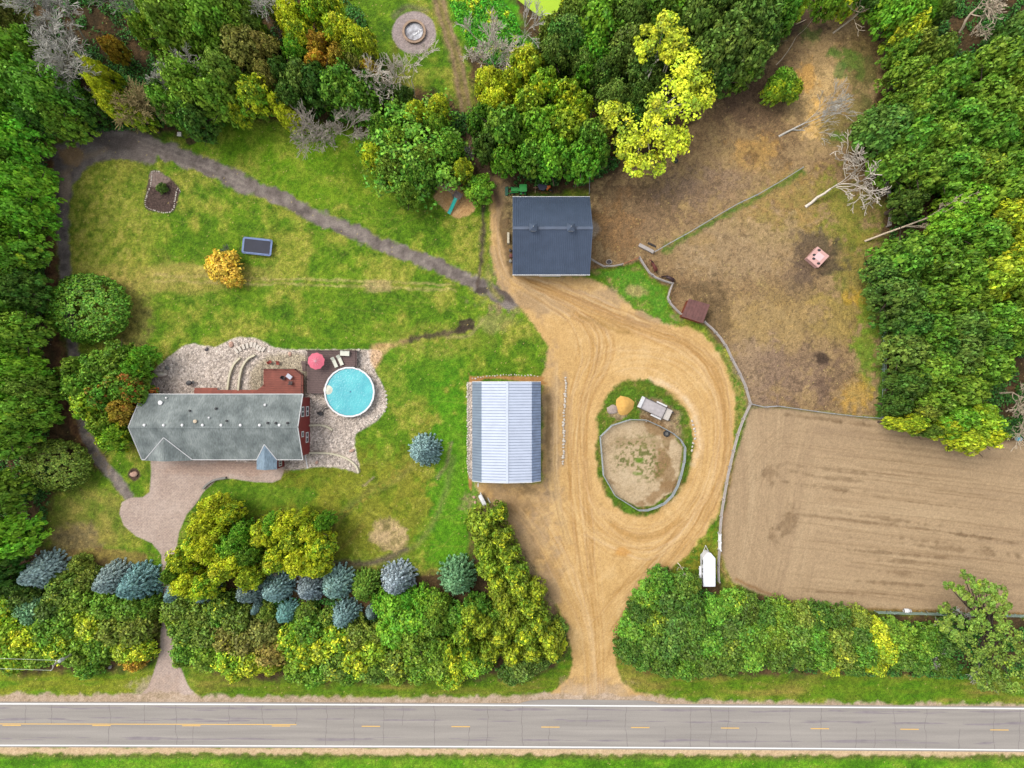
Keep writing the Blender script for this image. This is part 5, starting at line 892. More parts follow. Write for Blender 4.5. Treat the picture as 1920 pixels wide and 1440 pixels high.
# pale metal shed
PALE = mat('pale_steel_roof', (206, 214, 230), .5, spec=.35, n=(.7, .06)); SHADEG = mat('shade_grey_steel', (140, 154, 168), .55, n=(.6, .1)); SHADEB = mat('shade_blue_steel', (156, 174, 206), .5, n=(.9, .2))  # both skirt tones have the darker look of the steep slopes painted in
sx = [P(885.5, 0, 3.8).x, P(903, 0, 5.5).x, P(951, 0, 6.3).x, P(997, 0, 5.5).x, P(1014, 0, 3.8).x]; sz = [3.8, 5.5, 6.3, 5.5, 3.8]; sy0, sy1 = -15.83, .36
so = (sx[2], (sy0+sy1)/2); shed = thing('metal_shed', 'large pale steel shed with ribbed barrel like gambrel roof on the sand yard', 'shed', (so[0], so[1], 0))
q = lambda x, y, z: (x-so[0], y-so[1], z); prof = [(sx[0]+.2, 0)]+[(x+(.2 if i == 0 else -.2 if i == 4 else 0), z-.12) for i, (x, z) in enumerate(zip(sx, sz))]+[(sx[4]-.2, 0)]
m_ = MB(); n = len(prof); vs = [q(x, sy0+.15, z) for x, z in prof]+[q(x, sy1-.15, z) for x, z in prof]; m_.add(vs, [tuple(range(n)), tuple(range(2*n-1, n-1, -1)), (0, 1, n+1, n), (n-2, n-1, 2*n-1, 2*n-2)]); m_.build('wall', SHADEG, shed)
for i, (nm, mt) in enumerate((('roof_skirt', SHADEG), ('roof', PALE), ('roof', PALE), ('roof_skirt', SHADEB))):
    m_ = MB(); A, B, C_, D = q(sx[i], sy0, sz[i]), q(sx[i], sy1, sz[i]), q(sx[i+1], sy0, sz[i+1]), q(sx[i+1], sy1, sz[i+1]); m_.slab([A, C_, D, B], .06); ribs(m_, A, B, C_, D, .46, .05, .1, mi=1); m_.build(nm, [mt, mat('steel_rib_shade', (150, 160, 180), .5) if mt is PALE else mat('steel_rib_shade_dark', (112, 126, 146), .5)], shed)  # rib shading is put into the colour: seams darker than their sheet
m_ = MB(); m_.box(q(sx[2], so[1], 6.34), (.4, sy1-sy0, .06)); m_.build('ridge_cap', PALE, shed)
m_ = MB()
for y in (sy0, sy1):
    for i in range(4): m_.tube([q(sx[i], y, sz[i]), q(sx[i+1], y, sz[i+1])], .06, 4)
m_.build('edge_trim', WHITE, shed); m_ = MB(); m_.box(q(sx[2], sy0+.1, 2), (4, .08, 4)); m_.build('door', WHITE, shed)
# rusty shelter
RUST = mat('rusty_roof', (118, 78, 72), .8, n=(1.5, .2)); RUSTW = mat('rusty_wall', (140, 66, 38), .85, n=(2, .25))
c4 = [P(1292, 560, 2.5), P(1331, 571, 2.5), P(1318, 606, 2.3), P(1278, 593, 2.3)]; cc = sum(c4, Vector())/4; sh = thing('shelter', 'small rusty brown flat roofed shelter between two fence runs', 'shelter', (cc.x, cc.y, 0))
l4 = [v-Vector((cc.x, cc.y, 0)) for v in c4]; m_ = MB(); m_.slab(l4, .1); ribs(m_, l4[0], l4[1], l4[3], l4[2], .5, .04, .06); m_.build('roof', RUST, sh)
m_ = MB(); s4 = [Vector((v.x*.93, v.y*.93, 0)) for v in l4]; n = 4
for i in (1, 2, 3): a, b = s4[i], s4[(i+1) % 4]; m_.add([a, b, b+Vector((0, 0, 2.3)), a+Vector((0, 0, 2.3))], [(0, 1, 2, 3)])
m_.build('wall', RUSTW, sh)
# pink hay feeder
PINK = mat('pink_plastic', (226, 176, 166), .6, n=(2, .08)); c4 = [P(1533, 463, 1.3), P(1554, 480, 1.3), P(1534, 501, 1.3), P(1514, 484, 1.3)]; cc = sum(c4, Vector())/4
hf = thing('hay_feeder', 'square pink hay feeder house with dark openings on bare ground', 'hay feeder', (cc.x, cc.y, 0)); l4 = [v-Vector((cc.x, cc.y, 1.3)) for v in c4]
m_ = MB(); m_.prism([(v.x, v.y) for v in l4], .05, 1.25); m_.prism([(v.x*1.05, v.y*1.05) for v in l4], 1.25, 1.31); m_.build('body', PINK, hf)
PINK2 = mat('pale_pink_lid', (244, 206, 204), .6, n=(2, .05)); ur = (l4[1]-l4[0]).normalized(); ud = (l4[2]-l4[1]).normalized(); cen = Vector((.18, .06, 1.36)); m_ = MB(); hx, hy = ur*.62, ud*.62
m_.slab([cen-hx-hy, cen+hx-hy, cen+hx+hy, cen-hx+hy], .06); m_.box((cen.x, cen.y, 1.38), (.3, .12, .06), rz=-.6); m_.build('lid', PINK2, hf)
for X, Y in ((1536, 469), (1527, 478), (1526, 485), (1535, 494)): p = P(X, Y, 1.32)-Vector((cc.x, cc.y, 0)); m_ = MB(); m_.lathe([(.001, 0), (.3, 0), (.3, -.004)], 14, (p.x, p.y, 1.318), sx=1, sy=.7); m_.build('opening', DARKM, hf)
# ------------------------------------------------------------ pool, decks, patio
WOODG = mat('grey_brown_deck', (120, 98, 92), .8, n=(2.5, .16)); WOODR = mat('red_brown_deck', (156, 84, 66), .7, n=(1.2, .22)); RAILW = mat('dark_rail', (66, 48, 44), .8, n=(3, .15))
pc = P(655, 735, 1.3); pr = 47.5*S*(1-1.3/H)
pool = thing('swimming_pool', 'round above ground pool with turquoise water and white rim', 'pool', (pc.x, pc.y, 0)); N_ = 22
m_ = MB(); m_.lathe([(pr-.1, 0), (pr-.1, 1.3), (pr-.24, 1.3), (pr-.24, .3)], N_); m_.build('pool_wall', mat('pool_wall', (196, 204, 208), .6), pool)
m_ = MB(); m_.lathe([(pr-.26, 1.28), (pr-.26, 1.34), (pr, 1.34), (pr, 1.26)], N_); m_.build('rim', WHITE, pool)
wm = mat('pool_water', (66, 178, 190), .06, spec=.6, n=(.6, 0, (92, 204, 208)), bump=.3, nscale=4); m_ = MB(); m_.cyl((0, 0, .3), pr-.26, .85, N_); m_.build('water', wm, pool)
m_ = MB()
for k in range(4): m_.lathe([(.001, 1.16+.06*k), (.78-.18*k, 1.16+.06*k), (.78-.18*k, 1.1)], 14, (-pr+.62, .35, 0))
m_.build('steps', mat('cream_plastic', (226, 226, 205), .5), pool)
m_ = MB(); m_.lathe([(.001, 1.158), (.14, 1.158), (.16, 1.152)], 10, (.15, .05, 0)); m_.build('drain', mat('deep_teal', (30, 120, 150), .4), pool)
m_ = MB(); p = P(602, 776, .4)-pc; p.z = 0; m_.cyl((p.x, p.y, 0), .32, .7, 12); m_.cyl((p.x-.5, p.y+.1, 0), .2, .4, 10)
pm = m_.build('pool_pump', DARKM); pm.location = (pc.x, pc.y, 0); tag(pm, 'black pool pump and filter on the stones beside the pool', 'pool pump')
m_ = MB(); a = Vector((p.x, p.y, .3)); m_.tube([a, a+Vector((.6, .8, 0)), a+Vector((1.1, 1.0, 0)), (pr*-.72, pr*-.62, .5)], .05, 6); m_.tube([a+Vector((-.5, .1, 0)), a+Vector((.3, .9, 0)), (pr*-.86, pr*-.45, .5)], .05, 6); hs2 = m_.build('hose', DARKM); hs2.location = (pc.x, pc.y, 0); tag(hs2, 'black hoses running from the pump to the round pool', 'hose')
# pool deck with real planks
zd = 1.1; d0 = P(576, 657, zd); d1 = P(669, 738, zd); dk = thing('pool_deck', 'grey brown plank deck wrapped around the upper left of the pool', 'deck', (d0.x, d0.y, 0))
m_ = MB(); yy_ = 0; i = 0
while d0.y+yy_-.15 > d1.y:
    yc = d0.y+yy_-.075; x1 = d1.x-d0.x; dy = yc-pc.y
    if abs(dy) < pr+.02:
        xc = pc.x-math.sqrt((pr+.02)**2-dy*dy)-d0.x; x1 = min(x1, xc)
    elif yc < pc.y: x1 = 0
    m_.box((x1/2, yy_-.075, zd-.03+.006*(i % 3)), (x1, .138, .05), mi=i % 2); yy_ -= .15; i += 1
m_.box(((d1.x-d0.x)/2, -.05, zd/2-.05), (d1.x-d0.x-.1, .1, zd-.1)); m_.box((.05, (d1.y-d0.y)/2, zd/2-.05), (.1, d0.y-d1.y-.1, zd-.1))
m_.build('planks', [WOODG, mat('grey_brown_deck_worn', (104, 84, 80), .85, n=(3, .2))], dk); m_ = MB(); rail_line(m_, [(.05, d1.y-d0.y), (.05, -.05), (d1.x-d0.x-.05, -.05), (d1.x-d0.x-.05, -2.9)], zd, .95, .03, (1., .5)); m_.build('railing', RAILW, dk)
m_ = MB(); x = -.6
for k in range(6): m_.box((x, -2.6-.0, .2+.15*k), (.9, .28, .06)) if False else m_.box((-.55, -1.9-.28*k, 1.0-.15*k), (1.0, .27, .06))
m_.build('stairs', WOODG, dk)
zr_ = 1.3; rd0 = P(494, 692, zr_); rdk = thing('house_deck', 'red brown wooden deck joined to the back of the house', 'deck', (rd0.x, rd0.y, 0))
rp = [(494, 692), (555, 692), (568, 703), (568, 742), (470, 742), (470, 737), (480, 733), (494, 722)]; rpl = [(P(a, b, zr_)-rd0) for a, b in rp]; m_ = MB(); m_.prism([(v.x, v.y) for v in rpl], .9, zr_-.06)
y = rpl[0].y-.08; i = 0
while y > rpl[3].y:
    xa_ = [v for v in rpl]; xs = []
    for k in range(len(rpl)):
        u_, v_ = rpl[k], rpl[(k+1) % len(rpl)]
        if (u_.y > y) != (v_.y > y): xs.append(u_.x+(v_.x-u_.x)*(y-u_.y)/(v_.y-u_.y))
    if len(xs) >= 2: m_.box(((min(xs)+max(xs))/2, y, zr_-.025), (max(xs)-min(xs), .14, .05), mi=i % 2)
    y -= .15; i += 1
m_.build('planks', [WOODR, mat('red_brown_deck_worn', (140, 78, 64), .8, n=(1, .25))], rdk); m_ = MB(); rail_line(m_, [(v.x, v.y) for v in [rpl[7], rpl[0], rpl[1], rpl[2], rpl[3]]], zr_, .95, .035, (1., .5), 1.5); m_.build('railing', RAILW, rdk)
wk = MB(); a = P(364, 731, .6); b = P(484, 742, .6); wk.box(((a.x+b.x)/2-a.x, (b.y-a.y)/2, .55), (b.x-a.x, a.y-b.y, .12)); wk.box((1.9, .1, .4), (3.8, .5, .1)); tag(wk.build('boardwalk', WOODR, loc=(a.x, a.y, 0)), 'narrow red brown wooden walk along the back wall of the house', 'walkway')
# umbrella, loungers, deck furniture
up = P(592, 677, 3.2); um = thing('patio_umbrella', 'open pink patio umbrella with white ribs on the pool deck', 'umbrella', (up.x, up.y, zd), .2)
PK = mat('pink_canvas', (230, 112, 132), .8, n=(2, .06)); m_ = MB(); rr_ = 1.42; vs = [(0, 0, 2.35)]
for k in range(20): a = k*math.pi/10; r1 = rr_ if k % 2 == 0 else rr_*.93; vs += [(r1*math.cos(a), r1*math.sin(a), 1.82 if k % 2 == 0 else 1.86)]
m_.add(vs, [(0, 1+k, 1+(k+1) % 20) for k in range(20)]+[(1+(k+1) % 20, 1+k, 0) for k in range(0)]); vs2 = [(v[0], v[1], v[2]-.02) for v in vs]; m_.add(vs2, [(0, 1+(k+1) % 20, 1+k) for k in range(20)]); m_.build('canopy', PK, um)
m_ = MB()
for k in range(10): a = k*math.pi/5; m_.tube([(0, 0, 2.37), (rr_*.55*math.cos(a), rr_*.55*math.sin(a), 2.1)], [.03, .012], 4)
m_.cyl((0, 0, 2.33), .07, .12, 8); m_.build('rib', mat('pale_pink', (250, 196, 204), .6), um); m_ = MB(); m_.cyl((0, 0, 0), .035, 2.35, 8); m_.build('pole', WHITE, um); m_ = MB(); m_.cyl((0, 0, 0), .3, .08, 14); m_.build('base', DARKM, um)
CREAM = mat('cream_sling', (226, 226, 206), .7, n=(4, .05))
for X, Y, lb in ((627, 679, 'cream sun lounger on the pool deck, the one nearer the pink umbrella'), (637.5, 675, 'cream sun lounger on the pool deck, the one nearer the white box')):
    p = P(X, Y, 1.4); lo = thing('sun_lounger', lb, 'sun lounger', (p.x, p.y, zd), R_(24), 'loungers on the pool deck')
    m_ = MB(); m_.box((0, -.3, .32), (.58, 1.25, .07)); m_.build('seat', CREAM, lo); m_ = MB(); m_.box((0, .58, .5), (.58, .62, .07), rx=R_(35)); m_.build('backrest', CREAM, lo)
    m_ = MB()
    for sx_ in (-.27, .27): m_.tube([(sx_, -.95, .3), (sx_, .4, .3)], .025, 5)
    m_.build('frame', WHITE, lo)
    for sx_ in (-.27, .27):
        for sy_ in (-.8, .3): m_ = MB(); m_.tube([(sx_, sy_, 0), (sx_, sy_, .3)], .025, 5); m_.build('leg', WHITE, lo)
p = P(646.5, 662.5, 1.6); bxo = thing('storage_box', 'cream deck storage box at the upper edge of the pool deck', 'storage box', (p.x, p.y, zd), R_(-3)); m_ = MB(); m_.box((0, 0, .28), (1.45, .75, .55)); m_.build('body', CREAM, bxo); m_ = MB(); m_.box((0, 0, .59), (1.52, .82, .06)); m_.build('lid', CREAM, bxo)
def chair(X, Y, z, rz, m, lb, name='patio_chair', grp=None):
    p = P(X, Y, z+.4); c = thing(name, lb, 'chair', (p.x, p.y, z), rz, grp); a = MB(); a.box((0, 0, .42), (.55, .55, .06)); a.build('seat', m, c); a = MB(); a.box((0, .27, .72), (.55, .06, .55), rx=-.15); a.build('backrest', m, c)
    for i in (-.25, .25):
        for j in (-.24, .24): a = MB(); a.box((i, j, .2), (.04, .04, .4)); a.build('leg', DARKM, c)
        a = MB(); a.box((i, 0, .62), (.05, .5, .04)); a.build('armrest', DARKM, c)
chair(545, 718, zr_, 3.0, mat('brown_sling', (92, 74, 72), .8), 'brown patio chair on the red deck below the table')
chair(531, 709, zr_, .9, mat('dark_cushion', (66, 56, 58), .8), 'dark patio chair on the red deck left of the table')
p = P(542, 706, 2.0); tb = thing('patio_table', 'small pale grey patio table on the red deck', 'table', (p.x, p.y, zr_), -.65); m_ = MB(); m_.box((0, 0, .7), (.95, .65, .04)); m_.build('tabletop', mat('pale_grey_top', (190, 192, 204), .4), tb)
for i in (-.4, .4):
    for j in (-.26, .26): m_ = MB(); m_.box((i, j, .34), (.04, .04, .68)); m_.build('leg', DARKM, tb)
TC = mat('terracotta', (168, 74, 56), .8, n=(4, .15))
chair(521, 681, 0, 0, TC, 'red brown patio chair on the stone patio, the right one'); chair(506, 679, 0, 2.2, TC, 'red brown patio chair on the stone patio, the left one')
def lump(seed, m, r=1, flat=.6):
    key = ('lump', seed, m.name)
    if key in PRO: return PRO[key]
    rs = random.Random(seed); mb = MB(); vs = []; n, k = 9, 5
    for i in range(k+1):
        ph = math.pi*i/k
        for j in range(n): a = 2*math.pi*j/n; q_ = 1+rs.uniform(-.16, .16); vs.append((q_*math.sin(ph)*math.cos(a), q_*math.sin(ph)*math.sin(a), flat*math.cos(ph)*q_))
    fs = [(i*n+j, (i+1)*n+j, (i+1)*n+(j+1) % n, i*n+(j+1) % n) for i in range(k) for j in range(n)]; mb.add(vs, fs); me = mb.mesh('rock', m); me.shade_smooth(); PRO[key] = me; return me
RKW = mat('pale_rock', (222, 210, 194), .85, n=(2.5, .14)); RKG = mat('grey_rock', (150, 146, 138), .85, n=(2, .2)); RKP = mat('pink_rock', (214, 172, 150), .85, n=(2, .14))
def rock(X, Y, r, lb, m=RKW, grp=None, sy=.75, rz=None, z=.25, name='rock'):
    p = P(X, Y, 0); o = inst(name, lump(random.randint(1, 7), m), None, (p.x, p.y, r*S*z), (0, 0, random.random()*6 if rz is None else rz), (r*S, r*S*sy, r*S*.8)); return tag(o, lb, 'rock', grp)
rock(301, 703, 15.5, 'long pale boulder lying like a canoe on the stone bed', RKW, sy=.34, rz=.08)
rock(314, 690, 5, 'grey boulder above the long pale boulder', RKG); rock(388, 655, 4, 'dark grey boulder near the top of the stone bed', mat('dark_rock', (88, 82, 86), .8)); rock(672, 657, 4.2, 'round white boulder at the upper right corner of the pool deck', RKW)
rock(434, 646, 6, 'pink boulder beside the curved stone steps', RKP); rock(252, 889, 7.5, 'tan boulder in the round mulch bed', RKP); rock(544, 664, 4.5, 'pink stone on the bed left of the pool deck', RKP); rock(660, 845, 5, 'large pink boulder at the right end of the stone bed', RKP, sy=.6); rock(594, 867, 4, 'pale orange boulder inside the lower stone bed', RKP)
rock(657, 873, 3.5, 'white boulder at the right of the lower stone bed', RKW); rock(587, 768, 2.2, 'small white rock beside the pool pump', RKW); rock(1212, 690+100, 2, 'small pale rock on the island', RKW); rock(889, 932, 3.6, 'upper tan boulder left of the propane tank', RKP); rock(891, 942, 3.2, 'lower tan boulder left of the propane tank', RKP)
for k, (x, y) in enumerate(((443, 658), (449, 654), (456, 650), (463, 648), (471, 646), (477, 647), (482, 651), (487, 654), (493, 655))):
    p = P(x, y, .3); m_ = MB(); m_.box((0, 0, .15), (.42, .85, .3)); o = m_.build('stepping_stone', RKW, loc=(p.x, p.y, 0), rz=math.atan2(-(y-690), x-468)-math.pi/2); tag(o, 'pale slab in the curved row of stone steps at the top of the stone bed', 'stone step', 'curved row of stone steps')
def row(pts, step, r, lb, grp, m=RKW, jit=1):
    pts = cat(pts, k=8) if len(pts) > 2 else pts; acc = 0; last = np.array(pts[0], float)
    for p in pts[1:]:
        p = np.array(p, float); d_ = np.linalg.norm(p-last); 
        while acc <= d_: q_ = last+(p-last)*acc/max(d_, 1e-6); rock(q_[0]+random.uniform(-jit, jit), q_[1]+random.uniform(-jit, jit), r*random.uniform(.7, 1.25), lb, m, grp); acc += step*random.uniform(.8, 1.3)
        acc -= d_; last = p
row([(877, 722), (877, 760), (877, 800), (877, 850), (878, 882), (886, 898)], 4.6, 2.4, 'pale edging rock in the row along the left side of the metal shed', 'rocks edging the left side of the shed')
row([(886, 710), (920, 705), (960, 703), (1008, 705)], 5, 1.7, 'pale edging rock in the row behind the top of the metal shed', 'rocks edging the top of the shed')
row([(1061, 708), (1060, 740), (1057, 780), (1057, 820), (1055, 872)], 5, 3.0, 'pale rock in the row dividing the sand drive from the shed track', 'rocks beside the sand drive')
row([(285, 322), (283, 345), (276, 365), (273, 386), (295, 396), (313, 399), (325, 392), (329, 372), (333, 354), (338, 360)], 3.6, 1.5, 'small white rock edging the flower bed on the lawn', 'rocks edging the flower bed', jit=.5); row([(298, 322), (285, 322)], 3.4, 1.5, 'small white rock edging the flower bed on the lawn', 'rocks edging the flower bed')
row([(706, 706), (712, 716), (722, 735), (725, 750), (722, 768), (714, 775), (700, 786), (686, 797)], 6.5, 2.6, 'white rock edging the stone bed right of the pool', 'rocks edging the pool bed')
row([(1298, 790), (1304, 812), (1300, 830), (1297, 850)], 7, 2.4, 'flat pale rock on the right edge of the grass island', 'rocks on the island edge')
def wall_arc(pts, h, w_, lb, m):
    pts = cat(pts, k=4); f = P(*pts[0], 0); mb = MB(); L3 = [P(x, y, 0)-f for x, y in pts]; n = len(L3)
    vs = []
    for i, p in enumerate(L3):
        t_ = (L3[min(i+1, n-1)]-L3[max(i-1, 0)]).normalized(); s_ = Vector((-t_.y, t_.x, 0))*w_/2; vs += [p-s_, p+s_, p+s_+Vector((0, 0, h)), p-s_+Vector((0, 0, h))]
    mb.add(vs, [(0, 1, 2, 3), (4*n-1, 4*n-2, 4*n-3, 4*n-4)]+[(4*i+a, 4*i+4+a, 4*i+4+b, 4*i+b) for i in range(n-1) for a, b in ((1, 0), (2, 1), (3, 2), (0, 3))]); tag(mb.build('retaining_wall', m, loc=f), lb, 'wall')
BLK = mat('cream_block', (220, 210, 180), .85, n=(5, .12))
wall_arc([(452, 671), (441, 682), (433, 700), (430, 716), (428, 732)], .55, .3, 'left of two curved cream block walls on the patio', BLK); wall_arc([(480, 666), (466, 674), (456, 690), (451, 712), (449, 732)], .7, .3, 'right of two curved cream block walls on the patio', BLK)
wall_arc([(577, 798), (600, 797), (614, 800), (624, 806)], .5, .3, 'short curved cream wall right of the house gable', BLK); wall_arc([(572, 849), (600, 849), (625, 851), (650, 859), (667, 872), (673, 886)], .5, .28, 'long curved cream wall sweeping round the lower stone bed', BLK)
wall_arc([(572, 851), (577, 878)], .1, .15, 'straight white edging strip below the house gable', WHITE); wall_arc([(382, 916), (392, 906), (405, 899), (425, 895)], .5, .3, 'curved grey curb wall along the paver driveway', RKG)
# grill
p = P(356, 718, .6); gr_ = thing('grill', 'black barbecue grill on the stone bed behind the house', 'grill', (p.x, p.y, 0), .2); m_ = MB(); m_.lathe([(.01, .75), (.45, .8), (.5, .95), (.4, 1.15), (.01, 1.22)], 12, sx=1.1, sy=.85); m_.build('lid', DARKM, gr_)
for i in (-.3, .3):
    for j in (-.2, .2): m_ = MB(); m_.box((i, j, .38), (.05, .05, .76)); m_.build('leg', DARKM, gr_)
m_ = MB(); m_.box((.65, 0, .85), (.35, .4, .04)); m_.build('side_shelf', DARKM, gr_)
# fire pit
p = P(777, 61, 0); fp = thing('fire_pit', 'round tan block fire pit full of white ash on a paved circle', 'fire pit', p); m_ = MB(); m_.lathe([(1.9, 0), (1.98, .5), (1.62, .5), (1.6, .05)], 28); m_.build('block_ring', mat('tan_block', (176, 148, 124), .9, n=(3, .2)), fp)
ash = mat('ash', (128, 122, 124), .95, n=(1.3, 0, (232, 232, 236))); m_ = MB(); m_.cyl((0, 0, .02), 1.6, .12, 24); m_.build('ash_bed', ash, fp); m_ = MB(); m_.lathe([(1.55, .3), (1.6, .5), (1.62, .53), (1.52, .5)], 26); m_.build('steel_liner', mat('rust_liner', (96, 78, 66), .7), fp)
for k in range(4): p2 = P(783+k*4-6, 66-k*3, .15); m_ = MB(); m_.box((0, 0, .22), (.35, .2, .14), rz=k); m_.build('charred_block', WHITE, fp).location = p2-p-Vector((0, 0, .15))
# trampoline
p = P(482, 462, .9); tr = thing('trampoline', 'rectangular trampoline with black mat and blue grey pads on the lawn', 'trampoline', (p.x, p.y, 0), R_(-6)); a, b = 2.5, 1.4
def rrect(a, b, r, n=4): return [((a-r)*sx_+r*math.cos(t_), (b-r)*sy_+r*math.sin(t_)) for sx_, sy_, t0 in ((1, 1, 0), (-1, 1, 1), (-1, -1, 2), (1, -1, 3)) for t_ in [math.pi/2*(t0+k/n) for k in range(n+1)]]
m_ = MB(); o_, i_ = rrect(a, b, .35), rrect(a-.32, b-.32, .2); n = len(o_); m_.add([(x, y, .92) for x, y in o_]+[(x, y, .94) for x, y in i_]+[(x, y, .86) for x, y in o_], [(k, (k+1) % n, n+(k+1) % n, n+k) for k in range(n)]+[(2*n+k, 2*n+(k+1) % n, (k+1) % n, k) for k in range(n)]); m_.build('pad', mat('blue_grey_pad', (112, 134, 178), .6, n=(2, .15)), tr)
m_ = MB(); m_.prism(i_, .88, .9); m_.build('mat', mat('black_mesh', (44, 46, 62), .7, n=(.8, .15)), tr); m_ = MB(); m_.tube([(x, y, 1.8) for x, y in o_]+[(*o_[0], 1.8)], .02, 4, cap=False); m_.build('net_hoop', DARKM, tr)
for x, y in ((-2.3, -1.2), (2.3, -1.2), (2.3, 1.2), (-2.3, 1.2)): m_ = MB(); m_.tube([(x, y, 0), (x, y, .9)], .04, 6); m_.build('leg', DARKM, tr); m_ = MB(); m_.tube([(x, y, .95), (x, y, 1.9)], .02, 5); m_.build('net_pole', DARKM, tr)
# play set
p = P(858, 366, 1.6); ps = thing('play_set', 'wooden swing set tower with turquoise slide on wood chips', 'play set', (p.x, p.y, 0), R_(-33)); WG = mat('grey_timber', (140, 124, 118), .85, n=(3, .2))
m_ = MB()
for k in range(8): m_.box((-.63+k*.18, 0, 1.6), (.165, 1.1, .05))
m_.build('platform', WG, ps)
for x in (-.68, .68):
    for y in (-.52, .52): m_ = MB(); m_.box((x, y, 1.2), (.1, .1, 2.4)); m_.build('post', WG, ps)
sl_ = MB(); L_ = 2.9; w2 = .27; pts = [(0, -.5, 1.62), (0, -.9, 1.5), (0, -2.6, .45), (0, -3.2, .3)]
for (u_, v_) in zip(pts[:-1], pts[1:]):
    for o_x, z_, wd_ in ((0, 0, .5), (-.27, .09, .05), (.27, .09, .05)):
        u3, v3 = Vector(u_)+Vector((o_x, 0, z_)), Vector(v_)+Vector((o_x, 0, z_)); sl_.slab([u3-Vector((wd_/2, 0, 0)), u3+Vector((wd_/2, 0, 0)), v3+Vector((wd_/2, 0, 0)), v3-Vector((wd_/2, 0, 0))], .06 if o_x == 0 else .16)
s_ = sl_.build('slide', mat('turquoise_plastic', (20, 190, 170), .4, n=(3, .06)), ps); s_.rotation_euler.z = R_(3)
m_ = MB()
for y in (.05, -.35): m_.tube([(-.7, y, 2.2), (-3.6, y+.1, 2.2)], .045, 4)
for k in range(7): m_.tube([(-.9-k*.42, -.38, 2.2), (-.9-k*.42, .12, 2.2)], .035, 4)
m_.build('monkey_bars', mat('pale_timber', (196, 182, 172), .8), ps)
m_ = MB(); m_.tube([(-3.6, .6, 0), (-3.6, 0, 2.2), (-3.6, -.8, 0)], .05, 5); m_.build('end_frame', WG, ps)
# lamp post
p = P(350, 262, 0); lp = thing('lamp_post', 'small lamp post with a pale box lantern in a mulch spot', 'lamp post', p); m_ = MB(); m_.tube([(0, 0, 0), (0, 0, 2.3)], .05, 6); m_.build('post', DARKM, lp); m_ = MB(); m_.box((0, 0, 2.45), (.5, .5, .35)); m_.box((0, 0, 2.66), (.65, .65, .06)); m_.build('lantern', mat('pale_glass', (214, 206, 196), .4), lp)
# utility pole with wires
b_ = P(101, 1247, 9); up_ = thing('utility_pole', 'grey wooden utility pole with transformer by the lower left verge', 'utility pole', (b_.x, b_.y, 0)); PO = mat('grey_pole', (176, 168, 156), .85)
m_ = MB(); m_.tube([(0, 0, 0), (0, 0, 9.3)], [.16, .1], 8); m_.build('pole', PO, up_); m_ = MB(); m_.box((0, 0, 8.9), (.12, 1.8, .12), rz=-.45); m_.build('crossarm', PO, up_)
m_ = MB(); m_.cyl((.38, .3, 7.4), .28, .9, 12); m_.cyl((.38, .3, 8.3), .28, .12, 12, r2=.1); m_.build('transformer', mat('pale_tank', (214, 214, 212), .5), up_)
for s_ in (-1, 1): m_ = MB(); m_.cyl((s_*.38, s_*.78, 8.95), .06, .22, 8); m_.build('insulator', WHITE, up_)
WI = mat('wire', (196, 206, 176), .6)
for s_, lb in ((1, 'upper overhead wire running left from the utility pole'), (-1, 'lower overhead wire running left from the utility pole')):
    m_ = MB(); m_.tube([(s_*.38-t_*3, s_*.78+t_*.06, 9.1-.9*math.sin(min(1, t_/14)*math.pi/2)) for t_ in range(0, 14)], .035, 4); o = m_.build('power_line', WI); o.location = (b_.x, b_.y, 0); tag(o, lb, 'wire', 'wires of the utility pole')
# ------------------------------------------------------------ fences
POST = {}
def fence(pts, lb, h=1.35, m=GREYM, rails=(.25, .5, .75, 1.), step=2.6, r=.035, closed=False, wide=1, name='fence', sm=False):
    if sm: pts = cat(pts, k=3)
    if closed: pts = pts+[pts[0]]
    f = P(*pts[0], 0); root = thing(name, lb, 'fence', f, group=None); L3 = [P(x, y, 0)-f for x, y in pts]; mb = MB(); key = (m.name, h, r)
    if key not in POST: q_ = MB(); q_.tube([(0, 0, -.1), (0, 0, h+.1)], r*1.7, 6); POST[key] = q_.mesh('post', m)
    acc = 0
    for a, b in zip(L3[:-1], L3[1:]):
        for z in rails: mb.tube([a+Vector((0, 0, h*z)), b+Vector((0, 0, h*z))], r, 5)
    total = sum((b-a).length for a, b in zip(L3[:-1], L3[1:])); n = min(95, max(2, int(total/step)))
    for i in range(n+1):
        d_ = total*i/n
        for a, b in zip(L3[:-1], L3[1:]):
            l_ = (b-a).length
            if d_ <= l_+1e-4: inst('post', POST[key], root, a.lerp(b, min(1, d_/max(l_, 1e-5)))); break
            d_ -= l_
    mb.build('rails', m, root); return root
WOODF = mat('weathered_fence_wood', (184, 174, 166), .85, n=(2, .12)); RR = (.3, .62, 1.)
fence([(1108, 488), (1118, 494), (1131, 501), (1150, 500), (1166, 497)], 'pale pipe fence running from the barn corner past the water tub', r=.06, m=WOODF, rails=RR)
fence([(1166, 497), (1182, 491), (1197, 484)], 'thin brown rail fence above the grass patch', m=mat('rust_rail', (176, 110, 76), .8), rails=(1., .6), r=.045)
fence([(1197, 484), (1207, 500), (1216, 513), (1228, 522), (1243, 528), (1259, 533)], 'pale rail fence in front of the two horses', r=.07, m=WOODF, rails=RR)
fence([(1259, 533), (1254, 546), (1250, 560), (1255, 570), (1266, 582), (1277, 592)], 'grey fence bending down to the rusty shelter', r=.075, m=WOODF, rails=RR)
fence([(1318, 604), (1334, 618), (1348, 634), (1360, 652), (1371, 676), (1382, 696), (1394, 722), (1404, 756)], 'long white rail fence curving between the sand drive and the paddock', r=.075, m=WOODF, rails=RR)
fence([(1404, 757), (1392, 782), (1381, 812), (1371, 850), (1362, 890), (1355, 930), (1350, 962), (1347, 998)], 'long grey rail fence between the sand drive and the riding arena', r=.08, m=WOODF, rails=RR)
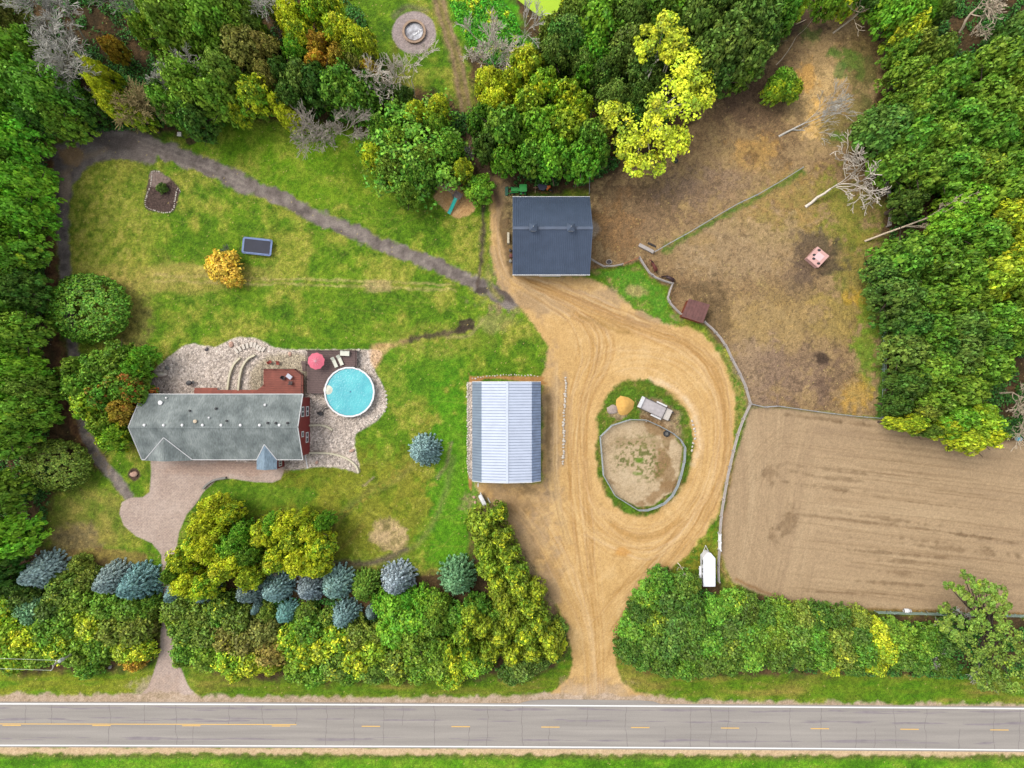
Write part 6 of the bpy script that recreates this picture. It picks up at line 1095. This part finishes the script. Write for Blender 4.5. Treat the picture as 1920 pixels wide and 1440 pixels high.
fence([(1346, 1030), (1344, 1060), (1345, 1088)], 'short grey rail fence beside the horse trailer', r=.07, m=WOODF, rails=RR)
fence([(1347, 999), (1347, 1029)], 'white board gate panel above the horse trailer', m=WHITE, r=.1, rails=(.2, .4, .6, .8, 1.), name='gate', step=1.4)
fence([(1404, 757), (1430, 763), (1455, 761), (1490, 766), (1540, 773), (1600, 780), (1650, 784)], 'white rail fence between the paddock and the riding arena', r=.055, m=GREYM, rails=RR)
fence([(1651, 784), (1653, 720), (1654, 660), (1655, 600), (1656, 570)], 'grey green pipe fence on the right side of the paddock beside the wood', m=PIPEG, r=.055, rails=RR)
fence([(1226, 474), (1250, 460), (1290, 438), (1320, 420), (1350, 402), (1380, 385), (1420, 366), (1460, 343), (1500, 318)], 'long diagonal white rail fence across the paddock', m=GREYM, r=.05, rails=(.5, 1.))
fence([(1650, 322), (1657, 345), (1664, 375), (1666, 400), (1662, 425)], 'grey fence section beside the wood right of the bleached dead tree', r=.08, m=WOODF, rails=RR)
fence([(1642, 52), (1650, 80), (1660, 108)], 'thin wire fence at the top right of the paddock', m=mat('thin_wire', (140, 120, 96), .8), r=.025, rails=(.4, .7, 1.))
fence([(1103, 316), (1104, 345), (1104, 364)], 'thin pipe fence running up from the blue roofed barn into the trees', m=GREYM, r=.03, rails=(1., .6))
fence([(1640, 1145), (1700, 1147), (1780, 1149), (1860, 1151), (1990, 1153)], 'grey rail fence along the lower edge of the riding arena', r=.06, m=PIPEG, rails=RR)
fence([(1124, 818), (1146, 797), (1180, 786), (1210, 787), (1236, 799), (1260, 812), (1274, 824), (1282, 838), (1281, 862), (1275, 888), (1268, 910), (1258, 928), (1244, 942), (1227, 950), (1211, 955), (1195, 955), (1152, 928), (1130, 890)], 'round pen of grey pipe panels on the grass island', sm=False, closed=True, m=mat('pen_pipe', (160, 166, 166), .5), r=.05, rails=(.2, .4, .6, .8, 1.), h=1.6)
m_ = MB(); a = P(1198, 459, .3); b = P(1225, 473, .3); m_.box((0, 0, .35), ((b-a).length, .55, .5)); o = m_.build('feed_bunk', WOODF, loc=((a.x+b.x)/2, (a.y+b.y)/2, 0), rz=math.atan2(b.y-a.y, b.x-a.x)); tag(o, 'long grey feed bunk at the lower end of the diagonal fence', 'trough')
m_ = MB(); m_.tube([(-.7, .35, .1), (.7, -.35, .1)], .09, 6); m_.tube([(-.6, .5, .1), (.75, -.2, .1)], .06, 6); tag(m_.build('timber_pile', DARKM, loc=P(1222, 460, 0)), 'two short dark timbers above the grey feed bunk', 'timber')
# ------------------------------------------------------------ yard things
def tub(X, Y, r, h, lb, m, mw, name, cat_, sy=.8):
    p = P(X, Y, h); t_ = thing(name, lb, cat_, (p.x, p.y, 0)); a = MB(); a.lathe([(r*.96, 0), (r, h), (r*.9, h), (r*.86, .1)], 20, sy=sy); a.build('tub', m, t_); a = MB(); a.lathe([(.001, h*.75), (r*.88, h*.75)], 20, sy=sy); a.build('water', mw, t_)
tub(1142, 491, .5, .5, 'oval pale rimmed water tub beside the pipe fence', mat('pale_rubber', (214, 204, 190), .6), mat('dark_water', (70, 58, 58), .15), 'water_tub', 'water tub')
def tyre(X, Y, r, lb):
    p = P(X, Y, .25); t_ = thing('tractor_tyre', lb, 'tyre', (p.x, p.y, 0)); a = MB(); a.lathe([(r*.62, .06), (r*.6, .3), (r*.8, .36), (r, .28), (r, .06), (r*.8, 0)], 22); a.build('tread', mat('black_rubber', (48, 50, 52), .7), t_, smooth=True); a = MB(); a.lathe([(.001, .08), (r*.6, .08)], 16); a.box((0, 0, .12), (r*1.1, .12, .1)); a.build('rim', mat('worn_steel', (120, 118, 112), .6), t_)
tyre(1250, 813, .55, 'black tractor tyre lying inside the round pen'); tyre(1267, 301, .42, 'black tyre lying below the big yellow tree')
p = P(1171, 760, 0); m_ = MB(); rs_ = random.Random(2); vs = [(0, 0, .95)]; rings = 7; nn_ = 22
for i in range(1, rings+1):
    for j in range(nn_): a = 2*math.pi*j/nn_; t_ = i/rings; r_ = 1.55*t_*(1+.1*math.sin(3*a+1)+rs_.uniform(-.03, .03)); vs.append((r_*math.cos(a), r_*math.sin(a)*1.05, max(-.03, .98*(1-t_**1.5)+rs_.uniform(-.05, .05))))
fs = [(0, 1+j, 1+(j+1) % nn_) for j in range(nn_)]+[(1+(i-1)*nn_+j, 1+i*nn_+j, 1+i*nn_+(j+1) % nn_, 1+(i-1)*nn_+(j+1) % nn_) for i in range(1, rings) for j in range(nn_)]; m_.add(vs, fs)
pl = m_.build('sand_pile', mat('orange_sand', (226, 176, 92), .95, n=(2, .12)), loc=p, smooth=True); tag(pl, 'mound of orange yellow sand beside the flat trailer on the island', 'sand pile')
o = inst('gravel_pile', lump(3, mat('grey_gravel', (178, 160, 148), .95, n=(4, .2)), 1, .5), None, P(1148, 768, 0), (0, 0, 0), (.95, .85, .5)); tag(o, 'small grey gravel heap left of the sand mound', 'gravel pile')
# flat dump trailer on the island
p = P(1230, 767, .8); ft = thing('utility_trailer', 'grey flat bed dump trailer with white fenders parked on the island', 'trailer', (p.x, p.y, 0), R_(-25)); BED = mat('grey_bed', (186, 178, 176), .6, n=(1.6, .14))
m_ = MB(); m_.box((-.2, 0, .75), (5.2, 1.9, .1)); m_.build('bed', BED, ft); m_ = MB(); m_.box((-.35, 1.0, .95), (4.9, .07, .4)); m_.box((-.35, -1.0, .95), (4.9, .07, .4)); m_.box((1.55, 0, .88), (.07, 1.93, .2)); m_.build('side_board', mat('dark_edge', (90, 84, 82), .7), ft)
m_ = MB(); m_.box((-2.75, 0, .98), (.5, 1.95, .35), ry=.3); m_.build('headboard', WHITE, ft)
for s_ in (-1, 1):
    m_ = MB(); m_.box((.55, s_*1.18, .72), (1.9, .28, .07)); m_.build('fender', WHITE, ft)
    for x in (.1, 1.0): m_ = MB(); m_.tube([(x, s_*1.05, .35), (x, s_*1.28, .35)], .34, 14); w_ = m_.build('wheel', mat('black_rubber', (48, 50, 52)), ft); m_ = MB(); m_.tube([(x, s_*1.28, .35), (x, s_*1.3, .35)], .18, 10); m_.build('hub', WHITE, w_)
m_ = MB(); m_.box((2.1, 0, .78), (1.1, 1.85, .06)); m_.build('tailgate_ramp', mat('pale_ramp', (206, 196, 184), .7), ft)
for s_ in (-.7, .7): m_ = MB(); m_.box((2.85, s_, .5), (.3, .22, .25)); m_.build('ramp_foot', DARKM, ft)
m_ = MB(); m_.tube([(-3., .5, .55), (-3.5, 0, .5), (-3., -.5, .55)], .05, 5); m_.build('hitch', DARKM, ft)
# horse trailer
ht = thing('horse_trailer', 'white horse trailer with pointed nose parked against the hedge', 'trailer', (32.65, -30.6, 0)); p0 = Vector((32.65, -30.6, 0)); TW = mat('trailer_white', (246, 246, 250), .35, n=(1.5, .04))
fp_ = [(-1.0, -2.9), (1.0, -2.9), (1.0, 1.75), (.3, 2.6), (-.1, 2.75), (-.45, 2.6), (-1.0, 1.9)]
m_ = MB(); m_.prism(fp_, .5, 2.3); m_.build('body', TW, ht); m_ = MB(); m_.prism([(x*.985, y*.985) for x, y in fp_], 2.3, 2.38); m_.box((.1, -.6, 2.42), (.5, .4, .06)); m_.build('roof', TW, ht)
for y in (1.0, -.35, -1.5): m_ = MB(); m_.box((-1.01, y, 1.75), (.04, .75, .5)); f_ = m_.build('window', DARKM, ht); m_ = MB(); m_.box((-1.04, y, 1.75), (.02, .06, .5)); m_.build('bar', WHITE, f_)
for s_ in (-1, 1):
    m_ = MB(); m_.box((s_*1.12, -1., .8), (.3, 2.2, .08)); m_.build('fender', TW, ht)
    for y in (-1.5, -.5): m_ = MB(); m_.tube([(s_*.95, y, .35), (s_*1.18, y, .35)], .35, 14); w_ = m_.build('wheel', mat('black_rubber', (48, 50, 52)), ht); m_ = MB(); m_.tube([(s_*1.18, y, .35), (s_*1.2, y, .35)], .18, 10); m_.build('hub', WHITE, w_)
m_ = MB(); m_.tube([(.35, 2.5, .55), (-.1, 3.5, .5), (-.5, 2.5, .55)], .06, 6); m_.tube([(-.1, 3.3, .1), (-.1, 3.3, .9)], .05, 6); m_.build('hitch', WHITE, ht)
m_ = MB(); m_.box((0, -2.92, 1.4), (1.8, .05, 1.7)); m_.build('rear_door', TW, ht)
# propane tank and board
a = P(900, 929, 1.); b = P(909, 947, 1.); an = math.atan2(b.y-a.y, b.x-a.x); c = (a+b)/2; tk = thing('propane_tank', 'white horizontal propane tank below the metal shed', 'tank', (c.x, c.y, 0), an); m_ = MB(); m_.tube([(-1.0, 0, .75), (-.92, 0, .75), (-.75, 0, .75), (.75, 0, .75), (.92, 0, .75), (1.0, 0, .75)], [.1, .28, .38, .38, .28, .1], 14); m_.build('tank', WHITE, tk, smooth=True)
for x in (-.55, .55): m_ = MB(); m_.box((x, 0, .2), (.12, .5, .4)); m_.build('leg', DARKM, tk)
m_ = MB(); m_.cyl((0, 0, 1.1), .12, .12, 10); m_.build('valve_cap', WHITE, tk)
m_ = MB(); m_.box((0, 0, .9), (2.5, .12, 1.0)); o = m_.build('privacy_board', WHITE, loc=(P(907, 936, .9).x, P(907, 936, .9).y, 0), rz=an); tag(o, 'long white board standing beside the propane tank', 'board')
m_ = MB(); m_.box((0, 0, .1), (1.0, .12, .1)); tag(m_.build('plank', WHITE, loc=P(917, 938, 0), rz=an), 'short white plank on the dirt right of the propane tank', 'plank')
m_ = MB(); m_.tube([(0, 0, 0), (0, 0, 1.2)], .05, 6); m_.box((0, -.25, 1.2), (.12, .6, .06)); tag(m_.build('white_pipe', WHITE, loc=P(897, 905, 0)), 'short white upright pipe at the lower left corner of the metal shed', 'pipe')
# barrels by the arena fence
for X, lb in ((1702, 'white barrel lying by the arena fence, the left one of two'), (1792, 'white barrel lying by the arena fence, the right one of two')):
    p = P(X, 1146, .5); br = thing('barrel', lb, 'barrel', (p.x, p.y, 0), R_(-4), 'white barrels by the arena'); m_ = MB(); m_.tube([(-.6, 0, .38), (-.55, 0, .38), (-.3, 0, .38), (-.28, 0, .38), (.28, 0, .38), (.3, 0, .38), (.55, 0, .38), (.6, 0, .38)], [.3, .37, .37, .4, .4, .37, .37, .3], 16); m_.build('drum', WHITE, br, smooth=True); m_ = MB(); m_.cyl((.3, 0, .74), .05, .05, 8); m_.build('bung', DARKM, br)
for X, lb in ((1662, 'dark footed white post left of the left white barrel'), (1736, 'dark footed white post between the two white barrels')):
    f = P(X+6, 1151, 0); e = P(X, 1145, 1.2)-f; m_ = MB(); m_.tube([(0, 0, 0), e*.85], .05, 6); m_.tube([e*.85, e], .09, 6, mi=1); tag(m_.build('marker_post', [WHITE, DARKM], loc=f), lb, 'post', 'marker posts by the arena')
p = P(1913, 823, .8); bb = thing('barrel', 'light blue plastic barrel standing at the right edge of the arena', 'barrel', (p.x, p.y, 0)); m_ = MB(); m_.lathe([(.36, 0), (.42, .3), (.42, .6), (.34, .85), (.001, .88)], 16); m_.build('drum', mat('blue_plastic', (96, 190, 214), .5), bb, smooth=True); m_ = MB(); m_.cyl((.1, 0, .87), .1, .04, 10); m_.build('lid', WHITE, bb)
# patio kettle and culvert rocks
for X, Y, lb in ((207, 1250, 'grey rubble heap on the verge below the left hedge'), (292, 1181, 'small pale rock beside the narrow paver drive')): rock(X, Y, 4.5 if X < 250 else 2.6, lb, RKG)
# ------------------------------------------------------------ tractor and tiller behind the barn
GRN = mat('tractor_green', (18, 150, 50), .4, n=(2, .08)); RUB = mat('black_rubber', (48, 50, 52)); p = P(969, 355.5, 1.2)
tc_ = thing('tractor', 'green compact tractor with front loader behind the blue roofed barn', 'tractor', (p.x, p.y, 0), math.pi)
m_ = MB(); m_.box((.25, 0, .95), (1.3, .62, .5)); m_.box((.2, 0, 1.23), (1.25, .5, .1)); m_.box((.85, 0, .85), (.2, .55, .6)); m_.build('hood', GRN, tc_); m_ = MB(); m_.box((-.3, 0, .55), (2.3, .45, .35)); m_.build('chassis', DARKM, tc_)
m_ = MB(); m_.prism([(-.62+(x*.62)-.42, y*.62) for x, y in rrect(1, 1, .3)], 2.1, 2.22); m_.prism([(-.62+(x*.5)-.42, y*.5) for x, y in rrect(1, 1, .3)], 2.22, 2.27); m_.build('canopy', GRN, tc_)
for s_ in (-.5, .5): m_ = MB(); m_.tube([(-1.45, s_, .9), (-1.4, s_, 2.1)], .04, 5); m_.build('canopy_post', DARKM, tc_); m_ = MB(); m_.box((-1.05, s_*1.3, 1.15), (1.0, .3, .08)); m_.build('fender', GRN, tc_)
for x, r_, s_ in ((-1.05, .62, .62), (.75, .4, .5)):
    for k in (-1, 1): m_ = MB(); m_.tube([(x, k*(s_-.15), r_), (x, k*(s_+.15), r_)], r_, 18); w_ = m_.build('wheel', RUB, tc_); m_ = MB(); m_.tube([(x, k*(s_+.15), r_), (x, k*(s_+.17), r_)], r_*.5, 12); m_.build('rim', mat('yellow_rim', (232, 196, 40), .5), w_)
m_ = MB(); m_.box((-.9, 0, .85), (.45, .45, .12)); m_.box((-1.15, 0, 1.05), (.08, .45, .4)); m_.build('seat', mat('yellow_seat', (220, 180, 40), .6), tc_); m_ = MB()
for s_ in (-.45, .45): m_.tube([(-.25, s_, 1.05), (.9, s_, .95), (1.55, s_, .45)], .06, 5)
m_.build('loader_arm', GRN, tc_); m_ = MB(); m_.add([(1.55, -.75, .55), (1.95, -.75, .08), (1.95, .75, .08), (1.55, .75, .55), (1.5, -.75, .05), (1.5, .75, .05)], [(0, 4, 5, 3), (4, 1, 2, 5), (0, 1, 4), (3, 5, 2)]); m_.box((1.72, 0, .1), (.5, 1.5, .06)); m_.box((1.52, 0, .35), (.06, 1.5, .5)); m_.build('bucket', mat('bucket_green', (30, 110, 84), .5), tc_)
p = P(1019, 352, .9); ml_ = thing('hay_rake', 'dark and orange farm implement parked right of the green tractor', 'farm implement', (p.x, p.y, 0), -.1); ORG = mat('implement_orange', (222, 112, 30), .5)
m_ = MB(); m_.prism([(-1.0, .25), (-.9, .55), (.6, .5), (.75, .2), (.1, -.45), (-.6, -.4)], .7, .95); m_.build('cover', mat('slate_cover', (62, 66, 86), .6), ml_); m_ = MB(); m_.box((.75, .1, .7), (.3, .8, .5), rz=-.3); m_.lathe([(.1, .5), (.34, .62), (.3, .95), (.05, 1.0)], 12, (.85, .3, 0)); m_.build('gearbox', ORG, ml_)
m_ = MB(); m_.tube([(-1.0, 0, .4), (-1.7, 0, .4)], .05, 5); m_.tube([(-1.35, .6, .4), (-1.3, -.9, .4)], .05, 5); m_.build('drawbar', mat('tan_steel', (170, 140, 110), .7), ml_)
for x in (-.5, 1.25): m_ = MB(); m_.tube([(x, -.35, .32), (x, -.15, .32)], .32, 14); w_ = m_.build('wheel', RUB, ml_); m_ = MB(); m_.tube([(x, -.36, .32), (x, -.35, .32)], .15, 10); m_.build('hub', ORG, w_)
m_ = MB()
for k in range(6): m_.tube([(-.2+k*.22, -.55, .5), (-.25+k*.22, -.8, .15)], .03, 4)
m_.build('tine', mat('rust_rail', (176, 110, 76), .8), ml_)
m_ = MB(); m_.box((0, 0, .5), (.35, 1.8, 1.)); tag(m_.build('lumber_stack', mat('pale_lumber', (206, 196, 170), .8), loc=P(953, 448, 0)), 'pale lumber stacked against the left side of the blue roofed barn', 'lumber')
for k, (X, Y, s_) in enumerate(((957, 470, .4), (958, 480, .5), (957, 490, .4))): m_ = MB(); m_.lathe([(.01, 0), (s_*.8, .05), (s_*.7, .5), (.01, .6)], 9, sx=.8); tag(m_.build('junk_drum', [DARKM, mat('junk_red', (110, 60, 50)), RKG][k], loc=P(X, Y, 0)), ['upper dark drum', 'middle rusty red drum', 'lower grey drum'][k]+' against the left side of the blue roofed barn', 'drum')
# ------------------------------------------------------------ horses
def horse(X, Y, ang, lb, coat, hair, graze):
    """one skinned body facing +x; ang = heading"""
    bm = bpy.data.meshes.new('body'); V = [(-.55, 0, 1.18), (-.2, 0, 1.12), (.25, 0, 1.14), (.55, 0, 1.22)]; Rr = [(.26, .29), (.29, .33), (.27, .32), (.24, .3)]
    E = [(0, 1), (1, 2), (2, 3)]
    def ch(frm, pts, rad):
        i = frm
        for p_, r_ in zip(pts, rad): V.append(p_); Rr.append(r_ if isinstance(r_, tuple) else (r_, r_)); E.append((i, len(V)-1)); i = len(V)-1
        return i
    if graze: ch(3, [(.82, .05, 1.05), (1.05, .12, .78), (1.2, .2, .5), (1.32, .24, .3), (1.42, .27, .16)], [.17, .13, .12, .11, .07])
    else: ch(3, [(.8, .03, 1.4), (1.0, .12, 1.62), (1.12, .18, 1.66), (1.3, .26, 1.5), (1.45, .33, 1.38)], [.17, .12, .13, .1, .07])
    for s_ in (-1, 1):
        ch(3, [(.52, s_*.17, .85), (.54, s_*.17, .5), (.52, s_*.17, .12), (.57, s_*.17, .03)], [.12, .065, .045, .06])
        ch(0, [(-.62, s_*.17, .9), (-.5, s_*.18, .72), (-.72, s_*.18, .5), (-.68, s_*.18, .12), (-.63, s_*.18, .03)], [.19, .13, .065, .05, .06])
    bm.from_pydata(V, E, []); p = P(X, Y, 1.1); r = thing('horse', lb, 'horse', (p.x, p.y, 0), ang, 'horses in the paddock'); o = link(bpy.data.objects.new('body', bm)); o.parent = r; bm.materials.append(coat)
    sk = o.modifiers.new('skin', 'SKIN'); 
    for i, q_ in enumerate(Rr): bm.skin_vertices[0].data[i].radius = q_
    bm.skin_vertices[0].data[0].use_root = True; su = o.modifiers.new('sub', 'SUBSURF'); su.levels = 2; su.render_levels = 2; sk.use_smooth_shade = True
    t_ = MB(); t_.tube([(-.78, 0, 1.3), (-.92, 0, 1.1), (-.98, 0, .75), (-.95, 0, .5)], [.05, .09, .1, .03], 7); t_.build('tail', hair, r, smooth=True)
    t_ = MB(); pts = [(.55, 0, 1.5), (.8, .04, 1.25), (1.03, .1, .95), (1.15, .16, .68)] if graze else [(.55, 0, 1.5), (.75, .03, 1.6), (.95, .1, 1.78), (1.1, .15, 1.82)]; t_.tube(pts, [.05, .07, .07, .05], 6); t_.build('mane', hair, r, smooth=True)
    hx = (1.08, .16, .68) if graze else (1.05, .15, 1.78)
    for s_ in (-1, 1): t_ = MB(); t_.tube([Vector(hx)+Vector((0, s_*.07, 0)), Vector(hx)+Vector((-.02, s_*.1, .14))], [.035, .01], 5); t_.build('ear', coat, r)
    return r
horse(1227, 500, R_(118), 'reddish brown horse standing nearest the pale rail fence', mat('bay_coat', (112, 52, 40), .6, n=(3, .12)), mat('black_hair', (46, 32, 34), .7), False)
horse(1257, 522, R_(152), 'dark brown grazing horse right of the reddish one', mat('dark_coat', (66, 40, 40), .6, n=(3, .12)), mat('black_hair', (46, 32, 34), .7), True)
